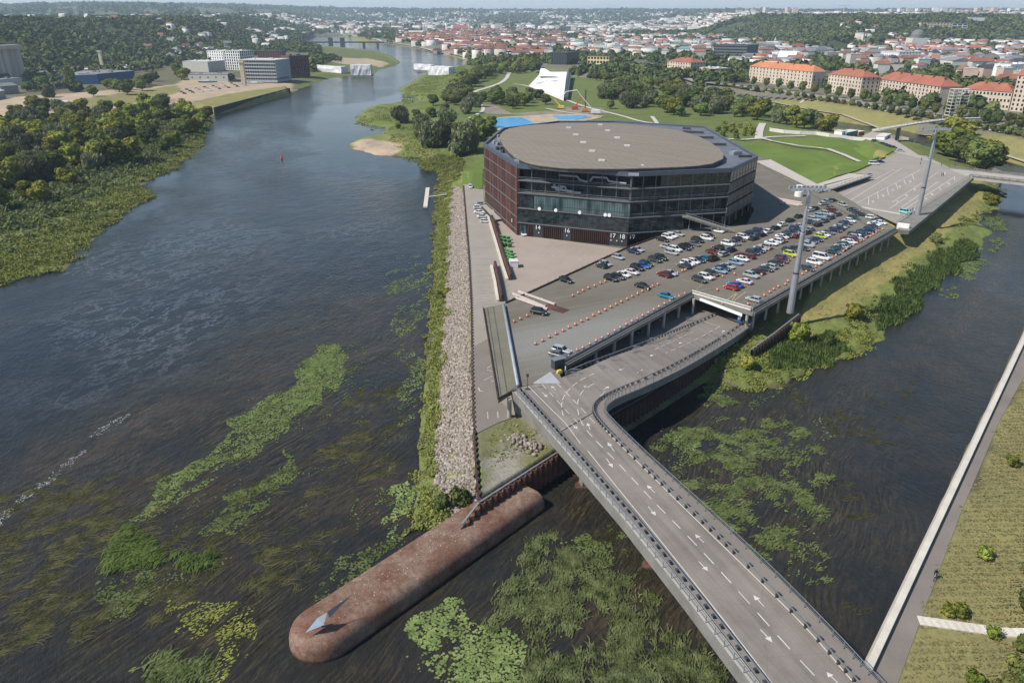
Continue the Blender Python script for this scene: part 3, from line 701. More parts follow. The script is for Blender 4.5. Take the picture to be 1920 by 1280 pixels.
# guard posts with their rails: the dark blocks in rows
def guard_row(line, off, label, cat='guard rail', dx=1.75, hh=.75):
    d = densify(line, dx, False); n = len(d); pts = []
    for i, p in enumerate(d):
        t = d[min(i + 1, n - 1)] - d[max(i - 1, 0)]; t.z = 0; t.normalize(); r = Vector((t.y, -t.x, 0))
        pts.append((p - r * off, t, r))
    o = empty('guard_rail', pts[0][0].copy(), label, cat)
    mb = MB()
    for (a, t1, r1), (b, t2, r2) in zip(pts, pts[1:]): mb.bar(a + Vector((0, 0, hh)), b + Vector((0, 0, hh)), .12, .16)
    mb.build('rail', M['rail_steel'], o)
    pts.sort(key=lambda q: q[0].y)
    pm = MB(); pm.box((0, 0, .36), (.32, .24, .72)); pm.box((.24, 0, .6), (.4, .42, .2)); base = None
    for j, (p, t, r) in enumerate(pts[:100]):
        rz = math.atan2(r.y, r.x)
        if base is None:
            base = pm.build('post', M['steel_dark'], None); c_ = base; c_.parent = o
        else: c_ = base.copy(); C.objects.link(c_); c_.parent = o
        c_.location = p - o.location + Vector((0, 0, .02)); c_.rotation_euler = (0, 0, rz)
    if len(pts) > 100:
        rest = MB()
        for p, t, r in pts[100:]: rest.box((p.x, p.y, p.z + .36), (.5, .3, .72), math.atan2(r.y, r.x))
        x = rest.build('posts', M['steel_dark'], o); x['kind'] = 'stuff'
    return o
guard_row([p for p in right_l], 2.15, 'dark guard rail posts along the inner curved side of the branch and bridge', dx=1.7)
guard_row([p for p in left_l], 1.7, 'dark guard rail posts along the straight upstream side of the bridge', dx=1.7)
guard_row([RD(*q) for q in [(1342,591),(1300,609),(1200,649),(1100,686),(1062,702)]], 0, 'dark guard rail posts below the edge of the parking deck', dx=1.5)
# lane lines
def LL(*a):
    mk = MB(); strip(mk, *a)
    if len(a) < 4: mk.build('lane_line', M['white_paint'], br); return
    d = densify([Vector(q) for q in a[0]], .25, False); run = []; L = 0
    for p, q in zip(d, d[1:]):
        if L % sum(a[3]) < a[3][0]: run.append(p)
        elif run:
            if len(run) > 2: mk = MB(); strip(mk, run, a[1], a[2]); mk.build('lane_dash', M['white_paint'], br)
            run = []
        L += (q - p).length
L_ = lambda pts, k=2: smooth_line([RD(*q) for q in pts], k)
edge_r = [(1760,1440),(1608,1290),(1530,1195),(1430,1095),(1280,950),(1200,870),(1150,822),(1130,800),(1120,780),(1117,765),(1121,748),(1135,733)]
LL(L_(edge_r), .14, .04)
LL(L_([(991,724),(1034,768),(1058,790),(1088,831)]), .14, .04)
LL(L_([(1102,845),(1150,905),(1220,990),(1340,1140),(1455,1290),(1560,1430)], 1), .14, .04)
LL(L_([(1016,720),(1080,790),(1088,795)], 1), .12, .04, (2.2, 1.6))
LL(L_([(1044,718),(1085,760),(1120,798)], 1), .12, .04, (2.6, 1.2))
ctr = [(1300,622),(1240,650),(1190,672),(1130,694),(1095,708),(1072,724),(1055,745),(1052,765),(1058,785)]
LL(L_(ctr), .15, .04, (2.4, .8))
ctr2 = [(1350,612),(1300,640),(1200,682),(1130,711),(1100,726),(1085,742),(1082,765),(1088,790),(1106,815),(1165,874),(1230,945),(1305,1020),(1400,1125),(1470,1205),(1545,1285),(1650,1400)]
LL(L_(ctr2), .15, .04, (2.6, 1.5))
LL(L_([(1320,603),(1350,612),(1340,618)], 0), .12, .04)
LL(L_([(1040,812),(1078,794),(1113,775)], 0), .12, .03)

def arrow(mb, p, q, w=.13, z=.045):
    p, q = RD(*p), RD(*q); m_ = (p + q) / 2; p = m_.lerp(p, .88); q = m_.lerp(q, .88); t = q - p; t.z = 0; L = t.length; t.normalize(); r = Vector((t.y, -t.x, 0)); up = Vector((0, 0, z))
    h = q - t * min(1.6, L * .4)
    mb.add([p - r * w / 2 + up, p + r * w / 2 + up, h + r * w / 2 + up, h - r * w / 2 + up], [(0, 1, 2, 3)])
    mb.add([h - r * .42 + up, h + r * .42 + up, q + up], [(0, 1, 2)])
for p, q in [((1153,848),(1138,827)), ((1136,858),(1150,878)), ((1229,925),(1212,908)), ((1214,948),(1231,968)), ((1321,1018),(1302,1000)), ((1309,1051),(1329,1072)), ((1434,1138),(1411,1114)), ((1424,1178),(1450,1206)),
             ((1572,1281),(1548,1258)), ((1016,735),(1027,745)), ((1043,732),(1033,723)), ((1070,793),(1084,805)), ((1107,806),(1101,792)), ((1106,726),(1093,724)), ((1130,731),(1143,724)), ((1172,690),(1160,695)), ((1193,700),(1206,692)), ((1230,664),(1218,669)), ((1250,671),(1262,665)), ((1283,641),(1272,645)), ((1302,648),(1312,641)), ((1353,625),(1358,619))]:
    a = MB(); arrow(a, p, q); a.build('painted_arrow', M['white_paint'], br)
# ramp plate and joints
poly_part('ramp_plate', [(998,719),(1032,697),(1051,718.5)], 10, mat('galvanised_plate', (.40, .40, .41), .5, .1, metal=.2), br, .03, .06)
jt = MB(); strip(jt, [RD(1046,812), RD(1112,774)], .35, .03); jt.build('expansion_joint', M['steel_dark'], br)
# piers and girders
bd = (left_l[3] - left_l[1]).normalized(); bn = Vector((-bd.y, bd.x, 0))
if bn.x < 0: bn = -bn
for q in ((1085,912), (1213,1060)):
    p = P(*q, 0); mb = MB(); rz = math.atan2(bn.y, bn.x)
    c_ = p + bn * 4.4
    mb.box((c_.x, c_.y, 4.2), (8.0, 1.4, 8.4), rz); mb.build('pier', M['concrete_dark'], br)
    fm = MB(); fm.prism([(c_.x + math.cos(rz + a) * 6.6 * math.cos(0) * 1.0 * math.cos(0) if 0 else c_.x + (math.cos(a) * 5.2) * math.cos(rz) - math.sin(a) * 1.9 * math.sin(rz), c_.y + (math.cos(a) * 5.2) * math.sin(rz) + math.sin(a) * 1.9 * math.cos(rz)) for a in [k * math.pi / 8 for k in range(16)]], -1, .35)
    fm.build('footing', M['rust'], br)
gd = MB()
for k in (2.5, 7.5):
    a = left_l[0] + bn * k + bd * 6; b = left_l[-1] + bn * k; gd.bar((a.x, a.y, 8.4), (b.x, b.y, 8.4), .9, 1.5)
gd.build('girder', M['steel_dark'], br)
bs_ = MB(); p = RD(989,730); bs_.tube([(p.x, p.y, 10), (p.x, p.y, 13.2)], .06, 8); bs_.box((p.x, p.y, 13.2), (.5, .12, .7)); bs_.box((p.x, p.y, 10.1), (.9, .5, .2))
tag(bs_.build('road_sign', M['steel_dark']), 'dark road sign seen from behind where the bridge meets the deck', 'sign')
p = RD(1384,612); t = empty('traffic_sign', (p.x, p.y, p.z), 'blue and white traffic signs on one post at the lower entrance', 'sign')
mb = MB(); mb.tube([(p.x, p.y, p.z), (p.x, p.y, p.z + 3.6)], .06, 8); mb.build('post', M['steel'], t)
for i, mm in enumerate((mat('sign_blue', (.04, .14, .5), .5), M['white'], bpy.data.materials['sign_blue'])):
    mb = MB(); mb.box((p.x, p.y - .1, p.z + 3.3 - i * .85), (.8, .06, .8)); mb.build('sign_plate', mm, t)

# ------------------------------------------------------------------ the arena
ar_px = [(907.5,272.5),(971,312),(1185,327.5),(1371,319),(1420,296),(1321,240),(1154,229.7),(1047,229.7),(943,243)]
RT = 30.5; AP = [P(u, v, RT) for u, v in ar_px]; ac = sum(AP, Vector()) / len(AP)
ar = empty('arena', (ac.x, ac.y, 5), 'large dark glass and rust brown sports arena with a beige roof', 'arena')
def apoly(k=1.0, inset=0): return [(ac.x + (p.x - ac.x) * k, ac.y + (p.y - ac.y) * k) for p in AP]
m, nt, n, bs = new_mat('dark_glass'); bs.inputs['Base Color'].default_value = (.012, .02, .024, 1); bs.inputs['Roughness'].default_value = .07
bs.inputs['Specular IOR Level'].default_value = .65
c = noise(nt, mapping(nt, pos(nt), (0, 0, 0), (1, 1, 1.6)), .5, 2, .5); nt.links.new(ramp(nt, c, [(.4, (.008, .012, .015)), (.6, (.028, .045, .048))]), bs.inputs['Base Color']); M['glass'] = m
m, nt, n, bs = new_mat('teal_glass'); bs.inputs['Roughness'].default_value = .1
vz = n.new('ShaderNodeTexVoronoi'); vz.inputs['Scale'].default_value = .45; nt.links.new(mapping(nt, pos(nt), (0, 0, R(-20)), (1, 1, .25)), vz.inputs['Vector'])
nt.links.new(ramp(nt, vz.outputs['Distance'], [(.2, (.02, .035, .04)), (.7, (.09, .14, .145))]), bs.inputs['Base Color']); M['teal'] = m
m, nt, n, bs = new_mat('louvre_glass_painted_glints'); nt.links.new(ramp(nt, noise(nt, mapping(nt, pos(nt), (0, 0, R(-56)), (1.6, .1, .12)), 1.2, 3, .7), [(.4, (.05, .05, .048)), (.62, (.42, .41, .38))]), bs.inputs['Base Color']); bs.inputs['Roughness'].default_value = .3; bs.inputs['Metallic'].default_value = .4; M['louvre'] = m  # vertical streaks of reflected light painted into the glass colour
M['core'] = mat('arena_core_wall', (.022, .022, .024), .8, .3)  # near-black tone stands in for the unlit interior
M['arena_col'] = mat('arena_column_grey', (.12, .125, .13), .7, .1)
core = MB(); core.prism([(ac.x + (p.x - ac.x) * .90, ac.y + (p.y - ac.y) * .90) for p in AP], 5, 29.9); core.build('core_wall', M['core'], ar)
A_, B_, C_, D_, E_ = AP[:5]
def on(a, b, t, d=0, z=0):      # point t along a->b, d outward
    v = b - a; v.z = 0; nrm = Vector((v.y, -v.x, 0)).normalized()
    p = a.lerp(b, t) + nrm * d
    return Vector((p.x, p.y, z))
for sgn in (1,):
    tst = on(A_, B_, .5, 1, RT) - ac; OUT = 1 if (tst.length > (on(A_, B_, .5, 0, RT) - ac).length) else -1
def onf(a, b, t, d=0, z=0): return on(a, b, t, d * OUT, z)
LV = [5, 10.2, 15.6, 21.2, 25.7, 30.0]
# rust brown side facade
fac = empty('corten_facade', (0, 0, 0), None, None); fac.parent = ar; fac.location = A_ - ar.location; fac.location.z = 0
def at_parent(mb, name, m, par, smooth=False):     # geometry authored in world metres under ar or a child empty of ar
    o = mb.build(name, m, None, smooth); o.parent = par
    w_ = Vector(ar.location) if par is ar else Vector(ar.location) + Vector(par.location)
    o.data.transform(Matrix.Translation(-w_)); return o
NB = 12
pn = MB(); bk = MB(); led = MB()
for z0, z1 in [(26.4, 30.0), (21.6, 26.2), (16.8, 21.4), (12.0, 16.6), (7.2, 11.8), (5, 7.0)]:
    for i in range(NB):
        t0, t1 = (i + .06) / NB, (i + .94) / NB
        if z0 < 8 and i < 6: continue
        a = onf(A_, B_, t0, .02, (z0 + z1) / 2); b = onf(A_, B_, t1, .02, (z0 + z1) / 2); pn.bar(a, b, .35, z1 - z0, i % 3)
    led.bar(onf(A_, B_, 0, .3, z0 - .1), onf(A_, B_, 1, .3, z0 - .1), .5, .14)
bk.bar(onf(A_, B_, 0, -.45, 17.5), onf(A_, B_, 1, -.45, 17.5), .6, 25)
M['corten2'] = mat('corten_panel_b', (.055, .025, .021), .65, .2, .35, 3.); M['corten3'] = mat('corten_panel_c', (.09, .038, .031), .65, .2, .35, 3.)
at_parent(pn, 'corten_panels', [M['corten'], M['corten2'], M['corten3']], fac); at_parent(bk, 'backing', M['corten_dark'], fac); at_parent(led, 'ledge', M['arena_col'], fac)
# glazed facade with gates
def slabs(a, b, levels, d0=.35, d1=-4.2, th=.3, m=None):
    for z in levels:
        mb = MB(); q = [onf(a, b, 0, d0, z), onf(a, b, 1, d0, z), onf(a, b, 1, d1, z), onf(a, b, 0, d1, z)]
        mb.prism([(p.x, p.y) for p in q], z - th, z); at_parent(mb, 'floor_slab', m or M['arena_col'], ar)
slabs(B_, C_, LV[1:5]); slabs(C_, D_, [10.2, 15.6, 21.2, 25.7])
def cols(a, b, n, z0, z1, d, r=.22, skip=(), m=None):
    for i in range(n + 1):
        if i in skip: continue
        p = onf(a, b, i / n, d); mb = MB(); mb.tube([(p.x, p.y, z0), (p.x, p.y, z1)], r, 8); at_parent(mb, 'column', m or M['arena_col'], ar)
cols(B_, C_, 8, 21.2, 30, -.5, .13); cols(B_, C_, 8, 10.2, 21.2, -.75, .2)
cols(C_, D_, 8, 15.6, 30, -.7, .15)
cols(C_, D_, 8, 8, 15.6, -.3, .25, range(0, 5))
def band(a, b, t0, t1, z0, z1, d, m, name='window_band', pane=None, fr=None):
    mb = MB(); p, q = onf(a, b, t0, d, (z0 + z1) / 2), onf(a, b, t1, d, (z0 + z1) / 2); mb.bar(p, q, .12, z1 - z0)
    o = at_parent(mb, name, m, ar)
    L = (q - p).length; k = max(1, int(L / (pane or 1.1))); f = MB()
    for i in range(k + 1):
        x = onf(a, b, t0 + (t1 - t0) * i / k, d + .1, 0); f.bar((x.x, x.y, z0), (x.x, x.y, z1), .07, .10)
    f.bar(onf(a, b, t0, d + .1, z1 - .2), onf(a, b, t1, d + .1, z1 - .2), .1, .12)
    f.bar(onf(a, b, t0, d + .1, z0 + (z1 - z0) * .3), onf(a, b, t1, d + .1, z0 + (z1 - z0) * .3), .1, .08)
    fo = f.build('mullions', fr or M['steel_dark'], None); fo.parent = o; fo.data.transform(Matrix.Translation(-Vector(ar.location)))
    return o
band(B_, C_, .0, 1, 10.3, 15.1, -.1, M['glass'], pane=.9); band(B_, C_, .15, 1, 15.7, 20.7, -.1, M['teal'], pane=.9)
band(B_, C_, 0, .14, 15.7, 20.7, -.5, M['glass'])
band(B_, C_, 0.02, 1, 21.3, 25.2, -3.6, M['glass'], pane=4.8); band(B_, C_, .02, 1, 25.8, 30, -3.6, M['core'], pane=4.8)
band(C_, D_, 0, .56, 8, 15.1, -.1, M['glass'], pane=1.4); band(C_, D_, 0, 1, 15.7, 20.7, -2.4, M['glass'], pane=1.4)
band(C_, D_, 0, 1, 21.3, 25.2, -.7, M['glass'], pane=1.4); band(C_, D_, 0.3, 1, 25.8, 29.9, -.7, M['glass'], pane=1.4)
band(D_, E_, 0, 1, 14, 17.4, 0, M['louvre'], pane=.9); band(D_, E_, 0, 1, 18, 21.6, 0, M['louvre'], pane=.9); band(D_, E_, 0, 1, 22.2, 25.8, 0, M['louvre'], pane=.9); band(D_, E_, 0, 1, 26.2, 30, 0, M['glass'], pane=3)
rl = MB()
for a, b, zs in ((B_, C_, (22.3, 26.8)), (C_, D_, (16.8, 22.4))):
    for z in zs: rl.bar(onf(a, b, 0, -.2, z), onf(a, b, 1, -.2, z), .06, .07); rl.bar(onf(a, b, 0, -.2, z - .5), onf(a, b, 1, -.2, z - .5), .04, .04)
at_parent(rl, 'balcony_rail', M['steel'], ar)
du = MB()   # air ducts on the open plant floors
for pts in ([(.36,28.2),(.52,28.2),(.55,27),(.6,26.6),(.62,26.6)], [(.64,26.9),(.66,28.4),(.78,28.5),(.8,27.4),(.86,27.2),(.95,27.1)], [(.32,24.8),(.34,23.0),(.5,22.8)], [(.36,24.6),(.42,24.2),(.44,22.6),(.56,22.5)], [(.3,23.8),(.4,23.7)]):
    du.tube([onf(B_, C_, t, -1.6, z) for t, z in pts], .42, 8)
at_parent(du, 'air_duct', M['steel'], ar, False)
for t in (.205, .355, .57, .795, .83):
    p = onf(B_, C_, t, .12, 15.9); q = onf(B_, C_, t, .42, 15.9); mb = MB(); mb.tube([p, q], .62, 16); at_parent(mb, 'round_lamp', M['white'], ar)
# ground floor: corten slats, gates, numbers
doors = [(.145, .235), (.42, .50), (.835, .99)]
L = (C_ - B_).length; k = int(L / .75)
for t0_, t1_ in ((.085, .145), (.235, .42), (.50, .835), (.985, 1.0)):
    sl = MB()
    for i in range(k):
        t = (i + .5) / k
        if not t0_ < t < t1_: continue
        x = onf(B_, C_, t, -.05); sl.bar((x.x, x.y, 4.9), (x.x, x.y, 9.75), .28, .5)
    if sl.v:
        x0, x1 = onf(B_, C_, t0_, .02, 9.7), onf(B_, C_, t1_, .02, 9.7); sl.bar(x0, x1, .3, .15)
        at_parent(sl, 'corten_slats', M['corten'], ar)
gm = MB(); gm.bar(onf(B_, C_, .0, -.6, 7.4), onf(B_, C_, 1, -.6, 7.4), .3, 5.2); at_parent(gm, 'ground_floor_wall', M['corten_dark'], ar)
for a, b in doors:
    g = MB(); g.bar(onf(B_, C_, a, -.2, 7.3), onf(B_, C_, b, -.2, 7.3), .2, 4.9); go = at_parent(g, 'gate', M['gold'], ar)
g = MB(); g.bar(onf(B_, C_, .02, -.2, 7.6), onf(B_, C_, .08, -.2, 7.6), .2, 3.4); at_parent(g, 'window', M['teal'], ar)
def text(s, p, size, nrm, m, parent, name, inv):
    cu = bpy.data.curves.new(name, 'FONT'); cu.body = s; cu.size = size; cu.extrude = .03; cu.align_x = 'CENTER'; cu.materials.append(m)
    t_ = bpy.data.objects.new(name, cu); C.objects.link(t_); me = bpy.data.meshes.new_from_object(t_.evaluated_get(bpy.context.evaluated_depsgraph_get()))
    bpy.data.objects.remove(t_); me.materials.clear(); me.materials.append(m)
    o = bpy.data.objects.new(name, me); C.objects.link(o); o.parent = parent; o.location = p - inv
    o.rotation_euler = (math.pi / 2, 0, math.atan2(nrm.y, nrm.x) + math.pi / 2); return o
nB = (onf(B_, C_, .5, 1) - onf(B_, C_, .5, 0)); nC = (onf(C_, D_, .5, 1) - onf(C_, D_, .5, 0)); nA = (onf(A_, B_, .5, 1) - onf(A_, B_, .5, 0))
for s, t, z in (('14', .192, 8.2), ('16', .462, 8.2), ('17', .868, 8.0), ('18', .95, 8.0)):
    text(s, onf(B_, C_, t, .32, z), 2.2, nB, M['white'], ar, 'gate_number', ar.location)
text('19', onf(C_, D_, .04, .1, 8.0), 2.3, nC, M['white'], ar, 'gate_number', ar.location)
text('8', onf(A_, B_, .86, .25, 8.4), 2.0, nA, M['white'], ar, 'gate_number', ar.location)
dt = MB()
for t in (.2, .46, .855, .905, .95): dt.box(tuple(onf(B_, C_, t, .05, 6.9)), (.35, .35, .35))
at_parent(dt, 'wall_lamp', M['white'], ar)
# outer stairs and terrace on the right
stp = MB(); a = onf(C_, D_, .56, 1.2, 15.2); b = onf(C_, D_, .98, 6, 10.3)
for i in range(16):
    p = a.lerp(b, i / 15); stp.box(tuple(p), (2.4, 3.2, .25), math.atan2((b - a).y, (b - a).x))
at_parent(stp, 'outer_stairs', M['concrete_dark'], ar)
sr = MB()
for off_ in (-1.6, 1.6):
    v = (b - a).normalized(); r = Vector((v.y, -v.x, 0)) * off_; sr.bar(a + r + Vector((0, 0, 1)), b + r + Vector((0, 0, 1)), .12, .12); sr.bar(a + r + Vector((0, 0, .2)), b + r + Vector((0, 0, .2)), .1, .1)
at_parent(sr, 'stair_rail', M['steel'], ar)
cols(D_, E_, 4, 9.5, 14, -1, .3)
up = MB(); up.prism([(p.x, p.y) for p in (D_, E_, onf(D_, E_, 1, -9), onf(D_, E_, 0, -9))], 13.3, 13.9); at_parent(up, 'terrace_slab', M['gold'], ar)
pl = MB(); pl.prism([(ac.x + (p.x - ac.x) * .93, ac.y + (p.y - ac.y) * .93) for p in AP], 5, 10.5); at_parent(pl, 'plinth', M['corten_dark'], ar)
for i in range(4, 9):
    a, b = AP[i], AP[(i + 1) % 9]; band(a, b, 0, 1, 9, 30, -.2, M['glass'], pane=3)
# roof
rf = MB(); rf.prism([(p.x, p.y) for p in AP], 29.9, 30.5); roof = at_parent(rf, 'roof', M['roof_flat'], ar)
pr = MB(); n_ = len(AP)
for i in range(n_):
    a, b = AP[i], AP[(i + 1) % n_]; pr.bar(onf(a, b, 0, -.15, 30.55), onf(a, b, 1, -.15, 30.55), .9, 1.5)
po = pr.build('parapet', M['parapet'], None); po.parent = roof; po.data.transform(Matrix.Translation(-Vector(ar.location)))
oval_px = [(q[0] / 3.2 + 860, q[1] / 3.2 + 200) for q in [(243,190),(262,155),(300,130),(380,115),(480,105),(640,97),(800,96),(940,100),(1080,110),(1200,125),(1300,143),(1380,165),(1450,192),(1510,225),(1560,258),(1590,290),(1585,318),(1520,345),(1440,358),(1350,365),(1180,373),(1000,378),(830,377),(650,372),(560,364),(480,355),(400,337),(340,310),(300,280),(265,240)]]
ov = [P(u, v, 32) for u, v in oval_px]; oc = sum(ov, Vector()) / len(ov)
def dome(x, y):
    a = math.atan2(y - oc.y, x - oc.x); r = math.hypot((x - oc.x) / 56, (y - oc.y) / 62); return 31.9 + 1.8 * max(0, 1 - r * r)
m, nt, n, bs = new_mat('beige_roof_membrane'); bs.inputs['Roughness'].default_value = .95; p = pos(nt)
sm_ = mapping(nt, p, (0, 0, R(38)), (.05, 1, 1)); f = noise(nt, sm_, .55, 5, .75); f2 = noise(nt, p, 1.1, 5, .8)
rb_ = n.new('ShaderNodeSeparateXYZ'); nt.links.new(mapping(nt, p, (0, 0, R(79.5)), (1, 1, 1)), rb_.inputs[0])
rib = math_(nt, 'ABSOLUTE', math_(nt, 'SUBTRACT', math_(nt, 'FRACT', math_(nt, 'MULTIPLY', rb_.outputs[1], .36)), .5))
rgap = math_(nt, 'ADD', rib, math_(nt, 'MULTIPLY', noise(nt, mapping(nt, p, (0, 0, R(79.5)), (.35, 1, 1)), 1.4, 4, .8), .22))
c = ramp(nt, math_(nt, 'ADD', math_(nt, 'MULTIPLY', f, .5), math_(nt, 'MULTIPLY', f2, .5)), [(.34, (.135, .113, .086)), (.5, (.185, .158, .125)), (.68, (.245, .215, .175))])
c = mixc(nt, 1, c, ramp(nt, rgap, [(.08, .78), (.2, 1)]), 'MULTIPLY')
nt.links.new(c, bs.inputs['Base Color'])
o = sheet('roof_membrane', [(p.x, p.y) for p in ov], dome, m, 4, .3, None, 0, None); o.parent = roof; o.data.transform(Matrix.Translation(-Vector(ar.location)))
o = sheet('membrane_rim', [(oc.x + (p.x - oc.x) * .992, oc.y + (p.y - oc.y) * .992) for p in ov], lambda x, y: dome(x, y) - .31, M['steel_dark'], 8, 1.3, None, 0, None); o.parent = roof; o.data.transform(Matrix.Translation(-Vector(ar.location)))
for i, (cx, cy) in enumerate([(660,130),(848,112),(893,147),(703,172),(950,190),(748,218),(1010,238),(800,270),(857,326)]):
    p = PF(cx / 3.2 + 860, cy / 3.2 + 200, dome, 33); mb = MB(); mb.box((p.x, p.y, p.z + .2), (2.3, 1.1, .7), R(-8)); x = mb.build('roof_hatch', M['offwhite'], None); x.parent = roof; x.data.transform(Matrix.Translation(-Vector(ar.location)))
def roofbox(name, cx, cy, size, m, rz=0):
    p = P(cx / 3.2 + 860, cy / 3.2 + 200, 30.6); mb = MB(); mb.box((p.x, p.y, 30.55 + size[2] / 2), size, rz)
    if size[2] > .9: mb.box((p.x, p.y, 30.6 + size[2]), (size[0] * .6, size[1] * .6, .3), rz)
    x = mb.build(name, m, None); x.parent = roof; x.data.transform(Matrix.Translation(-Vector(ar.location)))
for cx, cy, sx, sy in [(218,222,2.2,2),(236,230,2,2),(246,205,1.5,3),(255,260,1.6,2),(265,275,1.2,2),(240,185,1.5,1.5),(232,258,1,2)]: roofbox('cooling_unit', cx, cy, (sx * .8, sy * .8, 1.1), M['steel'] if cy < 235 else M['steel_dark'], R(30))
roofbox('cooling_unit', 380, 338, (5.5, 2.2, 1.2), M['steel'], R(-12)); roofbox('cooling_unit', 1015, 392, (4.6, 2.8, 1.2), M['steel'], R(-10)); roofbox('cooling_unit', 1050, 412, (3.5, 2, .7), M['steel'], R(-10))
roofbox('cooling_unit', 1660, 285, (4.4, 2.4, 1.2), M['steel'], R(30)); roofbox('cooling_unit', 1100, 385, (1.2, 1.4, 2), M['offwhite']); roofbox('cooling_unit', 925, 383, (1.2, 1.4, 1.6), M['offwhite'])
roofbox('cooling_unit', 337, 322, (1.2, 1.4, 1.8), M['steel']); roofbox('cooling_unit', 1285, 372, (1.2, 1.2, 1.4), M['offwhite'])
for a, b in [((1345,150),(1470,155)), ((1415,183),(1530,186)), ((1500,225),(1605,227)), ((1345,128),(1390,132)), ((1680,297),(1760,297))]:
    mb = MB(); q1 = P(a[0] / 3.2 + 860, a[1] / 3.2 + 200, 31); q2 = P(b[0] / 3.2 + 860, b[1] / 3.2 + 200, 31); mb.bar(q1, q2, .8, .9)
    x = mb.build('roof_duct', M['steel_dark'], None); x.parent = roof; x.data.transform(Matrix.Translation(-Vector(ar.location)))

# ------------------------------------------------------------------ lamp masts
def mast(base, vtop, label, z0):
    b = P(*base, z0); zt = zat(vtop, b.y); o = empty('floodlight_mast', (b.x, b.y, z0), label, 'light mast')
    mb = MB(); zz = [z0, z0 + (zt - z0) * .33, z0 + (zt - z0) * .34, z0 + (zt - z0) * .66, z0 + (zt - z0) * .67, zt]
    mb.tube([(b.x, b.y, z) for z in zz], [.95, .8, .68, .58, .48, .34], 12); mb.build('pole', M['steel'], o, False)
    for k in (1, 3):
        c_ = MB(); c_.tube([(b.x, b.y, zz[k] - .3), (b.x, b.y, zz[k] + .5)], .95 - .15 * k, 12); c_.build('collar', M['steel_dark'], o)
    mb = MB(); mb.bar((b.x + .75, b.y - .5, z0), (b.x + .45, b.y - .3, zt), .12, .12); mb.build('ladder', M['steel'], o)
    mb = MB()
    for k in range(-1, 2): mb.bar((b.x - 4.6, b.y + k * .9, zt), (b.x + 4.6, b.y + k * .9, zt), .2, .2)
    for k in (-4.5, 4.5, 0): mb.bar((b.x + k, b.y - 1.2, zt), (b.x + k, b.y + 1.2, zt), .18, .18)
    mb.build('crossbeam', M['steel'], o)
    for k in range(9):
        for s_ in (-1, 1):
            mb = MB(); mb.box((b.x - 4.4 + k * 1.1, b.y + s_ * 1.4, zt + .35), (.75, .45, .8), .3 * s_); mb.build('floodlight', M['steel'], o)
    return o
mast((1481,586), 356, 'tall grey floodlight mast rising beside the front edge of the deck', 6)
mast((1720,404), 244, 'tall grey floodlight mast standing at the far empty car park', 8.6)
# ------------------------------------------------------------------ rusty breakwater and its sculpture
o = None; C0 = Vector((-26.5, 79.5)); ax = Vector((math.cos(R(48.7)), math.sin(R(48.7)))); nx_ = Vector((-ax.y, ax.x)); LEN = 43.7
us = [-1, -.999, -.985, -.955, -.9, -.8, -.65, -.45, -.2, 0, .2, .45, .65, .8, .9, .955, .985, .999, 1]
def hgt(r): return 3.1 * max(0, 1 - abs(r) ** 7) ** (1 / 2.2)
vs = []; rows = []
for a in [i * math.pi / 14 for i in range(0, 1)]: pass
st_ = [i * 1.5 for i in range(int(LEN / 1.5) + 1)] + [LEN]
for s_ in st_[::-1]:
    row = []
    for u in us: q = C0 + ax * s_ + nx_ * (u * 4.6); row.append(len(vs)); vs.append((q.x, q.y, hgt(u) if abs(u) < 1 else -1.2))
    rows.append(row)
fs = []
for r0, r1 in zip(rows, rows[1:]):
    for i in range(len(us) - 1): fs.append((r0[i], r1[i], r1[i + 1], r0[i + 1]))
rs = [0, .2, .45, .65, .8, .9, .955, .985, .999, 1]; na = 20; nr = {}
for ia in range(na + 1):
    a = -math.pi / 2 + math.pi * ia / na
    d = -ax * math.cos(a) + nx_ * math.sin(a) * 1.0
    for ir, r in enumerate(rs):
        q = C0 + d * r * 4.6; nr[ia, ir] = len(vs); vs.append((q.x, q.y, hgt(r) if r < 1 else -1.2))
for ia in range(na):
    for ir in range(len(rs) - 1): fs.append((nr[ia, ir], nr[ia + 1, ir], nr[ia + 1, ir + 1], nr[ia, ir + 1]))
endrow = rows[0]; fs.append(tuple(endrow))
mb = MB(); mb.add(vs, fs)
m, nt, n, bs = new_mat('rusty_breakwater_steel'); bs.inputs['Roughness'].default_value = .72; p = pos(nt)
f = noise(nt, p, .22, 4, .65); f2 = noise(nt, p, 5, 4, .75)
sp = n.new('ShaderNodeTexVoronoi'); sp.inputs['Scale'].default_value = 1.15; nt.links.new(p, sp.inputs['Vector'])
c = ramp(nt, f, [(.36, (.125, .055, .030)), (.5, (.150, .084, .056)), (.66, (.200, .138, .102))])
c = mixc(nt, 1, c, ramp(nt, noise(nt, p, 1.3, 6, .8), [(.34, .55), (.5, 1), (.66, 1.35)]), 'MULTIPLY')
c = mixc(nt, 1, c, ramp(nt, f2, [(.3, .7), (.7, 1.25)]), 'MULTIPLY')
gz_ = n.new('ShaderNodeSeparateXYZ'); nt.links.new(p, gz_.inputs[0])
scuff = noise(nt, mapping(nt, p, (0, 0, R(30)), (1, 4, 1)), 2.2, 5, .8)
c = mixc(nt, math_(nt, 'MULTIPLY', ramp(nt, scuff, [(.56, 0), (.66, .75)]), ramp(nt, f, [(.42, 0), (.55, 1)])), c, (.42, .32, .27))
zr = ramp(nt, math_(nt, 'ADD', gz_.outputs[2], math_(nt, 'MULTIPLY', f, .8)), [(.55, .35), (.95, 1)])       # wet, algae-stained waterline
c = mixc(nt, 1, c, zr, 'MULTIPLY')
jn = n.new('ShaderNodeSeparateXYZ'); nt.links.new(mapping(nt, p, (0, 0, R(-48.7)), (1, 1, 1)), jn.inputs[0])
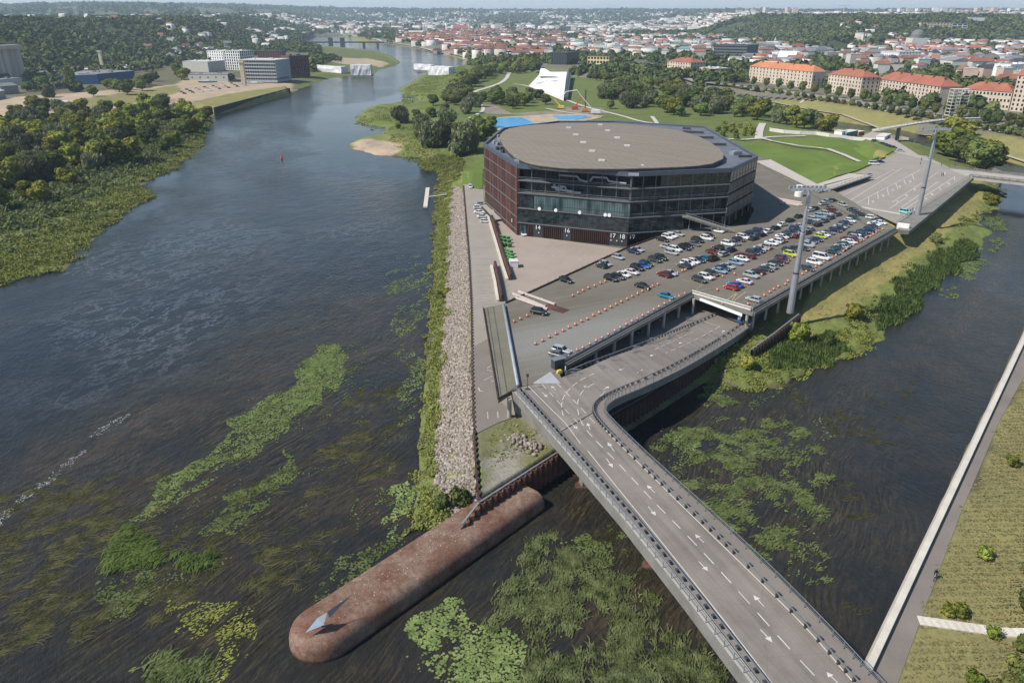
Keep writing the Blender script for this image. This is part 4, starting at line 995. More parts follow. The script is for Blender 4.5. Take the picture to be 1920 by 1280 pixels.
jl = math_(nt, 'ABSOLUTE', math_(nt, 'SUBTRACT', math_(nt, 'FRACT', math_(nt, 'MULTIPLY', jn.outputs[0], .4)), .5))
c = mixc(nt, 1, c, ramp(nt, jl, [(0, .72), (.02, 1)]), 'MULTIPLY')       # plate joints
nt.links.new(c, bs.inputs['Base Color']); bump(nt, bs, f2, .3, .05)
bw = mb.build('steel_breakwater', m, None, True); tag(bw, 'long round-nosed rusty steel breakwater lying in the water', 'breakwater')
mb = MB(); rng = random.Random(3)       # pebbles and droppings on its back
for i in range(120):
    s_ = rng.uniform(0, 34) ; u = rng.gauss(0, .38)
    if abs(u) > .8: continue
    q = C0 + ax * s_ + nx_ * u * 4.6; r = rng.uniform(.03, .09); z = hgt(u)
    mb.add([(q.x + r * math.cos(k * 1.57 + u), q.y + r * math.sin(k * 1.57 + u) * .8, z + .02) for k in range(4)] + [(q.x, q.y, z + r)], [(0, 1, 4), (1, 2, 4), (2, 3, 4), (3, 0, 4)])
x = mb.build('bleached_pebbles', M['white']); tag(x, 'small pale pebbles and shells scattered over the rusty breakwater', kind='stuff')
sc = empty('arrow_sculpture', P(600,1170,3), 'faceted silver arrow sculpture on the nose of the rusty breakwater', 'sculpture')
m_ss = mat('bluish_facet_steel', (.55, .60, .68), .25, .06, metal=.7); m_ss2 = mat('lit_facet_steel', (.46, .49, .50), .5, .08, metal=.3)  # one steel in two tones; lit and bluish facets put into the colour
N_, T_, R_, S_, K_ = P(572,1180,4.4), P(595,1158,5.6), P(613,1147,5.9), P(607,1171,4.7), P(588,1184,3.4)
mb = MB(); Bt = P(603,1165,4.0); N_.z -= .5; mb.add([N_, T_, R_, S_, Bt], [(0, 3, 1), (1, 3, 2), (0, 1, 2), (0, 2, 4), (0, 4, 3), (3, 4, 2)], 0); mb.m = [1, 0, 1, 1, 1, 1]; mb.build('head', [m_ss2, m_ss], sc)
mb = MB(); e_ = P(662,1112,7.0); W1 = P(618,1157,4.9); mb.add([R_, W1, e_, R_.lerp(W1, .5) + Vector((.25, .2, .1))], [(0, 1, 2), (0, 2, 3), (1, 3, 2), (0, 3, 1)]); mb.build('tail_blade', m_ss, sc)
mb = MB(); mb.tube([(Bt.x, Bt.y, 2.6), (Bt.x, Bt.y, 4.6)], .16, 8); mb.build('stand', M['steel_dark'], sc)

# ------------------------------------------------------------------ scatter helpers (uncountable growth and stones)
ZONEC = {}
def rand_in(poly, dens, rng, thr=None, ns=6, seed=1, fl=None):
    a = np.array(poly); x0, y0 = a.min(0); x1, y1 = a.max(0)
    N = int((x1 - x0) * (y1 - y0) * dens)
    x = rng.uniform(x0, x1, N); y = rng.uniform(y0, y1, N)
    jx = (vnoise(x, y, ns * .7, seed + 3) - .5) * ns * .9; jy = (vnoise(x, y, ns * .7, seed + 4) - .5) * ns * .9
    k = inside(poly, x + jx, y + jy)
    if thr is not None:
        if fl is None: v = vnoise(x, y, ns, seed) * .6 + vnoise(x, y, ns * .3, seed + 1) * .4
        else:       # patches drawn out along the current
            p_ = (x * math.cos(fl) + y * math.sin(fl)) * .45; q_ = -x * math.sin(fl) + y * math.cos(fl)
            v = vnoise(p_, q_, ns, seed) * .42 + vnoise(p_, q_, ns * .35, seed + 1) * .34 + vnoise(p_, q_, ns * .13, seed + 2) * .24
        k &= v > thr + rng.normal(0, .05 if fl is not None else .02, N)
    return x[k], y[k]
def hmap(x, y):
    i = (x - GX0) / GS; j = (y - GY0) / GS; i0 = np.clip(np.floor(i).astype(int), 0, HG.shape[1] - 2); j0 = np.clip(np.floor(j).astype(int), 0, HG.shape[0] - 2)
    fx = i - i0; fy = j - j0
    return (HG[j0, i0] * (1 - fx) + HG[j0, i0 + 1] * fx) * (1 - fy) + (HG[j0 + 1, i0] * (1 - fx) + HG[j0 + 1, i0 + 1] * fx) * fy
def leaf_cards(cx, cy, cz, size, tilt, rng, k=4, asp=1.0, ang=None):
    """N little leaf faces, k corners each"""
    N = len(cx); a0 = rng.uniform(0, 6.28, N) if ang is None else ang
    th = np.arange(k) * 2 * math.pi / k
    r = size[:, None] * rng.uniform(.75, 1.15, (N, k)) * .5
    lx = np.cos(th)[None] * r; ly = np.sin(th)[None] * r * asp
    nx = rng.normal(0, tilt, N); ny = rng.normal(0, tilt, N)
    X = lx * np.cos(a0)[:, None] - ly * np.sin(a0)[:, None]; Y = lx * np.sin(a0)[:, None] + ly * np.cos(a0)[:, None]
    Z = X * nx[:, None] + Y * ny[:, None]
    V = np.stack([X + cx[:, None], Y + cy[:, None], Z + cz[:, None]], 2).reshape(-1, 3)
    return V, np.arange(N * k).reshape(N, k)
def plant_mat(name, dark, light, scale=.5, transl=.2):
    return foliage(name, dark, light, .0)
def pads(name, pxs, dens, s0, s1, m, label, thr=.45, ns=5, seed=1, tilt=.10, z=.04, k=6, asp=1, ang=None):
    dens *= 5.5; s0 *= .34; s1 *= .58; thr = thr + .07; ns *= 1.1
    Vs, Fs, b = [], [], 0
    for i, q in enumerate(pxs):
        x, y = rand_in(pxpoly(q), dens, RNG, thr, ns, seed + i, R(58) if ang is None else ang)
        V, F = leaf_cards(x, y, np.full(len(x), z) + RNG.uniform(0, .05, len(x)), RNG.uniform(s0, s1, len(x)), tilt, RNG, k, asp, None if ang is None else RNG.normal(ang, .35, len(x)))
        Vs.append(V); Fs.append(F + b); b += len(V)
    o = np_obj(name, np.concatenate(Vs), np.concatenate(Fs), m); return tag(o, label, None, kind='stuff')
def streamers(name, pxs, dens, l0, l1, m, label, thr=.5, ns=5, seed=1, ang=R(58), nb=9, wdt=.12, z0=.02, z1=.3):
    Vs, Fs, b = [], [], 0
    for i, q in enumerate(pxs):
        x, y = rand_in(pxpoly(q), dens, RNG, thr, ns, seed + i, ang)
        x = np.repeat(x, nb) + RNG.normal(0, .5, len(x) * nb); y = np.repeat(y, nb) + RNG.normal(0, .5, len(y) * nb); N = len(x)
        a = ang + (vnoise(x, y, 14, 9) - .5) * 1.1 + RNG.normal(0, .3, N); L = RNG.uniform(l0, l1, N); cv = RNG.normal(0, .35, N)
        zt = RNG.uniform(z0, z1, N); P_ = []
        for t in (0, .33, .66, 1):
            aa = a + cv * t; px_ = x + np.cos(aa) * L * t; py_ = y + np.sin(aa) * L * t; wd = wdt * (1.1 - t) * (.5 + t * 1.2)
            zz = z0 + zt * math.sin(t * 3.0)
            P_ += [np.stack([px_ + np.sin(aa) * wd, py_ - np.cos(aa) * wd, zz], 1), np.stack([px_ - np.sin(aa) * wd, py_ + np.cos(aa) * wd, zz + .03], 1)]
        V = np.stack(P_, 1).reshape(-1, 3); base = np.arange(N)[:, None] * 8
        F = np.concatenate([base + np.array([2 * j, 2 * j + 1, 2 * j + 3, 2 * j + 2]) for j in range(3)])
        Vs.append(V); Fs.append(F + b); b += len(V)
    o = np_obj(name, np.concatenate(Vs), np.concatenate(Fs), m); return tag(o, label, None, kind='stuff')
def cover(name, pxs, dens, s0, s1, h, m, label, thr=None, ns=5, seed=1, tilt=.7, z=1.0, k=4, world=False, up=False, rows=None):
    """low leafy growth that follows the ground, heaped in mounds; up=True stands blades upright"""
    Vs, Fs, b = [], [], 0
    if not up and name in ('bank_herbs', 'left_bank_herbs', 'left_bank_shrubs', 'wood_undergrowth', 'island_meadow'): dens *= 2.6; s0 *= .5; s1 *= .62
    for i, q in enumerate(pxs):
        poly = q if world else pxpoly(q, z)
        x, y = rand_in(poly, dens, RNG, thr, ns, seed + i)
        if rows:     # the grass stands in the rows of the paving grid
            a_, sp = rows; c_ = -x * math.sin(a_) + y * math.cos(a_); dlt = (np.round(c_ / sp) * sp - c_) * .3; x = x - dlt * math.sin(a_); y = y + dlt * math.cos(a_)
        g = np.maximum(hmap(x, y), 0); hh = g + h * np.clip(vnoise(x, y, ns * .5, seed + 7) * 1.3 - .25, 0, 1) * RNG.uniform(.3, 1, len(x))
        s = RNG.uniform(s0, s1, len(x))
        if up:
            a = RNG.uniform(0, 3.14, len(x)); w_ = s * .16; ln = RNG.normal(0, .2, (2, len(x))) * s
            V = np.stack([np.stack([x - np.cos(a) * w_, y - np.sin(a) * w_, g - .1], 1), np.stack([x + np.cos(a) * w_, y + np.sin(a) * w_, g - .1], 1), np.stack([x + ln[0] + w_ * .2, y + ln[1], g + s], 1), np.stack([x + ln[0] - w_ * .2, y + ln[1], g + s], 1)], 1).reshape(-1, 3)
            F = np.arange(len(x) * 4).reshape(-1, 4)
        else: V, F = leaf_cards(x, y, hh + .05, s, tilt, RNG, k)
        Vs.append(V); Fs.append(F + b); b += len(V)
    o = np_obj(name, np.concatenate(Vs), np.concatenate(Fs), m); return tag(o, label, None, kind='stuff')
PM = {k: plant_mat(k, *v) for k, v in {
 'lily_pad': ((.085, .13, .04), (.24, .30, .11)), 'yellow_pad': ((.12, .15, .03), (.30, .31, .08)), 'weed_green': ((.035, .055, .018), (.16, .19, .075)),
 'weed_bright': ((.035, .055, .02), (.29, .33, .14)), 'weed_dark': ((.030, .033, .014), (.10, .095, .045)), 'rushes': ((.05, .08, .02), (.13, .17, .05)), 'reed': ((.06, .10, .03), (.17, .23, .07)),
 'herb': ((.11, .135, .04), (.28, .29, .09)), 'herb_bright': ((.13, .16, .035), (.30, .32, .09)), 'meadow': ((.10, .13, .035), (.22, .25, .07)),
 'shrub_low': ((.065, .085, .032), (.20, .235, .09)), 'dry_grass': ((.20, .18, .075), (.34, .29, .14))}.items()}
pads('river_foam', [[(-20,985),(0,962),(60,918),(130,865),(165,838),(165,846),(110,893),(40,945),(-20,1000)], [(165,820),(200,795),(245,772),(240,785),(190,815)]], 3.2, .25, .62, mat('river_foam_white', (.42, .44, .45), .6, .2), 'broken white foam line where the river shallows at the left', .38, 1.6, 77, tilt=.03, asp=.4, ang=R(52))
# floating mats on the wide river
pads('lily_pads', [[(640,640),(600,650),(570,690),(520,740),(440,800),(360,870),(270,950),(235,985),(262,985),(330,948),(420,905),(440,870),(520,840),(560,790),(610,720)],
                   [(570,690),(610,640),(650,650),(640,720),(600,760),(560,760)]], 2.4, .45, .9, PM['lily_pad'], 'long band of pale green lily pads drifting on the wide river', .30, 6, 1)
pads('lily_pads', [[(545,840),(480,900),(400,960),(372,1000),(400,1012),(450,990),(500,940),(560,880)]], 2.4, .45, .9, PM['lily_pad'], 'smaller pale green lily patch below the long river band', .36, 5, 2)
pads('lily_pads', [[(800,470),(755,470),(720,520),(740,560),(745,640),(745,720),(740,800),(775,790),(790,700),(798,600),(808,520)]], 1.3, .4, .85, PM['lily_pad'], 'thin scattering of lily pads between river and bank strip', .50, 7, 3)
pads('lily_pads', [[(775,890),(740,910),(720,960),(715,1010),(735,1020),(760,970),(785,930)]], 2.6, .4, .8, PM['lily_pad'], 'bright lily pad cluster touching the bank near the breakwater', .34, 4, 4)
pads('lily_pads', [[(190,1065),(175,1120),(230,1160),(290,1110),(285,1080)], [(640,1040),(600,1100),(560,1130),(620,1110),(700,1060),(760,1010),(750,1000)]], 2.2, .45, .85, PM['lily_pad'], 'rounded lily patch at the lower left of the river', .36, 4, 5)
pads('yellow_pondweed', [[(300,1120),(340,1170),(420,1190),(470,1160),(470,1120),(400,1130)], [(360,1150),(420,1180),(380,1210),(330,1180)], [(420,1140),(470,1130),(460,1240),(390,1290),(380,1240)], [(270,1250),(230,1280),(260,1285),(300,1255)]], 2.2, .5, 1.1, PM['yellow_pad'], 'yellow green pondweed streaks at the lower left of the picture', .44, 5, 6, asp=.45, ang=R(50))
streamers('water_weed', [[(250,985),(215,1005),(190,1050),(220,1075),(290,1078),(305,1040),(280,1010)], [(310,1045),(385,1050),(380,1075),(320,1070)]], 2.4, 1.2, 2.4, PM['rushes'], 'dense green rush islet at the end of the lily band', .22, 5, 7, z1=.9, nb=14, wdt=.1)
streamers('water_weed', [[(300,1235),(250,1290),(380,1300),(380,1250)]], 2.0, 1.2, 2.2, PM['weed_green'], 'green weed mound cut by the bottom edge of the picture', .3, 5, 8, z1=.6, nb=10)
streamers('water_weed', [[(640,700),(600,860),(560,980),(640,980),(760,860),(770,760),(740,680)], [(460,900),(380,1010),(440,1100),(560,1120),(640,1010)], [(0,900),(240,880),(420,950),(400,1100),(160,1200),(0,1250),(-100,1000)]], .22, 1.5, 4, PM['weed_dark'], 'dark brown green weed streamers under the river surface', .50, 8, 9, nb=10, z1=.06, wdt=.09)
pads('scattered_pads', [[(650,610),(560,680),(430,780),(330,870),(200,980),(160,1080),(200,1170),(300,1150),(420,1060),(560,960),(660,860),(700,760),(690,660)]], 1.0, .3, .75, PM['lily_pad'], 'loose single pads thinning out around the long lily band', .60, 3, 51)
pads('scattered_pads', [[(640,990),(560,1060),(640,1060),(760,960),(790,860),(780,700),(720,760),(700,880)], [(760,1180),(900,1090),(1050,1000),(1180,1040),(1120,1130),(1000,1100),(1050,1200),(1080,1290),(780,1290)]], .9, .3, .75, PM['lily_pad'], 'loose single pads drifting beside the rusty breakwater', .60, 3, 52)
# canal below and right of the bridge
pads('lily_pads', [[(850,1120),(760,1180),(830,1230),(800,1290),(980,1290),(1000,1220),(960,1180),(920,1180),(880,1150)]], 2.6, .5, .95, PM['lily_pad'], 'broad pale green lily mat at the bottom centre beside the breakwater', .30, 5, 11)
pads('lily_pads', [[(1060,1010),(1050,1060),(1120,1080),(1150,1040),(1110,1000)], [(1150,980),(1180,1000),(1160,1010),(1140,990)]], 2.4, .45, .9, PM['lily_pad'], 'small lily patch just left of the bridge pier', .36, 4, 12)
pads('lily_pads', [[(1250,810),(1290,800),(1320,830),(1290,850),(1250,840)], [(1360,830),(1400,850),(1420,880),(1380,890),(1350,860)], [(1290,905),(1310,900),(1305,915),(1290,915)], [(1320,700),(1370,690),(1360,750),(1325,740)]], 2.4, .4, .8, PM['lily_pad'], 'scattered lily rosettes among canal weeds right of the bridge', .36, 4, 13)
pads('lily_pads', [[(1810,490),(1850,485),(1845,510),(1800,525),(1785,520)], [(1760,540),(1800,538),(1790,560),(1765,560)], [(1835,410),(1875,405),(1890,430),(1850,435)], [(1860,440),(1890,460),(1860,475)]], 1.6, .6, 1.3, PM['lily_pad'], 'pale lily patches near the reed bank at far right', .38, 5, 14)
streamers('water_weed', [[(960,1090),(1060,1020),(1200,1090),(1380,1290),(1000,1290),(880,1130)], [(1010,1000),(1060,1010),(1000,1060),(960,1060)]], 1.7, .6, 1.8, PM['weed_bright'], 'combed green water weed filling the water under the bridge', .47, 3.0, 15, ang=R(75), nb=12, z1=.35, wdt=.13)
streamers('water_weed', [[(1290,755),(1350,735),(1420,800),(1480,870),(1500,960),(1400,900),(1300,820)], [(1220,830),(1300,790),(1440,900),(1500,1000),(1420,1060),(1300,960)], [(1430,780),(1500,800),(1560,860),(1540,990),(1470,900)], [(1440,1040),(1500,1010),(1560,1060),(1500,1110)]], 1.25, .5, 1.5, PM['weed_green'], 'drifts of green water weed in the canal right of the bridge', .545, 3.6, 16, ang=R(20), nb=12, z1=.3, wdt=.13)
pads('scattered_pads', [[(1210,830),(1320,730),(1500,725),(1560,800),(1560,960),(1520,1120),(1420,1060),(1300,940)]], .9, .3, .8, PM['lily_pad'], 'loose single pads drifting among the canal weed', .60, 3, 53)
streamers('water_weed', [[(1500,720),(1620,720),(1720,700),(1700,800),(1600,860),(1520,800)], [(1560,900),(1640,900),(1600,1040),(1540,1040)], [(1560,1110),(1640,1130),(1600,1160)]], .16, .8, 2.0, PM['weed_dark'], 'sparse dark weed tufts in the open canal', .56, 8, 17, ang=R(20), nb=9, z1=.1)
streamers('water_weed', [[(1090,940),(1200,960),(1340,1140),(1250,1180),(1100,1040)]], .35, 1, 2.6, PM['weed_dark'], 'brown shaded weed beneath the bridge', .42, 6, 18, ang=R(70), nb=9, z1=.06)

# green strip, riprap, banks
wl_px = [(828,322),(824,350),(820,400),(815,480),(811,550),(803,650),(797,720),(790,800),(786,880),(778,940),(768,995),(800,988),(845,1000)]
gs = [(a - 5, b) for a, b in wl_px] + [(845,968),(822,940),(822,900),(818,860),(822,800),(829,700),(838,560),(842,430),(848,350),(862,322)]
cover('bank_herbs', [gs], 9, .35, .8, 1.3, PM['herb'], 'strip of tall green weeds along the water below the stones', None, 4, 21)
cover('bank_herbs', [[(790,900),(784,960),(772,990),(845,990),(850,960),(830,930)], [(812,560),(822,560),(826,600),(812,600)], [(800,760),(820,760),(815,800),(798,800)]], 6, .4, .8, 1.6, PM['herb_bright'], 'yellow green herbs thickening at the foot of the stone slope', .35, 4, 22)
rip = pxpoly([(852,350),(846,372),(841,430),(836,560),(827,700),(820,800),(818,860),(815,900),(818,935),(845,965),(868,982)], 1.2) + [(p.x - .3, p.y) for p in rt[::-1]]
x, y = rand_in(rip, 11.0, RNG, None, 1.2, 30)
def stones(name, x, y, z, s0, s1, m, label):
    t = (1 + 5 ** .5) / 2
    iv = np.array([(-1,t,0),(1,t,0),(-1,-t,0),(1,-t,0),(0,-1,t),(0,1,t),(0,-1,-t),(0,1,-t),(t,0,-1),(t,0,1),(-t,0,-1),(-t,0,1)]) / 1.9
    ifc = np.array([(0,11,5),(0,5,1),(0,1,7),(0,7,10),(0,10,11),(1,5,9),(5,11,4),(11,10,2),(10,7,6),(7,1,8),(3,9,4),(3,4,2),(3,2,6),(3,6,8),(3,8,9),(4,9,5),(2,4,11),(6,2,10),(8,6,7),(9,8,1)])
    N = len(x); s = RNG.uniform(s0, s1, N) * .5
    V = iv[None] * RNG.uniform(.7, 1.25, (N, 12, 1)) * (s[:, None] * RNG.uniform(.7, 1.3, (N, 3)))[:, None, :]
    a = RNG.uniform(0, 6.28, N)[:, None]; X = V[:, :, 0] * np.cos(a) - V[:, :, 1] * np.sin(a); Y = V[:, :, 0] * np.sin(a) + V[:, :, 1] * np.cos(a)
    V = np.stack([X + x[:, None], Y + y[:, None], V[:, :, 2] + (z + s * .25)[:, None]], 2).reshape(-1, 3)
    F = (ifc[None] + (np.arange(N) * 12)[:, None, None]).reshape(-1, 3)
    return tag(np_obj(name, V, F, m), label, None, kind='stuff')
m, nt, n, bs = new_mat('field_stone'); bs.inputs['Roughness'].default_value = .9
isl_r = n.new('ShaderNodeNewGeometry').outputs['Random Per Island']
nt.links.new(mixc(nt, 1, ramp(nt, isl_r, [(0, (.12, .10, .085)), (.3, (.25, .205, .17)), (.6, (.31, .26, .22)), (.8, (.18, .165, .15)), (1, (.42, .37, .32))]), ramp(nt, noise(nt, pos(nt), 3, 3), [(.3, .8), (.7, 1.1)]), 'MULTIPLY'), bs.inputs['Base Color']); M['stone'] = m
stones('stone_slope', x, y, hmap(x, y), .3, .85, m, 'long slope of pale pinkish boulders between bank strip and road')
cover('bank_herbs', [[(826,700),(880,700),(888,800),(892,900),(870,960),(830,930),(815,880)]], .5, .4, .8, .7, PM['herb'], 'sparse green tufts growing between the boulders', .62, 6, 23)
x, y = rand_in(pxpoly([(1150,806),(1345,696),(1400,728),(1330,720)]), .0, RNG) if 0 else rand_in(pxpoly([(1340,670),(1400,640),(1450,600),(1440,640),(1400,680),(1340,700)], 2), .7, RNG, .4, 4, 33)
stones('bank_stones', x, y, hmap(x, y), .3, .7, M['stone'], 'small pale stones scattered over the green bank under the deck corner')
cover('bank_herbs', [[(1322,716),(1400,728),(1448,722),(1530,692),(1590,668),(1640,645),(1648,625),(1600,610),(1520,640),(1440,640),(1400,640),(1350,665)]], 4.5, .4, .9, .8, PM['herb_bright'], 'bright green herbs on the low bank below the deck corner', .22, 4, 24)
cover('reed_bed', [[(1460,650),(1540,640),(1600,650),(1560,680),(1480,700),(1440,690)], [(1648,625),(1640,595),(1690,535),(1740,490),(1800,455),(1835,462),(1800,495),(1735,545),(1700,590)]], 16, .8, 1.7, .1, PM['reed'], 'dense dark green reed belt along the canal edge', .18, 6, 25, up=True)
cover('bank_herbs', [[(1600,640),(1640,600),(1690,535),(1745,480),(1800,440),(1845,400),(1875,380),(1880,345),(1855,350),(1835,390),(1790,430),(1740,478),(1680,525),(1620,580),(1570,610)]], 4.5, .5, 1.0, 1.0, PM['herb'], 'green and brown herbs between dry slope and reeds', .5, 5, 26)
cover('dry_slope_grass', [[(1500,630),(1560,600),(1650,550),(1740,475),(1835,393),(1850,356),(1835,338),(1700,440),(1500,560)]], 1.6, .3, .6, .1, PM['dry_grass'], 'short dry yellowish grass on the slope below the deck', .45, 9, 27, z=4, tilt=.2)
cover('ground_grass', [[(895,812),(960,785),(1050,845),(902,942)]], 3, .25, .5, .2, PM['herb'], 'patchy grass on the gravel corner beside the bridge', .5, 5, 28, z=4.7)
cover('left_bank_herbs', [[(0,528),(60,512),(118,504),(135,468),(170,452),(192,430),(222,400),(250,386),(292,364),(262,350),(285,333),(330,313),(372,278),(384,248),(400,216),(380,225),(330,290),(250,330),(180,380),(100,430),(0,470),(-200,520),(-200,580)]], 1.9, .6, 1.5, 1.6, PM['herb'], 'tangled green river meadow on the left bank', .25, 8, 41)
cover('left_bank_herbs', [[(0,528),(60,512),(118,504),(160,460),(100,455),(0,490),(-100,540)], [(330,313),(372,278),(384,248),(395,225),(350,260),(310,300)], [(220,400),(290,366),(262,352),(200,380)]], 1.6, .6, 1.3, .8, PM['herb_bright'], 'yellow green grass fringing the left bank waterline', .3, 8, 42)
cover('left_bank_shrubs', [[(0,440),(60,420),(160,370),(260,330),(360,250),(300,320),(240,360),(160,430),(60,470),(0,490)]], 1.5, .8, 1.8, 2.8, PM['shrub_low'], 'low grey green willow scrub on the left bank', .42, 9, 43)
cover('island_meadow', [[(872,124),(842,134),(790,150),(760,168),(745,195),(690,204),(664,228),(720,245),(760,292),(828,322),(860,320),(900,280),(800,250),(740,215),(800,180),(880,150)]], .55, .8, 1.8, .6, PM['meadow'], 'rough meadow along the water beyond the arena', .5, 9, 44, z=2)
cover('island_meadow', [[(788,296),(792,312),(828,322),(862,345),(868,300),(830,296)]], 5, .5, 1.2, 1.8, PM['herb'], 'thick shrubs on the shore corner left of the arena', .2, 6, 45, z=1)
cover('slope_grass', [[(1730,1155),(1800,960),(1870,795),(1925,700),(2100,760),(2100,1180)], [(1700,1290),(1725,1175),(2000,1200),(2000,1350),(1680,1350)]], 9, .18, .42, .16, PM['dry_grass'], 'dry and green grass growing on the promenade slope', .22, 3, 46, z=5, tilt=.25, rows=(0.02, 1.3))

# ------------------------------------------------------------------ promenade
pw = empty('promenade_wall', P(1615,1257,3.3), 'long pale stone parapet wall beside the canal promenade', 'wall')
a, b = P(1590,1310,4.2), P(1921,622,4.2); b = a + (b - a) * 1.25; L = (b - a).length; t = (b - a).normalized(); k = int(L / 3.0); r = Vector((t.y, -t.x, 0))
base = None
for i in range(min(k, 99)):
    mb = MB(); q0, q1 = a + t * (i * 3.0 + .03), a + t * (i * 3.0 + 2.97)
    mb.bar(q0 + r * .55 + Vector((0, 0, -.35)), q1 + r * .55 + Vector((0, 0, -.35)), .9, .7); mb.build('stone_block', M['concrete'] if 0 else M.setdefault('pale_block', mat('pale_stone_block', (.50, .47, .41), .85, .12, .3, 5.)), pw)
mb = MB(); mb.bar(a + Vector((0, 0, -3)), b + Vector((0, 0, -3)), .5, 5.2); mb.build('quay_face', M['concrete'], pw)
e0, e1_ = P(1660,1300,3.34), P(1990,540,3.34)
sheet('promenade', pxpoly([(1590,1330),(1616,1262),(1923,626),(1990,480),(2010,490),(1930,688),(1874,790),(1803,958),(1727,1160),(1680,1290),(1660,1340)], 3.34), 3.34, M['asphalt'], 10, 0, None, .04)
pa, pb = PF(1722,1163,gz,4), PF(1935,1186,gz,6); dd = (pb - pa); dd.z = 0; dd.normalize(); rr = Vector((dd.y, -dd.x, 0)) * .85
q_ = [pa - rr, pb - rr, pb + rr, pa + rr]
ss = sheet('slope_steps', [(p.x, p.y) for p in q_], lambda x, y: gz(x, y) + .14 + .05 * (int((x * dd.x + y * dd.y) * 2) % 2), M['pale_block'], .5, .3, None, 0, None)
tag(ss, 'pale stone steps climbing the grassy promenade slope', 'steps')
# cyclist
def skin_person(name, joints, edges, rad, m, parent=None):
    me = bpy.data.meshes.new(name); me.from_pydata([tuple(j) for j in joints], edges, []); o = bpy.data.objects.new(name, me); C.objects.link(o)
    s = o.modifiers.new('skin', 'SKIN'); me.skin_vertices.new() if not me.skin_vertices else None
    for i, rr in enumerate(rad): me.skin_vertices[0].data[i].radius = (rr, rr)
    me.skin_vertices[0].data[0].use_root = True
    o.modifiers.new('sub', 'SUBSURF').levels = 1
    dg = bpy.context.evaluated_depsgraph_get(); nm = bpy.data.meshes.new_from_object(o.evaluated_get(dg)); bpy.data.objects.remove(o)
    o = bpy.data.objects.new(name, nm); C.objects.link(o); nm.materials.clear(); nm.materials.append(m)
    if parent: o.parent = parent
    return o
M['cloth_dark'] = mat('dark_clothing', (.02, .022, .028), .9, .2); M['cloth_blue'] = mat('blue_clothing', (.08, .12, .25), .9, .2); M['cloth_red'] = mat('red_clothing', (.35, .06, .05), .9, .2)
M['skin'] = mat('skin', (.42, .26, .18), .7, .05); M['hair'] = mat('hair', (.05, .035, .025), .9, .1)
def person(loc, rz, label, cloth, pose='stand', group=None, sc=1.0, cat='person'):
    if pose == 'stand':
        J = [(0,0,.95),(0,0,1.2),(0,0,1.42),(0,0,1.52),(0,.02,1.66),(0,-.2,1.4),(.05,-.27,1.15),(.12,-.28,.9),(0,.2,1.4),(.05,.27,1.15),(.12,.28,.9),(.02,-.1,.9),(.08,-.12,.5),(.05,-.13,.08),(.2,-.13,.04),(-.02,.1,.9),(-.08,.12,.5),(-.15,.13,.08),(0,.13,.04)]
    else:
        J = [(0,0,.98),(.12,0,1.2),(.28,0,1.4),(.34,0,1.5),(.42,0,1.62),(.26,-.2,1.38),(.42,-.24,1.18),(.62,-.22,1.08),(.26,.2,1.38),(.42,.24,1.18),(.62,.22,1.08),(.05,-.1,.95),(.4,-.12,.78),(.22,-.13,.35),(.38,-.13,.3),(.05,.1,.95),(.38,.12,.62),(.2,.13,.22),(.36,.13,.18)]
    E = [(0,1),(1,2),(2,3),(3,4),(2,5),(5,6),(6,7),(2,8),(8,9),(9,10),(0,11),(11,12),(12,13),(13,14),(0,15),(15,16),(16,17),(17,18)]
    rd = [.15,.14,.15,.06,.11,.06,.045,.035,.06,.045,.035,.09,.065,.045,.04,.09,.065,.045,.04]
    r = empty('person', loc, label, cat, group, rz); body = skin_person('body', J, E, rd, cloth, r)
    hd = Vector(J[4]); mb = MB(); mb.tube([hd + Vector((0, 0, -.02)), hd + Vector((.0, 0, .06)), hd + Vector((-.01, 0, .125))], [.112, .115, .05], 8); mb.build('hair', M['hair']).parent = r
    r.scale = (sc, sc, sc); return r
def bicycle(loc, rz, label):
    r = empty('bicycle', loc, label, 'bicycle', None, rz)
    for x in (-.1, .95):
        mb = MB(); pts = [(x + .34 * math.cos(k * math.pi / 8), 0, .35 + .34 * math.sin(k * math.pi / 8)) for k in range(17)]; mb.tube(pts, .03, 6); w_ = mb.build('wheel', M['black_rubber']); w_.parent = r
    mb = MB()
    for p, q in [((-.1,0,.35),(.05,0,.85)), ((.05,0,.85),(.35,0,.3)), ((.35,0,.3),(-.1,0,.35)), ((.05,0,.85),(.75,0,.85)), ((.75,0,.85),(.35,0,.3)), ((.95,0,.35),(.72,0,1.05))]: mb.tube([p, q], .022, 6)
    mb.build('frame', M['white']).parent = r
    mb = MB(); mb.bar((.68, -.25, 1.05), (.68, .25, 1.05), .03, .03); mb.build('handlebar', M['black_rubber']).parent = r
    mb = MB(); mb.box((0, 0, .93), (.26, .14, .06)); mb.build('saddle', M['black_rubber']).parent = r
    return r
p = P(1753,1082,3.42); hd = math.atan2(-(b - a).y, -(b - a).x)
bicycle((p.x, p.y, 3.42), hd, 'white framed bicycle ridden along the canal promenade')
person((p.x, p.y, 3.42), hd, 'cyclist in dark clothes riding down the canal promenade', M['cloth_dark'], 'ride', None, 1.05)

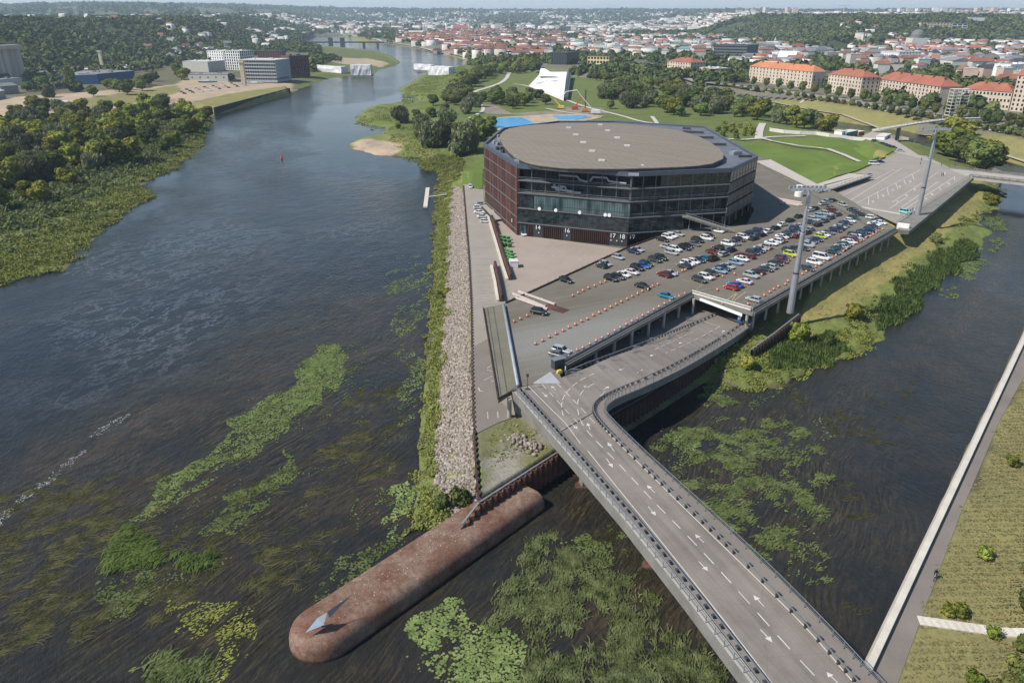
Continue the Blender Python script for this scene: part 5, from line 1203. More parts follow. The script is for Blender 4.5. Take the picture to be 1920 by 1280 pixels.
# ------------------------------------------------------------------ cars
def carpaint():
    m, nt, n, bs = new_mat('car_paint'); oi = n.new('ShaderNodeObjectInfo'); nt.links.new(oi.outputs['Color'], bs.inputs['Base Color'])
    bs.inputs['Roughness'].default_value = .32; bs.inputs['Metallic'].default_value = .15; bs.inputs['Coat Weight'].default_value = .4; return m
M['paint'] = carpaint()
m, nt, n, bs = new_mat('car_glass'); bs.inputs['Base Color'].default_value = (.012, .014, .017, 1); bs.inputs['Roughness'].default_value = .12; M['car_glass'] = m
def loft(mb, secs, mi=0):
    k = len(secs[0]); vs = [p for s in secs for p in s]; fs = []
    for i in range(len(secs) - 1):
        for j in range(k): fs.append((i * k + j, i * k + (j + 1) % k, (i + 1) * k + (j + 1) % k, (i + 1) * k + j))
    fs += [tuple(range(k))[::-1], tuple(range((len(secs) - 1) * k, len(secs) * k))]
    mb.add(vs, fs, mi)
def make_car(kind):
    L, W, spec = {'hatchback': (4.1, 1.76, dict(hood=.86, belt=.92, roof=1.46, cab=(-1.95, -1.55, .25, 1.05), tail=.98)),
                  'saloon': (4.6, 1.80, dict(hood=.84, belt=.90, roof=1.42, cab=(-1.65, -.95, .35, 1.1), tail=.95)),
                  'estate': (4.6, 1.80, dict(hood=.86, belt=.92, roof=1.48, cab=(-2.15, -1.8, .35, 1.1), tail=.98)),
                  'off-roader': (4.55, 1.86, dict(hood=1.0, belt=1.05, roof=1.68, cab=(-2.1, -1.75, .35, 1.05), tail=1.08)),
                  'van': (5.2, 1.95, dict(hood=1.1, belt=1.15, roof=2.0, cab=(-2.55, -2.45, 1.0, 1.75), tail=1.15))}[kind]
    h, s = L / 2, spec; root = empty('parked_car', (0, 0, 0), 'car', 'car')
    def sec(x, w_, zb, zt, c=.12): return [(x, -w_ + .08, zb), (x, -w_, zb + .15), (x, -w_, zt - c), (x, -w_ + c, zt), (x, w_ - c, zt), (x, w_, zt - c), (x, w_, zb + .15), (x, w_ - .08, zb)]
    w_ = W / 2; mb = MB()
    loft(mb, [sec(-h, w_ * .84, .38, s['tail'] - .12), sec(-h + .12, w_ * .95, .28, s['tail']), sec(-h + .6, w_, .24, s['belt']), sec(h - 1.3, w_, .24, s['belt']), sec(h - .9, w_, .24, s['hood']), sec(h - .25, w_ * .95, .26, s['hood'] - .1), sec(h, w_ * .8, .34, s['hood'] - .28)])
    a, b_, c_, d = s['cab']; rf_ = s['roof']; bl = s['belt'] - .02; ri = w_ * .78; rb = w_ * .93
    def quad4(x0, x1, y, z): return [(x0, -y, z), (x1, -y, z), (x1, y, z), (x0, y, z)]
    mb.add([*quad4(b_ - .02, c_ + .02, ri, rf_ + .012), *quad4(b_ + .08, c_ - .12, ri * .9, rf_ + .05)], [(4, 5, 6, 7), (0, 1, 5, 4), (1, 2, 6, 5), (2, 3, 7, 6), (3, 0, 4, 7)])
    for y in (-1, 1):      # pillars
        for x0, x1 in ((d, c_), ((a + d) / 2 - .1, (b_ + c_) / 2), (a, b_)):
            mb.bar((x0, y * rb, bl), (x1, y * (ri + .01), rf_), .07, .07, up=(0, y, .2))
    bd_ = mb.build('body', M['paint']); bd_.parent = root
    mb = MB(); mb.add([*quad4(a, d, rb, bl), *quad4(b_, c_, ri, rf_)], [(0, 1, 5, 4), (1, 2, 6, 5), (2, 3, 7, 6), (3, 0, 4, 7)]); g = mb.build('windows', M['car_glass']); g.parent = root
    for x in (-h + .85, h - .85):
        for y in (-1, 1):
            mb = MB(); mb.tube([(x, y * (w_ - .2), .32), (x, y * (w_ + .01), .32)], .32, 12); mb.tube([(x, y * (w_ + .012), .32), (x, y * (w_ + .02), .32)], .19, 8, 1)
            wh = mb.build('wheel', [M['black_rubber'], M['steel']]); wh.parent = root
    lb = MB()
    for y in (-1, 1): lb.box((h - .1, y * w_ * .62, s['hood'] - .22), (.22, .34, .14)); 
    lo = lb.build('headlights', M['white']); lo.parent = root
    root.location = (0, -500, -50); return root
KINDS_ = ['hatchback', 'saloon', 'estate', 'off-roader', 'van']
PROTO = {k: make_car(k) for k in KINDS_}
CCOL = {'black': (.012, .012, .014), 'dark grey': (.04, .043, .048), 'grey': (.12, .12, .125), 'silver': (.36, .38, .40), 'white': (.72, .73, .74), 'navy blue': (.015, .025, .07), 'blue': (.02, .08, .38),
        'teal': (.0, .16, .26), 'dark teal': (.012, .05, .06), 'dark red': (.13, .012, .014), 'red': (.36, .012, .02), 'lime': (.45, .52, .06), 'pale blue': (.20, .33, .42), 'pinkish white': (.62, .55, .62), 'dark green': (.02, .04, .03), 'turquoise': (.25, .62, .58), 'orange': (.6, .2, .04)}
USEDP = set(); NCAR = 0
def put_car(loc, rz, col, kind, label, group):
    global NCAR; pr = PROTO[kind]; NCAR += 1
    if kind not in USEDP:
        USEDP.add(kind); r = pr; r.location = loc; r.rotation_euler = (0, 0, rz); r['label'] = label; r['group'] = group
        CHILDREN.pop(pr.name, None)
    else: r = dup(pr, loc, rz, 1, label, group)
    for c in [c for c in (r.children if r is pr else C.objects) if c.parent is r and c.name.startswith('body')] if r is pr else []: c.color = (*CCOL[col], 1)
    r['_col'] = col; CARS.append((r, col)); return r
CARS = []
deck_cars = """1127.5,499 dark green hatchback|1135,495 silver hatchback|1159,482.5 silver hatchback|1187.5,472 navy blue saloon|1195,468 silver saloon|1145.6,523 black off-roader|1158.8,519.5 dark grey estate|1168.8,515 white saloon|1184.4,510.6 pinkish white saloon|1194.4,503 black off-roader|1206,498.7 blue saloon|1211,495 dark teal estate|1227.5,488 dark grey off-roader|1238.7,484 dark green off-roader|1245,515.6 dark red off-roader|1256,512.5 silver saloon|1242.5,449.4 black saloon|1252,445 white off-roader|1259.4,441.9 white estate|1271,438.7 silver saloon|1258.8,473.8 silver estate|1265.6,468 white off-roader|1250,463 silver saloon|1282.5,465 black off-roader|1287.5,461 black saloon|1301,457.5 grey saloon|1307.5,451 black off-roader|1324.4,447 white off-roader|1330,443 dark grey hatchback|1345.6,433 white estate|1364.4,457.5 white off-roader|1376,455.6 grey saloon|1346,465 black hatchback|1335.6,473 dark red saloon|1282,499.4 dark grey estate|1288.7,495 white off-roader|1300,491 white hatchback|1308.7,488 navy blue saloon|1318.8,484.4 teal hatchback|1311,525.6 dark grey off-roader|1322.5,520 white off-roader|1333.8,513 dark grey estate|1348.8,508 pale blue saloon|1355,503 navy blue saloon|1363.8,499.4 silver saloon|1378.8,492.5 pale blue estate|1390.6,485.6 white saloon|1390,480 dark red saloon|1403,481 dark red estate|1370.6,540 red hatchback|1377.5,535 blue saloon|1395.6,528 pinkish white saloon|1408,517 silver off-roader|1420,509.4 black saloon|1435,505 dark grey saloon|1442.5,500 silver estate|1453.8,493.7 black saloon|1464,489 dark red saloon|1466.7,484.6 navy blue estate|1385,448.8 black saloon|1392.5,445 white off-roader|1400,440 black saloon|1410,436 navy blue saloon|1422.5,433 navy blue off-roader|1411,473.8 black estate|1421,470 navy blue saloon|1425,466 silver saloon|1433.8,463 silver off-roader|1446,456 white saloon|1455,452.5 white off-roader|1463.8,449.5 dark red saloon|1466,444 white saloon|1473,442 black saloon|1478,437 dark teal saloon|1486,433.5 navy blue saloon|1491.7,429 navy blue off-roader|1499,424 silver saloon|1482,477 lime off-roader|1479,470 dark green off-roader|1489.6,466 dark grey saloon|1504,466 black saloon|1513.5,459.6 silver off-roader|1514.6,455 silver saloon|1520,452 dark grey saloon|1530,449 navy blue saloon|1538.5,443.4 lime hatchback|1543.7,439.8 white saloon|1552,435.6 grey saloon|1565.6,431.5 navy blue estate|1571,428 black saloon|1575,425 silver saloon|1580,422 dark grey saloon|1585,417.5 navy blue saloon|1593.4,413.7 white hatchback|1601,408 dark teal estate|1539.6,483 white van|1526,492.4 white off-roader|1513.5,504 dark grey estate|1561.5,473 dark teal saloon|1571,465.8 dark teal saloon|1578,462 silver saloon|1583,458 dark teal saloon|1591.7,453.3 white saloon|1588.5,448.6 dark red saloon|1601,449.4 dark red saloon|1603,446 silver off-roader|1601,441 dark grey off-roader|1615,441 navy blue saloon|1618,434.4 dark teal saloon|1630,431.5 navy blue off-roader|1636.6,425 black saloon|1638.4,420.3 white saloon|1649.7,417.5 white saloon|1646,412.8 dark grey saloon|1412.5,562 silver hatchback"""
flip_cars = """1204.4,537 black saloon 1|1248.7,555.6 teal saloon 1|1337.5,486 black off-roader -1|1357,477 silver hatchback -1|1371,469 navy blue saloon -1|1413.8,447 dark grey saloon -1|1427.5,440.6 black saloon -1|1440,434 white saloon -1|1453.8,427.5 dark green saloon -1|1467,421 white saloon -1|1481.6,413 black saloon -1|1497.5,405.6 dark green saloon -1|1518.7,393.4 white saloon -1|1528,390.6 black saloon -1|1494,443 dark red hatchback -1|1513,436 dark grey saloon -1|1518.7,430.4 silver saloon -1|1534,421.5 black hatchback -1|1546,414 grey saloon -1|1557,408 grey saloon -1|1570,402 grey saloon -1|1517,417 dark green off-roader 0|1525,411 silver estate 0|1537.5,405.6 pale blue off-roader 0|1548.7,400 silver estate 0|1562,395 dark red estate 0|1556,390 grey saloon 0|1544,382 silver saloon 2|1550.6,377.5 silver saloon 2|1560,375.6 dark green saloon 2|1580,383.7 silver hatchback 3|1599,393 navy blue saloon 4|1603.5,396 dark teal saloon 4|1609.5,399.5 dark red saloon 4|1616,402.5 dark green saloon 4|1634.7,408 white estate 4|1061,526 black estate 0|1011,586 black off-roader 5|1053,657.5 silver estate 6|1047,666 grey saloon 6"""
HD = {0: R(-45), 1: R(-42), -1: R(38), 2: R(20), 3: R(-75), 4: R(-33), 5: R(-28), 6: R(-30)}
lst = []
for s_ in deck_cars.split('|'):
    a, b = s_.split(' ', 1); u, v = map(float, a.split(',')); col, kd = b.rsplit(' ', 1); lst.append([P(u, v + 2.5, 10.03), col, kd, 0])
for s_ in flip_cars.split('|'):
    a, b = s_.split(' ', 1); u, v = map(float, a.split(',')); b, f_ = b.rsplit(' ', 1); col, kd = b.rsplit(' ', 1); lst.append([P(u, v + 2.5, 10.03), col, kd, int(f_)])
rowc = lambda p: -math.sin(R(26)) * p.x + math.cos(R(26)) * p.y
lst.sort(key=lambda q: rowc(q[0])); rows_ = []; cur = [lst[0]]
for q in lst[1:]:
    if rowc(q[0]) - rowc(cur[-1][0]) > 1.7 or rowc(q[0]) - rowc(cur[0][0]) > 6: rows_.append(cur); cur = []
    cur.append(q)
rows_.append(cur)
for ri_, row in enumerate(rows_):
    row.sort(key=lambda q: q[0].x)
    for ci, (p, col, kd, f_) in enumerate(row):
        rz = HD[f_] + random.uniform(-.03, .03) + (math.pi if f_ == 0 and random.random() < .12 else 0)
        where = f'{ordn(ci)} from the left in the {ordn(ri_)} car row from the canal side' if len(row) > 1 else f'alone in the {ordn(ri_)} car row from the canal side'
        put_car(p, rz, col, kd, f'{col} {kd} {where}', 'cars parked on the deck')
other = [(981,441,5.12,'white','hatchback',-70,'small white car standing in the yard by the number fourteen gate'),(882,352,5.1,'white','hatchback',-80,'white car alone at the far end of the riverside road'),
 (899,400,5.1,'white','saloon',-8,'white car at riverside wall, the third from the near end'),(905,408,5.1,'white','saloon',8,'white car at riverside wall, the second from the near end'),(910,417,5.1,'white','hatchback',-4,'white car at riverside wall, the nearest of the row'),
 (898,391,5.1,'white','estate',10,'white car at riverside wall, the fourth from the near end'),(902,384,5.1,'silver','saloon',10,'silver car at the far end of the riverside wall row'),(931,398,5.15,'silver','hatchback',60,'silver car tucked below the rust brown facade'),
 (1697,400,8.62,'turquoise','off-roader',-50,'turquoise car parked near the base of the far mast'),(1638,309,8.62,'white','van',-8,'white van at the lawn end of the far car park'),(1650,305,8.62,'navy blue','saloon',-8,'dark blue car right behind the white van'),
 (1688,284,8.62,'silver','saloon',-20,'silver car driving across the far plaza'),(1655,271,8.6,'navy blue','saloon',-35,'leftmost dark car of four beside the far lawn'),(1661,273,8.6,'dark grey','saloon',-35,'second dark car of four beside the far lawn'),(1667,275.5,8.6,'black','saloon',-35,'third dark car of four beside the far lawn'),(1675,278,8.6,'black','estate',-35,'rightmost dark car of four beside the far lawn'),
 (1664,259,8.6,'blue','hatchback',-60,'small blue car at the head of the far plaza'),(1640,266,8.6,'navy blue','hatchback',-40,'small dark car near the teal kiosk'),
 (1230,598,5.1,'grey','saloon',-60,'grey car in the shade under the deck edge'),(1262,578,5.1,'silver','saloon',-60,'silver car in the shade under the deck edge'),(1190,622,5.1,'dark grey','saloon',-60,'dark car in the shade under the deck edge')]
for u, v, z, col, kd, a, lb in other: put_car(P(u, v, z), R(a), col, kd, lb, 'cars parked around the arena')
bpy.context.view_layer.update()
for r, col in CARS:
    for c in r.children:
        if c.name.startswith('body'): c.color = (*CCOL[col], 1)
    del r['_col']
# orange barrels
bar_px = [(88,815),(130,797),(177,775),None,(490,637),(527,620),(560,603),(597,585),(640,570),(680,552),(712,540),None,(235,967),(283,945),(330,920),(375,898),(423,877),(463,855),(507,835),(550,813),(590,797),(630,773),(672,755),(713,735),(750,716),(787,698),(823,680),(863,662),(897,643),(935,625),(967,608),(1005,598),(1038,573),(1073,560),None,
 (520,1010),(560,995),(608,970),(652,948),(692,928),(735,905),(780,880),(818,857),(858,835),(897,815),(935,797),(970,775),(1010,757),(1047,735),(1082,715),(1120,693),(1158,677),(1220,645),(1260,625),None,(1210,482),(1240,468),(1260,462)]
mb = MB(); mb.tube([(0, 0, 0), (0, 0, .4), (0, 0, .42), (0, 0, .85)], [.33, .29, .26, .21], 10); pb_ = mb.build('barrel', [M['orange'], M['white']]); 
mb = MB(); mb.tube([(0, 0, .5), (0, 0, .64)], [.27, .25], 10); wb = mb.build('white_band', M['white'], pb_)
mb = MB(); mb.tube([(0, 0, 0), (0, 0, .1)], .4, 8); ft = mb.build('rubber_foot', M['black_rubber'], pb_)
pb_.name = 'traffic_barrel'; names_ = ['short row beside the two-beam ramp', 'second row by the first dark cars', 'long middle row', 'row along the near railing', 'few behind the centre cars']; ri_ = 0; ci = 0; first = True
def put_barrel(p, label, group='orange barrels on the deck'):
    global first
    if first: pb_.location = p; first = False; pb_['label'] = label; pb_['category'] = 'barrel'; pb_['group'] = group
    else: dup(pb_, p, random.uniform(0, 3), 1, label, group)
for q in bar_px:
    if q is None: ri_ += 1; ci = 0; continue
    put_barrel(P(q[0] / 3.658 + 940, q[1] / 3.658 + 381.5, 10.03), f'orange barrel, {ordn(ci)} from the left in the {names_[ri_]}'); ci += 1
a, b = P(1412,577,10.03), P(1668,431,10.03)
for i in range(34): 
    p = a.lerp(b, (i + .5) / 34) + Vector((-1.6, 1, 0)) + Vector((random.uniform(-.3, .3), random.uniform(-.3, .3), 0)); put_barrel(p, f'orange barrel, {ordn(i)} from the near corner along the canal railing')
for i, (u, v) in enumerate([(1404,480),(1367,493),(1410,475),(1345,545),(1395,539),(1428,517),(1455,503),(1486,483),(1441,470),(1475,450),(1497,440),(1377,515),(1355,520),(1340,523)]):
    put_barrel(P(u, v, 10.03), f'orange barrel, {ordn(i)} loose one standing between the parked rows')
# steel crowd barriers on the lower road
def barrier(p, rz, label):
    r = empty('crowd_barrier', p, label, 'barrier', 'steel barriers on the branch road', rz); mb = MB()
    for z in (.15, 1.0): mb.bar((-1.1, 0, z), (1.1, 0, z), .07, .07)
    for i in range(9): mb.bar((-1.1 + i * .275, 0, .15), (-1.1 + i * .275, 0, 1.0), .05, .05)
    mb.build('frame', M['steel']).parent = r
    for x in (-.8, .8): f_ = MB(); f_.bar((x, -.35, .05), (x, .35, .05), .08, .08); f_.build('foot', M['steel']).parent = r
for i, (u, v, a) in enumerate([(1069,706,20),(1080,700,-10),(1125,688,-55),(1152,676,15),(1190,660,50),(1196,657,-20),(1220,645,30),(1226,641,-10),(1252,635,60),(1258,631,0),(1285,621,40),(1293,602,10),(1310,605,-20)]):
    p = RD(u, v); barrier((p.x, p.y, p.z + .05), R(a), f'steel crowd barrier on the branch road, {ordn(i)} from the left')
# attendant point at the end of the deck edge
p = P(1057,694,9.9); t = empty('attendant_booth', (p.x - 1.2, p.y + 1, 9.6), 'small dark glazed attendant booth at the tip of the deck edge', 'booth')
mb = MB(); mb.box((p.x - 1.2, p.y + 1.2, 11.0), (2.6, 1.5, 2.3), R(30)); mb.build('cabin', M['steel_dark'], t); mb = MB(); mb.box((p.x - 1.2, p.y + 1.2, 12.25), (3.0, 1.9, .15), R(30)); mb.build('roof', M['rail_steel'], t)
q = P(1060,699,9.7); person((q.x, q.y, 9.8), 0, 'attendant in pale blue and white standing below the deck edge', mat('pale_blue_clothing', (.45, .5, .6), .9, .1))
mb = MB(); q = P(1049,700,9.9); mb.box((q.x, q.y, 10.2), (1.2, .6, .6), .4); mb.box((q.x, q.y, 10.6), (.8, .5, .3), .4); tag(mb.build('yellow_machine', mat('yellow_plastic', (.6, .5, .06), .6)), 'small yellow machine on the road beside the attendant', 'machine')
# floating jetty
j = empty('floating_jetty', P(800,372,0), 'pale floating jetty with a narrow gangway on the river', 'jetty')
mb = MB(); a, b = P(797.5,389,.5), P(802,353,.5); mb.bar(a, b, 1.9, .7); mb.build('pontoon', M['pale_block'], j)
mb = MB(); mb.bar(P(803,369,.9), P(838,364,2.4), .8, .18); mb.bar(P(803,369,.9) + Vector((0, .4, .8)), P(838,364,2.4) + Vector((0, .4, .8)), .06, .06); mb.build('gangway', M['pale_block'], j)
# waste containers in the yard
bin_ = MB(); loft(bin_, [[(x, -.62 + .0, .15), (x, -.7, 1.15), (x, .7, 1.15), (x, .62, .15)] for x in (-.62, .62)]); bn_ = bin_.build('waste_container', mat('green_plastic', (.05, .16, .06), .5, .15))
lid = MB(); lid.box((0, 0, 1.22), (1.36, 1.5, .14)); lid.box((0, 0, 1.32), (1.1, 1.1, .08)); lid.build('lid', mat('green_lid', (.09, .26, .09), .5, .12), bn_)
k = 0
for r0, r1, n1, nrow in [((938,447),(960,452),3,2),((942,460),(962,464),3,1),((944,472),(962,474),4,5)]:
    for rr in range(nrow):
        for i in range(n1):
            p = P(r0[0] + (r1[0] - r0[0]) * i / n1 + rr * 1.6, r0[1] + 1.5 * i + rr * 5.8, 5.12); lb = f'green waste container in the yard, {ordn(k)} counted from the far end'; k += 1
            if k == 1: bn_.location = p; tag(bn_, lb, 'waste container', 'green waste containers by the yard wall')
            else: dup(bn_, p, R(-70), 1, lb)
p = P(963,500,5.1); t = empty('white_container', (p.x, p.y, 5.1), 'white box container at the end of the green bins', 'container'); mb = MB(); mb.box((p.x, p.y, 6.2), (2.6, 3.0, 2.1), R(5)); mb.build('box', M['white'], t); mb = MB(); mb.box((p.x, p.y, 7.3), (2.8, 3.2, .12), R(5)); mb.build('lid', M['offwhite'], t)
# corten retaining walls with stairs on the riverside road
def cwall(pts, h0, h1, label):
    mb = MB(); mb2 = MB()
    for (u0, v0), (u1, v1) in zip(pts, pts[1:]):
        a, b = P(u0, v0, 5), P(u1, v1, 5); mb.bar(a + Vector((0, 0, (h0 + h1) / 2)), b + Vector((0, 0, (h0 + h1) / 2)), .5, h1 - h0)
        k = int((b - a).length / 1.2)
        for i in range(k): q = a.lerp(b, i / k); mb.bar(q + Vector((.45, 0, h1 * .5)), q + Vector((.45, 0, h1)), .3, .3)
        mb2.bar(a + Vector((-1.0, 0, .35)), b + Vector((-1.0, 0, .35)), .8, .7)
    o = tag(mb.build('corten_wall', M['corten']), label, 'retaining wall'); mb2.build('kerb', M['pale_block'], o)
cwall([(919,405),(936,460),(948,500),(957,526)], 0, 2.2, 'rust brown wall ending in a serrated top beside the green bins')
cwall([(927,500),(934,530),(940,566)], 0, 2.0, 'shorter rust brown wall near the deck corner with pale kerb')
mb = MB(); mb.bar(P(905,385,9.5), P(934,412,5.8), 3.2, .4); q = mb.build('access_ramp', M['concrete']); tag(q, 'grey ramp slab rising beside the rust brown facade', 'ramp'); mb = MB(); mb.bar(P(903,388,10.4), P(930,416,6.6), .15, .9); mb.build('parapet', M['steel_dark'], q)
# boulder heaps on the gravel corner
for u, v, s_, lb in [(970,824,1.0,'pale sandy rubble heap on the gravel corner'), (997,838,.9,'light grey rubble heap beside the sandy one under the bridge')]:
    p = P(u, v, 4.7); N = 90; x = RNG.normal(p.x, 1.1 * s_, N); y = RNG.normal(p.y, .8 * s_, N); z = 4.7 + np.maximum(0, .9 - np.hypot(x - p.x, y - p.y) * .45) * RNG.uniform(.3, 1, N)
    o = stones('rubble_heap', x, y, z, .3, .9, M['stone'] if 'sandy' in lb else M['pale_block'], lb); o['kind'] = 'stuff'
# ------------------------------------------------------------------ trees
FM = {'broad': foliage('broadleaf_foliage', (.045, .066, .022), (.19, .22, .066), .03),
      'light': foliage('light_foliage', (.068, .086, .018), (.29, .31, .062), .03),
      'willow': foliage('willow_foliage', (.06, .075, .036), (.20, .215, .115), .015)}
def crown_mesh(name, H, Rr, kind, nl, ls, seed, lobes=12):
    g = np.random.default_rng(seed); L = []
    for i in range(lobes):
        a = g.uniform(0, 6.28); rr = Rr * math.sqrt(g.uniform(0, 1)) * .62; zz = g.uniform(.24, .82) * H
        k = 1 - abs(zz / H - .48) * .9; L.append((rr * k * math.cos(a), rr * k * math.sin(a), zz, Rr * g.uniform(.34, .52)))
    L.append((0, 0, H * .58, Rr * .66)); L.append((0, 0, H * .36, Rr * .6)); L = np.array(L)
    i = g.integers(0, len(L), nl); d = g.normal(size=(nl, 3)); d /= np.linalg.norm(d, axis=1)[:, None]; d[:, 2] = d[:, 2] * .9 + .12
    r = L[i, 3] * g.uniform(.78, 1.06, nl); c = L[i, :3] + d * r[:, None] * np.array([1, 1, .9 if kind != 'willow' else 1.25])
    s = g.uniform(.6, 1.25, nl) * ls; n = d + g.normal(0, .38, (nl, 3)); n /= np.linalg.norm(n, axis=1)[:, None]
    t = np.cross(n, g.normal(size=(nl, 3))); t /= np.linalg.norm(t, axis=1)[:, None] + 1e-9; b = np.cross(n, t)
    e = 1.6 if kind == 'willow' else 1.0
    if kind == 'willow': t = t * .5; t[:, 2] -= .8; t /= np.linalg.norm(t, axis=1)[:, None]
    V = np.stack([c + t * (s * e * .5)[:, None] * 1.1, c + b * (s * .5)[:, None], c - t * (s * e * .5)[:, None], c - b * (s * .55)[:, None]], 1).reshape(-1, 3)
    F = np.arange(nl * 4).reshape(nl, 4)
    # inner shade bodies
    cv = []; cf = []; base = len(V)
    for x, y, z, q in L:
        q *= .78; m_ = 6
        for j in range(4):
            ph = -1.2 + j * .8
            for k in range(m_): cv.append((x + q * math.cos(ph) * math.cos(k * 6.283 / m_), y + q * math.cos(ph) * math.sin(k * 6.283 / m_), z + q * math.sin(ph)))
        for j in range(3):
            for k in range(m_): cf.append((base + j * m_ + k, base + j * m_ + (k + 1) % m_, base + (j + 1) * m_ + (k + 1) % m_, base + (j + 1) * m_ + k))
        base += 4 * m_
    return np_obj(name, np.concatenate([V, np.array(cv)]), np.concatenate([F, np.array(cf)]), FM[kind])
def tree_proto(name, kind, H, Rr, nl, ls, seed, cat='tree'):
    r = empty(name, (0, 0, 0), name, cat); c = crown_mesh('crown', H, Rr, kind, nl, ls, seed); c.parent = r
    mb = MB(); mb.tube([(0, 0, -.6), (.05, .05, H * .3), (0, .1, H * .62)], [H * .032, H * .024, H * .012], 7)
    g = random.Random(seed)
    for i in range(4):
        a = g.uniform(0, 6.28); z = H * g.uniform(.28, .42); mb.tube([(0, 0, z), (Rr * .5 * math.cos(a), Rr * .5 * math.sin(a), z + H * .22)], [H * .014, H * .006], 5)
    t = mb.build('trunk', M['bark']); t.parent = r
    r.location = (0, -600, -60); return r
TP = {'broad': [tree_proto('broadleaf_tree', 'broad', 10, 4.6, 1500, .95, s) for s in (1, 2, 3)],
      'light': [tree_proto('light_green_tree', 'light', 10, 5.0, 1500, .95, s) for s in (4, 5)],
      'willow': [tree_proto('willow_tree', 'willow', 10, 5.2, 1900, .85, s) for s in (6, 7)]}
BP = tree_proto('green_bush', 'light', 3, 2.0, 500, .42, 9, 'bush')
BD = tree_proto('dark_bush', 'broad', 3, 1.9, 500, .42, 10, 'bush')
FIRST = set()
def plant(proto, loc, rz, sc, label, group):
    if proto.name not in FIRST:
        FIRST.add(proto.name); proto.location = loc; proto.rotation_euler = (0, 0, rz); proto.scale = (sc, sc, sc) if not isinstance(sc, tuple) else sc
        proto['label'] = label
        if group: proto['group'] = group
        return proto
    return dup(proto, loc, rz, sc, label, group)
def poisson(poly, n, dmin, rng, tries=40):
    a = np.array(poly); x0, y0 = a.min(0); x1, y1 = a.max(0); out = []
    for _ in range(n * tries):
        if len(out) >= n: break
        x, y = rng.uniform(x0, x1), rng.uniform(y0, y1)
        if not bool(inside(poly, np.array(x), np.array(y))): continue
        if any((x - p[0]) ** 2 + (y - p[1]) ** 2 < dmin * dmin for p in out): continue
        out.append((x, y))
    return out
KW = {'broad': 'dark green round tree', 'light': 'light green spreading tree', 'willow': 'silvery green willow tree'}
trng = random.Random(11)
def grove(px, n, dmin, h0, h1, kinds, where, group, z=3, world=None):
    pts = poisson(world or pxpoly(px, z), n, dmin, trng); pts.sort(key=lambda p: p[0] / p[1])
    for i, (x, y) in enumerate(pts):
        k = trng.choice(kinds); h = trng.uniform(h0, h1); s = h / 10; s *= 1.12; w_ = s * trng.uniform(1.1, 1.4)
        plant(trng.choice(TP[k]), (x, y, gz(x, y) - .1), trng.uniform(0, 6.28), (w_, w_, s), f'{KW[k]}, {ordn(i)} from the left {where}', group)
grove([(-90,290),(0,240),(60,222),(180,222),(330,196),(396,216),(384,234),(330,276),(250,312),(190,335),(110,378),(50,400),(-90,440)], 135, 10, 6.5, 13.5, ['light', 'light', 'light', 'broad', 'willow'], 'in the wood on the left river bank', 'trees of the left bank wood')
cover('wood_undergrowth', [[(-90,290),(0,240),(60,222),(180,222),(330,196),(392,222),(382,238),(330,284),(250,325),(190,352),(110,405),(50,425),(-90,480)]], .35, 1.5, 3.2, 3, PM['shrub_low'], 'dark undergrowth beneath the left bank wood', None, 9, 61, z=3)
def single(u, v, h, kind, label, wf=1.0, z=4):
    p = PF(u, v, gz, z); s = h / 10 * 1.12; wf *= 1.2; plant(trng.choice(TP[kind]), (p.x, p.y, p.z - .1), trng.uniform(0, 6.28), (s * wf, s * wf, s), label, None)
for a in [(752,231,12,'willow','round grey green tree standing alone on the shore meadow'), (781,222,7,'broad','small dark tree right of the lone shore tree'), (808,220,8,'broad','medium dark tree behind the willow clump'), (834,214,8.5,'broad','dark rounded tree near the meadow path'),
          (812,198,9.5,'broad','oval dark tree isolated on the upper shore meadow'), (875,213,11,'willow','weeping willow nearest the curved white path'), (892,201,11,'willow','second weeping willow beside the curved white path'), (747,242,4.5,'broad','low dark shrub tree left of the willow clump'),
          (793,245,11,'willow','left willow of the riverside clump'), (837,238,12,'willow','upper willow of the riverside clump'), (806,276,15,'willow','big willow at the front left of the clump'), (829,276,14.5,'willow','big willow at the front right of the clump'), (846,265,12,'broad','dark tree filling the clump of willows'), (787,262,7,'broad','small dark tree at the left foot of the clump'),
          (871,290,17,'willow','tallest willow standing closest to the arena'), (892,266,12,'broad','dark tree between the tall willow and the pools'), (910,266,14,'broad','dark tree beside the corner of the arena'), (892,236,8,'broad','small dark tree left of the blue pool'), (921,240,8,'broad','small dark tree in front of the blue pool'), (1144,204,7,'broad','single dark tree on the lawn right of the piling rig')]: single(*a)
grove([(845,190),(850,168),(880,150),(905,140),(1000,128),(1010,138),(975,145),(945,142),(900,160),(880,176),(855,196)], 56, 9.5, 9, 14, ['broad', 'broad', 'light'], 'in the wood left of the white pavilion', 'trees left of the pavilion')
grove([(836,200),(845,172),(876,180),(880,196),(868,208),(845,210)], 16, 8.5, 9, 12, ['broad', 'willow'], 'in the clump where the white path bends', 'trees at the bend of the path')
grove([(903,195),(935,187),(1035,192),(1030,203),(960,214),(915,207)], 24, 8.5, 8, 11, ['broad'], 'in the clump behind the blue pools', 'trees behind the pools')
grove([(1116,182),(1160,166),(1215,172),(1228,214),(1180,214),(1140,206)], 30, 9, 8, 12, ['broad', 'willow', 'broad'], 'in the park clump beyond the arena roof', 'trees beyond the arena roof')
grove([(1232,216),(1240,180),(1280,172),(1330,183),(1420,202),(1560,240),(1560,250),(1440,240),(1400,230),(1330,228),(1290,232)], 62, 10, 8, 13, ['broad', 'willow', 'broad', 'light'], 'in the long belt beside the small river', 'trees beside the small river')
grove([(1070,150),(1130,145),(1250,158),(1270,166),(1240,170),(1120,158)], 18, 12, 8, 11, ['broad'], 'in the row behind the pavilion lawn', 'trees behind the pavilion lawn')
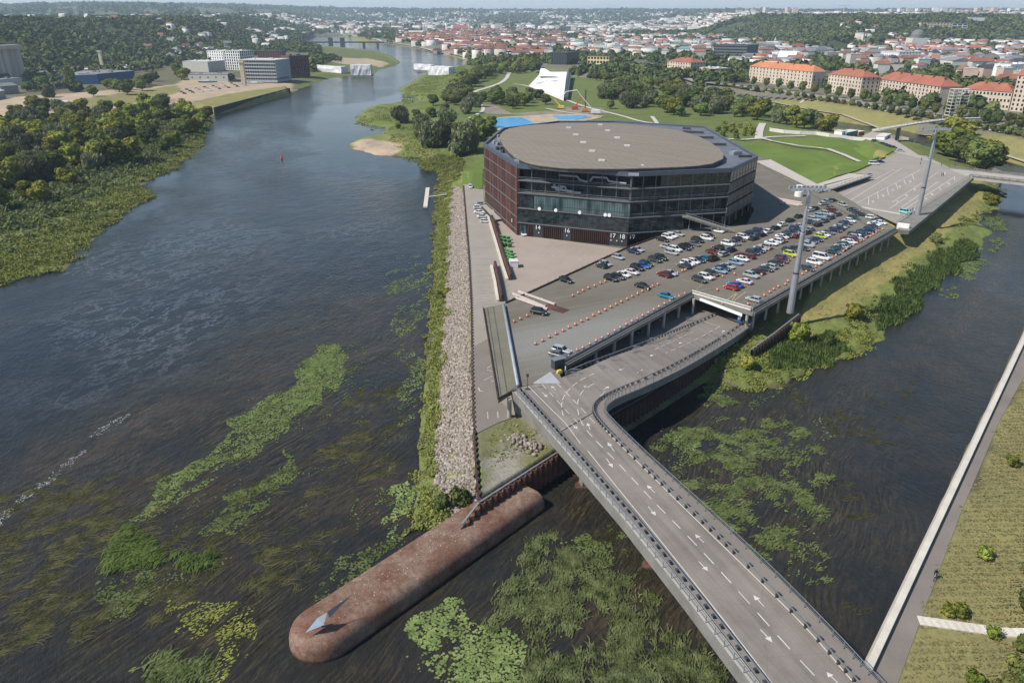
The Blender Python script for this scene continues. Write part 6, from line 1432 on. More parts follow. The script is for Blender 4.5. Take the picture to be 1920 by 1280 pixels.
grove([(1765,285),(1795,258),(1840,290),(1852,314),(1835,322),(1800,312)], 13, 7, 12, 17, ['broad', 'broad', 'light'], 'in the tall group at the far bridge', 'tall trees at the far bridge')
for i, (x, y) in enumerate(sorted(poisson(pxpoly([(1335,240),(1400,238),(1420,250),(1400,262),(1350,258)], 6), 22, 5.5, trng), key=lambda p: p[0] / p[1])):
    plant(BP, (x, y, gz(x, y)), trng.uniform(0, 6), trng.uniform(.8, 1.3), f'young orchard tree, {ordn(i)} from the left beyond the arena roof', 'young orchard trees')
for u, v, s, pr, lb in [(866,948,1.3,BD,'dark green bush at the lower end of the stone slope'), (828,952,1.0,BD,'dark bush by the water above the rusty breakwater'), (822,560,.9,BD,'dark bush halfway down the riverside strip'), (1600,598,1.4,BP,'round bush on the bank between mast shadow and reeds'), (1752,455,1.3,BD,'olive bush on the dry slope by the reeds'),
                        (1497,640,1.6,BP,'leafy bush below the foot of the near mast'), (1548,645,1.3,BD,'smaller bush right of the leafy one below the mast'), (1862,385,1.6,BP,'bush at the narrow neck of the canal'), (1850,375,1.2,BP,'left bush at the narrow neck of the canal'), (1402,692,1.1,BP,'bright bush on the low bank near the steel piles'),
                        (1896,872,.75,BP,'round yellowish bush near the right edge on the promenade slope'), (1846,1046,.7,BP,'round yellowish bush in the middle of the promenade slope'), (1778,1152,.62,BP,'long low bush just above the stone steps'), (1800,1154,.66,BP,'second low bush just above the stone steps'), (1860,1193,.6,BP,'small yellow bush just below the stone steps'), (1826,1282,.7,BP,'yellow bush cut by the bottom edge')]:
    p = PF(u, v, gz, 4); plant(pr, (p.x, p.y, p.z - .15), trng.uniform(0, 6), s, lb, None)
for i, (u, v) in enumerate([(1930,1075),(1925,1140),(1918,1215),(1905,1262),(1925,1290),(1885,1300)]):
    p = PF(u, v, gz, 8); plant(BD, (p.x, p.y, p.z - .2), trng.uniform(0, 6), .85 + .1 * (i % 2), f'dark green hedge bush at the right edge, {ordn(i)} from the top', 'hedge bushes at the right edge')
grove([(195,172),(240,165),(300,158),(300,172),(240,186),(205,182)], 12, 11, 9, 13, ['broad'], 'in the clump beside the blue shed', 'trees beside the blue shed')
grove([(330,140),(348,138),(360,150),(340,158)], 4, 10, 10, 14, ['willow', 'broad'], 'in front of the pale low hall', 'trees in front of the pale hall')
for a in [(135,168,24,'broad','tall narrow poplar in the industrial yard',.45), (176,181,10,'broad','round tree on the yard grass right of the poplar'), (78,162,11,'broad','dark tree behind the grey sheds'), (92,183,10,'willow','grey tree among the yard heaps'), (52,172,10,'broad','dark tree next to the grey sheds'), (503,155,15,'light','fresh green tree in front of the scaffolded block',1.1), (434,153,10,'broad','dark tree at the foot of the white office block'), (65,207,12,'broad','dark tree by the boats at the yard edge'), (345,150,12,'light','bright round tree left of the pale hall')]:
    single(*a)
# woods too many to count: crowns merged into one object per wood
def woods(name, poly, n, R0, R1, label, mat_, thr=None, ns=60, seed=1, nl=26, avoid=None):
    a = np.array(poly); x0, y0 = a.min(0); x1, y1 = a.max(0)
    x = RNG.uniform(x0, x1, n); y = RNG.uniform(y0, y1, n); k = inside(poly, x, y)
    k &= (np.abs(x / y) < .95)
    if thr is not None: k &= (vnoise(x, y, ns, seed) * .6 + vnoise(x, y, ns * .3, seed + 2) * .4) > thr
    for q in (avoid or []): k &= ~inside(q, x, y)
    x, y = x[k], y[k]; z = height_raw(x, y); k = z > .8; x, y, z = x[k], y[k], z[k]; N = len(x)
    R_ = RNG.uniform(R0, R1, N) * (1 + np.clip((y - 1800) / 6000, 0, .7)); hC = R_ * RNG.uniform(.9, 1.3, N)
    d = RNG.normal(size=(N, nl, 3)); d /= np.linalg.norm(d, axis=2)[:, :, None]; d[:, :, 2] = np.abs(d[:, :, 2]) * 1.1 - .15
    c = np.stack([x, y, z + hC * .6], 1)[:, None, :] + d * (R_[:, None] * RNG.uniform(.8, 1.1, (N, nl)))[:, :, None] * np.array([1, 1, .95])
    s = (R_[:, None] * RNG.uniform(.35, .62, (N, nl)))[:, :, None]
    nrm = d + RNG.normal(0, .3, d.shape); t = np.cross(nrm, RNG.normal(size=d.shape)); t /= np.linalg.norm(t, axis=2)[:, :, None] + 1e-9; b = np.cross(nrm, t); b /= np.linalg.norm(b, axis=2)[:, :, None] + 1e-9
    V = np.stack([c + t * s, c + b * s, c - t * s, c - b * s], 2).reshape(-1, 3)
    return tag(np_obj(name, V, np.arange(len(V)).reshape(-1, 4), mat_), label, None, kind='stuff')
m, nt, n, bs = new_mat('wood_foliage'); bs.inputs['Roughness'].default_value = 1; bs.inputs['Specular IOR Level'].default_value = 0
p = pos(nt); f = math_(nt, 'ADD', math_(nt, 'MULTIPLY', noise(nt, p, .05, 3, .7), .6), math_(nt, 'MULTIPLY', noise(nt, p, .4, 3, .7), .4))
nt.links.new(ramp(nt, f, [(.34, (.026, .042, .016)), (.5, (.068, .092, .034)), (.64, (.18, .20, .075))]), bs.inputs['Base Color']); M['wood'] = m
woods('hillside_wood', pxpoly([(-500,180),(0,156),(45,150),(150,146),(240,137),(300,131),(338,122),(385,102),(470,94),(530,90),(560,82),(600,66),(640,50)], 8) + [(-420, 4200), (-3200, 4200), (-2200, 1200)], 56000, 4, 6.5, 'dense dark green wood covering the hill on the left', M['wood'], .22, 50, 3, 22)
woods('hillside_wood', pxpoly([(1210,66),(1300,70),(1400,66),(1470,80),(1490,90),(1600,92),(1750,84),(1920,80),(2300,84)], 9) + [(2600, 2400), (2600, 3600), (500, 3600), (450, 2600)], 24000, 6, 9, 'dense wood on the hill behind the right part of town', M['wood'], .25, 70, 4, 22)
OLD = pxpoly([(735,85),(745,66),(850,58),(1050,64),(1060,84),(1000,104),(900,108),(820,96)], 9)
woods('town_trees', pxpoly([(880,118),(900,128),(1100,135),(1290,160),(1560,205),(1760,236),(1920,270),(2200,330),(2400,120),(1700,64),(1200,52),(900,50),(700,58),(668,68),(720,80),(800,92)], 9), 42000, 4.5, 7.5, 'countless green trees growing between the town houses', M['wood'], .47, 90, 5, 24, [OLD, pxpoly([(1330,150),(1480,168),(1700,205),(1920,245),(1920,262),(1700,222),(1480,186),(1330,166)], 9)])
woods('old_town_trees', OLD, 4200, 5, 7, 'scattered trees between the red roofs of the old town', M['wood'], .5, 60, 6, 20)
woods('far_woods', [(-9000, 4200), (9000, 4200), (12000, 12500), (-12000, 12500)], 70000, 8, 15, 'bluish woods covering the far hills along the horizon', M['wood'], .50, 420, 7, 9)
woods('far_bank_trees', pxpoly([(400,62),(560,66),(640,61),(700,62),(760,68),(750,60),(640,50),(560,52)], 9), 1500, 6, 9, 'trees along the far bank behind the railway bridge', M['wood'], .3, 60, 8, 20)
woods('valley_trees', pxpoly([(640,48),(900,50),(1200,52),(1300,60),(1200,40),(900,38),(640,38)], 9), 16000, 5, 8, 'green belts of trees between the far suburbs', M['wood'], .5, 160, 9, 12)
woods('peninsula_scrub', pxpoly([(585,108),(640,112),(640,120),(590,125)], 3), 220, 3, 5, 'dark scrub on the sandy peninsula by the wrapped works', M['wood'], None, 60, 10, 20)

woods('left_bank_belt', pxpoly([(345,133),(392,104),(470,92),(560,84),(598,88),(604,118),(585,135),(584,100),(540,98),(470,106),(400,112),(395,135),(360,134)], 7), 5200, 4, 6.5, 'trees and gardens around the white offices on the left bank', M['wood'], .38, 60, 31, 22)
woods('yard_trees', pxpoly([(45,172),(150,176),(150,166),(110,150),(60,158)], 6), 260, 3, 5, 'scrubby trees between the grey sheds on the left', M['wood'], .5, 40, 33, 30)
woods('dike_trees', pxpoly([(1600,215),(1790,250),(1830,262),(1800,240),(1745,228)], 6) , 0, 3, 5, 'x', M['wood']) if 0 else None
woods('quay_garden_trees', pxpoly([(1250,132),(1400,148),(1400,158),(1310,152),(1240,150),(1060,132),(1060,124)], 9), 900, 4.5, 6.5, 'trees along the street beyond the park', M['wood'], .38, 60, 35, 26)
# ------------------------------------------------------------------ park, lawns, paths
def ribbon(name, px, w, m, z=6, off=.42, zf=None):
    pts = [PF(u, v, gz, z) for u, v in px]; pts = densify(smooth_line(pts, 2), 4, False); mb = MB()
    for p in pts: p.z = gz(p.x, p.y) if zf is None else zf
    strip(mb, pts, w, off); o = mb.build(name, m); o['kind'] = 'structure'; return o
M['path'] = mat('pale_path', (.44, .42, .38), .9, .1); M['lawn'] = mat('mown_lawn', (.105, .155, .034), .95, .16, .04, 1.5, spec=.1, bmp=.3)
for px, w in [([(880,223),(893,216),(907,208),(905,201),(900,195),(902,186)], 3), ([(888,174),(915,165),(938,157),(950,148),(955,137)], 5), ([(963,158),(987,161),(1032,177),(1054,185),(1098,202),(1167,218),(1197,228),(1230,233)], 3.5),
              ([(1222,219),(1228,226),(1233,234)], 3), ([(1066,142),(1100,144),(1137,149)], 4), ([(1024,204),(1060,212),(1131,219)], 3), ([(1422,262),(1424,245),(1430,232)], 5), ([(1290,262),(1425,261),(1440,258),(1510,256)], 3.5), ([(1490,232),(1514,228)], 2), ([(1725,232),(1760,222),(1790,216)], 3),
              ([(1500,194),(1515,184)], 2)]: ribbon('path', px, w, M['path'])
lawn_z = lambda x, y: gz(x, y)
for px in ([(1380,264),(1428,262),(1655,298),(1635,312),(1605,326),(1535,345),(1478,312)], [(1440,259),(1560,259),(1640,266),(1680,285),(1662,296)], [(1675,266),(1722,272),(1760,290),(1780,310),(1730,290)], [(866,346),(905,346),(905,300),(868,300)]):
    sheet('lawn', pxpoly(px, 7.2), lawn_z, M['lawn'], 7, 0, None, .5)
ribbon('path', [(1428,261),(1540,278),(1658,297)], 3.2, M['path'], 8, .62)
m_pool = mat('pool_water', (.03, .25, .48), .25, .15, .2, 1.); 
for i, (px, lb) in enumerate([([(901,225),(927,221),(979,220),(1007,233),(985,241),(955,243),(930,239)], 'larger bright blue swimming pool beyond the arena roof'), ([(1037,217),(1094,216),(1110,220),(1078,224),(1046,223)], 'smaller blue swimming pool right of the larger one')]):
    o = sheet('swimming_pool', pxpoly(px, 7), lambda x, y: gz(x, y) + .5, m_pool, 8, .4, None, 0, None); tag(o, lb, 'pool')
sheet('pool_deck', pxpoly([(890,222),(975,217),(1030,214),(1100,213),(1130,219),(1110,224),(1040,234),(1000,243),(920,244)], 7), gz, mat('sandy_paving', (.36, .29, .21), .9, .25, .2, 2), 8, 0, None, .25)
sheet('building_site_soil', pxpoly([(905,212),(900,196),(925,195),(960,212),(1045,206),(1060,200),(1130,202),(1140,212),(1000,216)], 7), gz, mat('disturbed_soil', (.20, .175, .135), .95, .3, .1, 2), 8, 0, None, .16)
# white pavilion
pv = empty('pavilion', P(1040,165,7), 'low white wedge-shaped pavilion with a tilted canopy in the park', 'pavilion')
a, b, c_, d = P(1016,137,8), P(1062,137,11), P(1056,184,8), P(991,161,7.5)
mb = MB(); q = [P(1016,135,12), P(1063,135,14), P(1057,182,10), P(992,160.5,7.3)]
mb.add([*q, *[Vector((p.x, p.y, 5.5)) for p in q]], [(2, 1, 0), (3, 2, 0), (0, 1, 5, 4), (1, 2, 6, 5), (2, 3, 7, 6), (3, 0, 4, 7)]); mb.build('sloping_roof', M['white'], pv)
def roof_z(x, y):
    for t_ in ((q[0], q[1], q[2]), (q[0], q[2], q[3])):
        n_ = (t_[1] - t_[0]).cross(t_[2] - t_[0])
        if bool(inside([(a_.x, a_.y) for a_ in t_], np.array(x), np.array(y))): return t_[0].z - (n_.x * (x - t_[0].x) + n_.y * (y - t_[0].y)) / n_.z
    return q[0].z
mb = MB(); w0, w1 = q[1] + Vector((3.5, 0, 0)), q[2] + Vector((2.2, 2, 0)); mb.add([w0, w1, Vector((w1.x, w1.y, 6)), Vector((w0.x, w0.y, 6))], [(0, 1, 2, 3)]); mb.bar(w0 + Vector((0, 0, -2)), w1 + Vector((0, 0, -1.4)), 4, 2.2); mb.build('glass_wall', M['steel_dark'], pv)
mb = MB(); k0, k1, k2 = P(1014,128,18), P(1046,144,13.4), P(1010,143,12.8); k3 = P(1022,129,18)
mb.add([k0, k3, k1, k2], [(0, 1, 2), (0, 2, 3)]); mb.add([p - Vector((0, 0, .8)) for p in (k0, k3, k1, k2)], [(2, 1, 0), (3, 2, 0)]); mb.build('tilted_canopy', M['white'], pv)
mb = MB(); ctr = P(1025,152,11.5); mb.add([(x_, y_, roof_z(x_, y_) + .12) for x_, y_ in [(ctr.x + 13 * math.cos(t / 16 * 6.283), ctr.y + 13 * math.sin(t / 16 * 6.283)) for t in range(16)]], [tuple(range(16))])
mb.build('painted_shadow_disc', mat('disc_grey', (.38, .39, .40), .7, .05), pv)  # flat grey disc laid on the roof as a painted shadow ellipse
# building plant in the park
def crane(px, label, col, mast_v, boom=None):
    p = PF(*px, gz, 7); r = empty('construction_crane', p, label, 'crane'); mb = MB(); mb.box((p.x, p.y, p.z + 1.9), (5, 3, 2.2)); mb.build('cab', mat('machine_' + label.split()[0], col, .6), r)
    for s_ in (-1.3, 1.3): mb = MB(); mb.box((p.x, p.y + s_, p.z + .45), (5.4, .8, .9)); mb.build('track', M['steel_dark'], r)
    zt = zat(mast_v, p.y); mb = MB(); mb.bar((p.x, p.y, p.z + 2), (p.x + (boom or 0), p.y, zt), .9, .9); mb.build('mast', M['steel_dark'] if not boom else bpy.data.materials['machine_' + label.split()[0]], r)
crane((1097,210), 'orange piling rig with a tall dark upright mast in the park', (.6, .22, .04), 168)
crane((1078,206), 'red crawler crane with a short raised boom in the park', (.5, .06, .03), 182, 5)
crane((1052,205), 'yellow digger with a folded arm beside the cranes', (.65, .5, .1), 186, -6)
r = empty('concrete_pump', PF(1120,212,gz,7), 'thin white arching pump boom over the park building site', 'pump'); mb = MB(); pp_ = [P(1117,212,7.5)]; Y_ = pp_[0].y
for u, v in ((1088,178),(1082,169),(1062,172),(1050,184)): z = zat(v, Y_); t = math.hypot(1, 0); mbx = P(u, v, z) if z < 79 else pp_[0]; pp_.append(Vector((mbx.x, mbx.y, z)))
mb.tube(pp_, .3, 6); mb.build('boom', M['white'], r)
mb = MB(); mb.box(tuple(pp_[0] + Vector((0, 0, 1.2))), (7, 2.5, 2.4)); mb.build('truck_body', M['white'], r)

# ------------------------------------------------------------------ far car park, plaza, ramps, far bridge
sheet('far_car_park', pxpoly([(1561,364),(1600,345),(1636,328),(1606,325),(1660,297),(1682,286),(1735,292),(1781,315),(1823,331),(1681,420)], 8.6), 8.6, M['asphalt_pale'], 12, 0, None, .02)
sheet('plaza', pxpoly([(1616,256),(1640,244),(1672,259),(1723,291),(1781,314),(1735,300),(1682,287),(1646,270)], 8.6), 8.6, mat('plaza_paving', (.33, .30, .265), .9, .1), 12, 0, None, .06)
mk = MB()
for (u0, v0), (u1, v1) in [((1594,376),(1690,316)), ((1605,381.6),(1725,319)), ((1673,379),(1760,322.5)), ((1690,389),(1760,340)), ((1697,392),(1791,331)), ((1578,368),(1676,318)), ((1668,391),(1700,370))]:
    strip(mk, [P(u0, v0, 8.66), P(u1, v1, 8.66)], .3, 0)
for (u0, v0), (u1, v1) in [((1628,384),(1629,371)), ((1646.6,373),(1645.5,359)), ((1666,365),(1663,351)), ((1684,355),(1679,343)), ((1698,346),(1695,337)), ((1714,337),(1710,327)), ((1790,338),(1789,331))]: strip(mk, [P(u0, v0, 8.66), P(u1, v1, 8.66)], .28, 0)
for u, v in [(1636,378),(1655,367),(1673,356),(1686,350),(1706,340),(1682,378),(1699,366),(1714,355),(1747,364),(1762,354),(1778,344),(1735,372)]: strip(mk, [P(u - 3, v - 1, 8.66), P(u + 2, v + .5, 8.66)], .7, 0); strip(mk, [P(u + 1, v - 1.5, 8.66), P(u + 1, v + 2, 8.66)], .8, 0)
strip(mk, [P(1614,388,8.64), P(1688,401,8.64)], 1.6, 0)
o = mk.build('far_parking_lines', M['white_paint']); o['kind'] = 'structure'
ew = empty('edge_walkway', P(1690,428,8.6), 'grey concrete walkway slab along the far car park edge', 'walkway')
mb = MB(); mb.prism([(p.x, p.y) for p in (P(1681,419,8.9), P(1822,330,8.9), P(1826,333,8.9), P(1738,406,8.9), P(1705,433,8.9), P(1688,432,8.9))], 7.6, 8.9); mb.build('slab', M['concrete_dark'], ew)
rail_fence(ew, [P(1681,418,8.9), P(1821,329,8.9)], 1.1, 'railing', M['concrete'], 4, .14)
mb = MB(); p = P(1693,428,8.6); mb.box((p.x, p.y, 9.3), (4, 1.6, 2.0), R(-35)); tag(mb.build('white_kiosk', M['white']), 'white box hanging at the far corner of the deck', 'kiosk')
ra = empty('concrete_ramp', P(1560,345,11), 'pale concrete ramp slab with a dark open underside beside the lawn', 'ramp')
mb = MB(); mb.prism([(p.x, p.y) for p in (P(1420,302,11), P(1445,299,11), P(1532,345,11), P(1592,325,11), P(1636,328,11), P(1562,353,11), P(1536,358,11))], 10.4, 11.0); mb.build('slab', mat('pale_ramp', (.40, .37, .33), .85, .1), ra)
mb = MB(); mb.bar(P(1545,352,10), P(1632,330,9.5), .4, 2.6); mb.build('side_wall', M['steel_dark'], ra)  # dark tone paints in the shade on the wall under the ramp
rail_fence(ra, [P(1537,357,11), P(1562,352,11), P(1635,328,11)], .9, 'railing', M['steel_dark'], 4)
fb_ = empty('canal_bridge', P(1800,323,9), 'grey concrete canal bridge with a row of posts at the far right', 'bridge')
A0, A1, B0, B1 = P(1781,316,9.2), P(2010,341,9.2), P(1823,332,9.2), P(2010,353,9.2)
mb = MB(); mb.prism([(p.x, p.y) for p in (A0, A1, B1, B0)], 7.9, 9.2); mb.build('deck', M['concrete'], fb_)
for s_, e_ in ((A0, A1), (B0, B1)): rail_fence(fb_, [s_, e_], 1.2, 'railing', M['concrete_dark'], 3, .3, (1, .5), .5)
for u, v in ((1864,351), (1960,362)):
    p = P(u, v, 0); mb = MB(); mb.box((p.x + 2, p.y + 4, 4), (1.6, 8, 8), R(-10)); mb.build('pier', M['concrete_dark'], fb_)
for i, (u, v) in enumerate([(1771,329),(1768,331),(1765,330),(1727,302),(1725,310),(1765,311),(1790,313),(1659,298)]):
    p = P(u, v, 8.65); person((p.x, p.y, 8.65), i * 1.3, f'distant pedestrian in {["white", "dark", "dark", "dark", "dark", "dark", "blue", "dark"][i]} on the far plaza, {ordn(i)} of the scattered group', [M['white'], M['cloth_dark'], M['cloth_dark'], M['cloth_dark'], M['cloth_dark'], M['cloth_dark'], M['cloth_blue'], M['cloth_dark']][i], group='people on the far plaza')
for i, (u, v) in enumerate([(1701,404),(1706,400),(1710,397),(1714,399),(1725,402)]):
    p = P(u, v, 8.65); person((p.x, p.y, 8.95 if i == 4 else 8.65), i * 2.1, f'{["person in dark clothes", "person in black clothes", "person in dark blue clothes", "person in white shirt", "person in yellow vest"][i]} beside the base of the far mast', [M['cloth_dark'], M['cloth_dark'], M['cloth_blue'], M['white'], bpy.data.materials['yellow_plastic']][i], group='people at the far mast')
# footbridge
fo = empty('footbridge', P(1640,245,9), 'slim pale arched footbridge over the small river at upper right', 'bridge')
fpts = [(1637,245,9.5),(1661,241,11),(1690,236,12.5),(1720,231,13.5),(1750,227,13.8),(1785,223.5,13.6),(1830,222,12.8),(1880,221,11.5),(1930,221,10)]
ctr = smooth_line([P(u, v, z) for u, v, z in fpts], 2); mb = MB()
for p, q in zip(ctr, ctr[1:]): mb.bar(p, q, 5, 1.0)
mb.build('deck', M['pale_block'], fo)
rail_fence(fo, [p + Vector((0, -2.4, .5)) for p in ctr[::3]], 1.1, 'railing', M['rail_steel'], 4, .12)
for u, v in ((1683,262), (1788,238), (1860,236)): p = P(u, v, 2); q = min(ctr, key=lambda c: abs(c.x / c.y - p.x / p.y)); mb = MB(); mb.box((q.x, q.y, 5.5), (1.6, 2.4, q.z * 2 - 12 if q.z * 2 > 13 else 10)); mb.build('pier', M['concrete_dark'], fo)
# kiosks, fences, small things by the lawn
def boxthing(name, u0, u1, v, h, dep, m, label, cat, z=7, roofm=None):
    a, b = PF(u0, v, gz, z), PF(u1, v, gz, z); t = (b - a); L = t.length; ang = math.atan2(t.y, t.x); c_ = (a + b) / 2 + Vector((-math.sin(ang), math.cos(ang), 0)) * dep / 2
    r = empty(name, (c_.x, c_.y, c_.z), label, cat); mb = MB(); mb.box((c_.x, c_.y, c_.z + h / 2 - .3), (L, dep, h + .6), ang); mb.build('walls', m, r)
    mb = MB(); mb.box((c_.x, c_.y, c_.z + h + .12), (L + .5, dep + .5, .25), ang); mb.build('roof', roofm or M['offwhite'], r); return r
boxthing('kiosk', 1578, 1586, 255, 3, 6, M['white'], 'white kiosk at the end of the lawn', 'kiosk'); boxthing('kiosk', 1587, 1607, 256, 3.2, 6, mat('teal_cladding', (.05, .2, .23), .6), 'teal kiosk beside the white one', 'kiosk'); boxthing('stall', 1610, 1620, 254, 2.6, 5, mat('red_awning', (.3, .09, .08), .8), 'dark red stall right of the teal kiosk', 'stall')
boxthing('small_truck', 1658, 1668, 263, 3, 5, M['white'], 'white small truck on the far plaza near the footbridge', 'truck')
def fence_px(name, px, h, m, label, z=7):
    mb = MB(); pts = [PF(u, v, gz, z) for u, v in px]
    for a, b in zip(pts, pts[1:]): mb.bar(a + Vector((0, 0, h / 2)), b + Vector((0, 0, h / 2)), .3, h)
    for p in pts: mb.bar(p, p + Vector((0, 0, h + .3)), .5, .5)
    return tag(mb.build(name, m), label, 'fence')
fence_px('hoarding', [(1443,246),(1470,250),(1500,252),(1530,253),(1555,257),(1600,263),(1640,266)], 2.2, M['offwhite'], 'long whitish hoarding along the top of the lawn')
fence_px('hoarding', [(1672,262),(1690,262),(1712,266)], 2.2, M['offwhite'], 'short whitish hoarding right of the far plaza')

# ------------------------------------------------------------------ buildings
WM = {}
def wallmat(col, wcol=(.05, .055, .06), sx=3.4, sz=3.3, fac=.38):
    k = (col, sx, sz)
    if k in WM: return WM[k]
    m, nt, n, bs = new_mat('house_wall'); bs.inputs['Roughness'].default_value = .85
    nt.links.new(ramp(nt, noise(nt, pos(nt), .12, 4, .6), [(.3, tuple(c * .86 for c in col)), (.7, col)]), bs.inputs['Base Color']); WM[k] = m; return m
RMAT = {'orange': mat('orange_tile', (.30, .13, .08), .8, .22, .1, 1.5, rand=.35), 'red': mat('red_tile', (.24, .11, .08), .8, .22, .1, 1.5, rand=.35), 'rust': mat('brown_tile', (.22, .105, .07), .85, .2, .1, 1.5, rand=.3), 'grey': mat('grey_roof', (.22, .225, .23), .7, .15, .1, 1, rand=.45), 'pale': mat('pale_roof', (.50, .50, .49), .6, .1, .1, 1, rand=.3), 'dark': mat('dark_roof', (.06, .062, .07), .7, .2, rand=.2), 'green': mat('green_roof', (.14, .27, .22), .7, .1, rand=.2)}
WALLS = [(.52, .49, .44), (.62, .60, .56), (.48, .42, .32), (.66, .65, .63), (.34, .32, .30), (.50, .38, .30)]
_win = {}
def window_mesh(m):
    if m.name not in _win:
        mb = MB(); mb.box((0, 0, 0), (1, .12, 1)); o = mb.build('window', m); me = o.data; bpy.data.objects.remove(o); _win[m.name] = me
    return _win[m.name]
def block(name, c, L, D, H, ang, wall, roof, rtype, label, cat='building', group=None, floors=0, wmat=None, bays=0, pane=(1.4, 1.9), chim=0, sides=True, rh=None, maxwin=96, z0=None):
    """one building: c = middle of the front foot; L along, D deep"""
    z = gz(c.x, c.y) if z0 is None else z0; r = empty(name, (c.x, c.y, z), label, cat, group, ang)
    mb = MB(); mb.add([(x, y, zz) for zz in (-2, H) for x, y in ((-L / 2, 0), (L / 2, 0), (L / 2, D), (-L / 2, D))], [(0, 1, 5, 4), (1, 2, 6, 5), (2, 3, 7, 6), (3, 0, 4, 7)] + ([(4, 5, 6, 7)] if rtype == 'flat' else []))
    w_ = mb.build('wall', wall); w_.parent = r; mb = MB(); e = .5; rh = rh or D * .28
    if rtype == 'gable' or (rtype == 'hip' and L <= D + 1): mb.add([(-L / 2 - e, -e, H), (L / 2 + e, -e, H), (L / 2 + e, D + e, H), (-L / 2 - e, D + e, H), (-L / 2 - e, D / 2, H + rh), (L / 2 + e, D / 2, H + rh)], [(0, 1, 5, 4), (2, 3, 4, 5), (1, 2, 5), (3, 0, 4), (3, 2, 1, 0)])
    elif rtype == 'hip' and L > D + 1: mb.add([(-L / 2 - e, -e, H), (L / 2 + e, -e, H), (L / 2 + e, D + e, H), (-L / 2 - e, D + e, H), (-L / 2 + D / 2, D / 2, H + rh), (L / 2 - D / 2, D / 2, H + rh)], [(0, 1, 5, 4), (2, 3, 4, 5), (1, 2, 5), (3, 0, 4), (3, 2, 1, 0)])
    else:
        mb.box((0, D / 2, H + .15), (L + .4, D + .4, .5)); 
        for a_, b_, s_ in ((L * .2, D * .5, 3), (-L * .25, D * .4, 2.2)): mb.box((a_, b_, H + 1.1), (s_ * 1.6, s_, 1.6))
    rf = mb.build('roof', roof); rf.parent = r
    for i in range(chim):
        mb = MB(); x = -L / 2 + L * (i + .5) / chim; mb.box((x, D * .4, H + rh * .95), (1.1, 1.1, 2.6)); q = mb.build('chimney', RMAT['rust']); q.parent = rf
    if floors:
        wm = window_mesh(wmat or M['car_glass']); fh = H / floors; n_ = 0
        for f in range(floors):
            for b in range(bays):
                if n_ >= maxwin: break
                x = -L / 2 + L * (b + .5) / bays; o = bpy.data.objects.new('window', wm); C.objects.link(o); o.parent = r; o.location = (x, -.02, fh * (f + .55)); o.scale = (pane[0], 1, pane[1]); n_ += 1
        if sides:
            sb_ = max(2, int(bays * D / L))
            for f in range(floors):
                for b in range(sb_):
                    if n_ >= maxwin + 4: break
                    o = bpy.data.objects.new('window', wm); C.objects.link(o); o.parent = r; o.location = (L / 2 + .02, D * (b + .5) / sb_, fh * (f + .55)); o.rotation_euler = (0, 0, math.pi / 2); o.scale = (pane[0], 1, pane[1]); n_ += 1
    return r
def front(u0, v0, u1, v1, z=9):
    a, b = P(u0, v0, z), P(u1, v1, z); t = b - a; return (a + b) / 2, t.length, math.atan2(t.y, t.x)
cream = mat('cream_stucco', (.50, .43, .35), .9, .14, .08, 1.); sand_ = mat('sandy_stucco', (.56, .46, .33), .9, .1)
def hero(name, u0, v0, u1, v1, vt, D, roofm, rtype, label, wall, floors, bays, z=9, **k):
    c, L, a = front(u0, v0, u1, v1, z); H = zat(vt, c.y) - z
    return block(name, c, L, D, H, a, wall, roofm, rtype, label, 'building', None, floors, None, bays, z0=z, **k)
R_new = mat('bright_orange_tile', (.44, .17, .08), .8, .1, .1, 1.5); R_old = mat('brick_red_tile', (.29, .105, .065), .8, .2, .1, 1.5)
hero('apartment_block', 1403, 152, 1520, 166, 129.5, 18, R_new, 'hip', 'long cream apartment block with a bright orange roof above the dike', cream, 5, 18, chim=4, rh=6)
hero('apartment_block', 1549, 172, 1611, 181, 142, 20, R_old, 'hip', 'cream apartment block with brick red roof right of the bright orange one', cream, 5, 11, chim=3, rh=6)
hero('apartment_block', 1640, 179, 1757, 198, 155, 20, R_old, 'hip', 'longest cream apartment block with brick red roof and many chimneys', cream, 5, 19, chim=6, rh=7)
hero('apartment_block', 1797, 199, 1890, 207, 170, 18, R_old, 'hip', 'lower cream block with red roof behind the scaffold towers', cream, 3, 14, chim=4, rh=6)
hero('tower_block', 1892, 208, 1935, 212, 143, 20, R_old, 'hip', 'tall pale tower block cut by the right edge', cream, 8, 5, rh=8)
hero('apartment_block', 1250, 138, 1293, 142, 116, 26, R_old, 'hip', 'cream block with red hip roof left of the pale low office', cream, 4, 9, chim=3, rh=5)
hero('office_block', 1310, 144, 1342, 147, 128, 24, RMAT['pale'], 'flat', 'small sandy office block with a pale flat roof among trees', sand_, 3, 7)
hero('office_block', 1101, 127, 1141, 128, 106, 30, RMAT['dark'], 'flat', 'yellowish office block behind the park with dark window bays', mat('yellowish_stucco', (.62, .53, .30), .9, .1), 3, 7, pane=(3.2, 3.0))
hero('dark_office', 1033, 121, 1062, 122, 99, 40, RMAT['dark'], 'flat', 'dark curved-looking glass office behind the pavilion', M['gold'], 5, 6, sides=False)
hero('dark_office', 1336, 112, 1398, 114, 85, 60, RMAT['dark'], 'flat', 'wide dark grey building under construction in mid town', mat('dark_netting', (.10, .12, .125), .9, .2), 5, 14, pane=(4, 2))
hero('white_hall', 1456, 122, 1488, 123, 108, 26, M['white'], 'hip', 'white hall with a high arched roof behind the orange-roofed block', M['white'], 0, 0, rh=9)
hero('white_block', 1648, 118, 1682, 121, 97, 40, RMAT['pale'], 'flat', 'white office block with rows of small windows in mid town', M['white'], 5, 9)
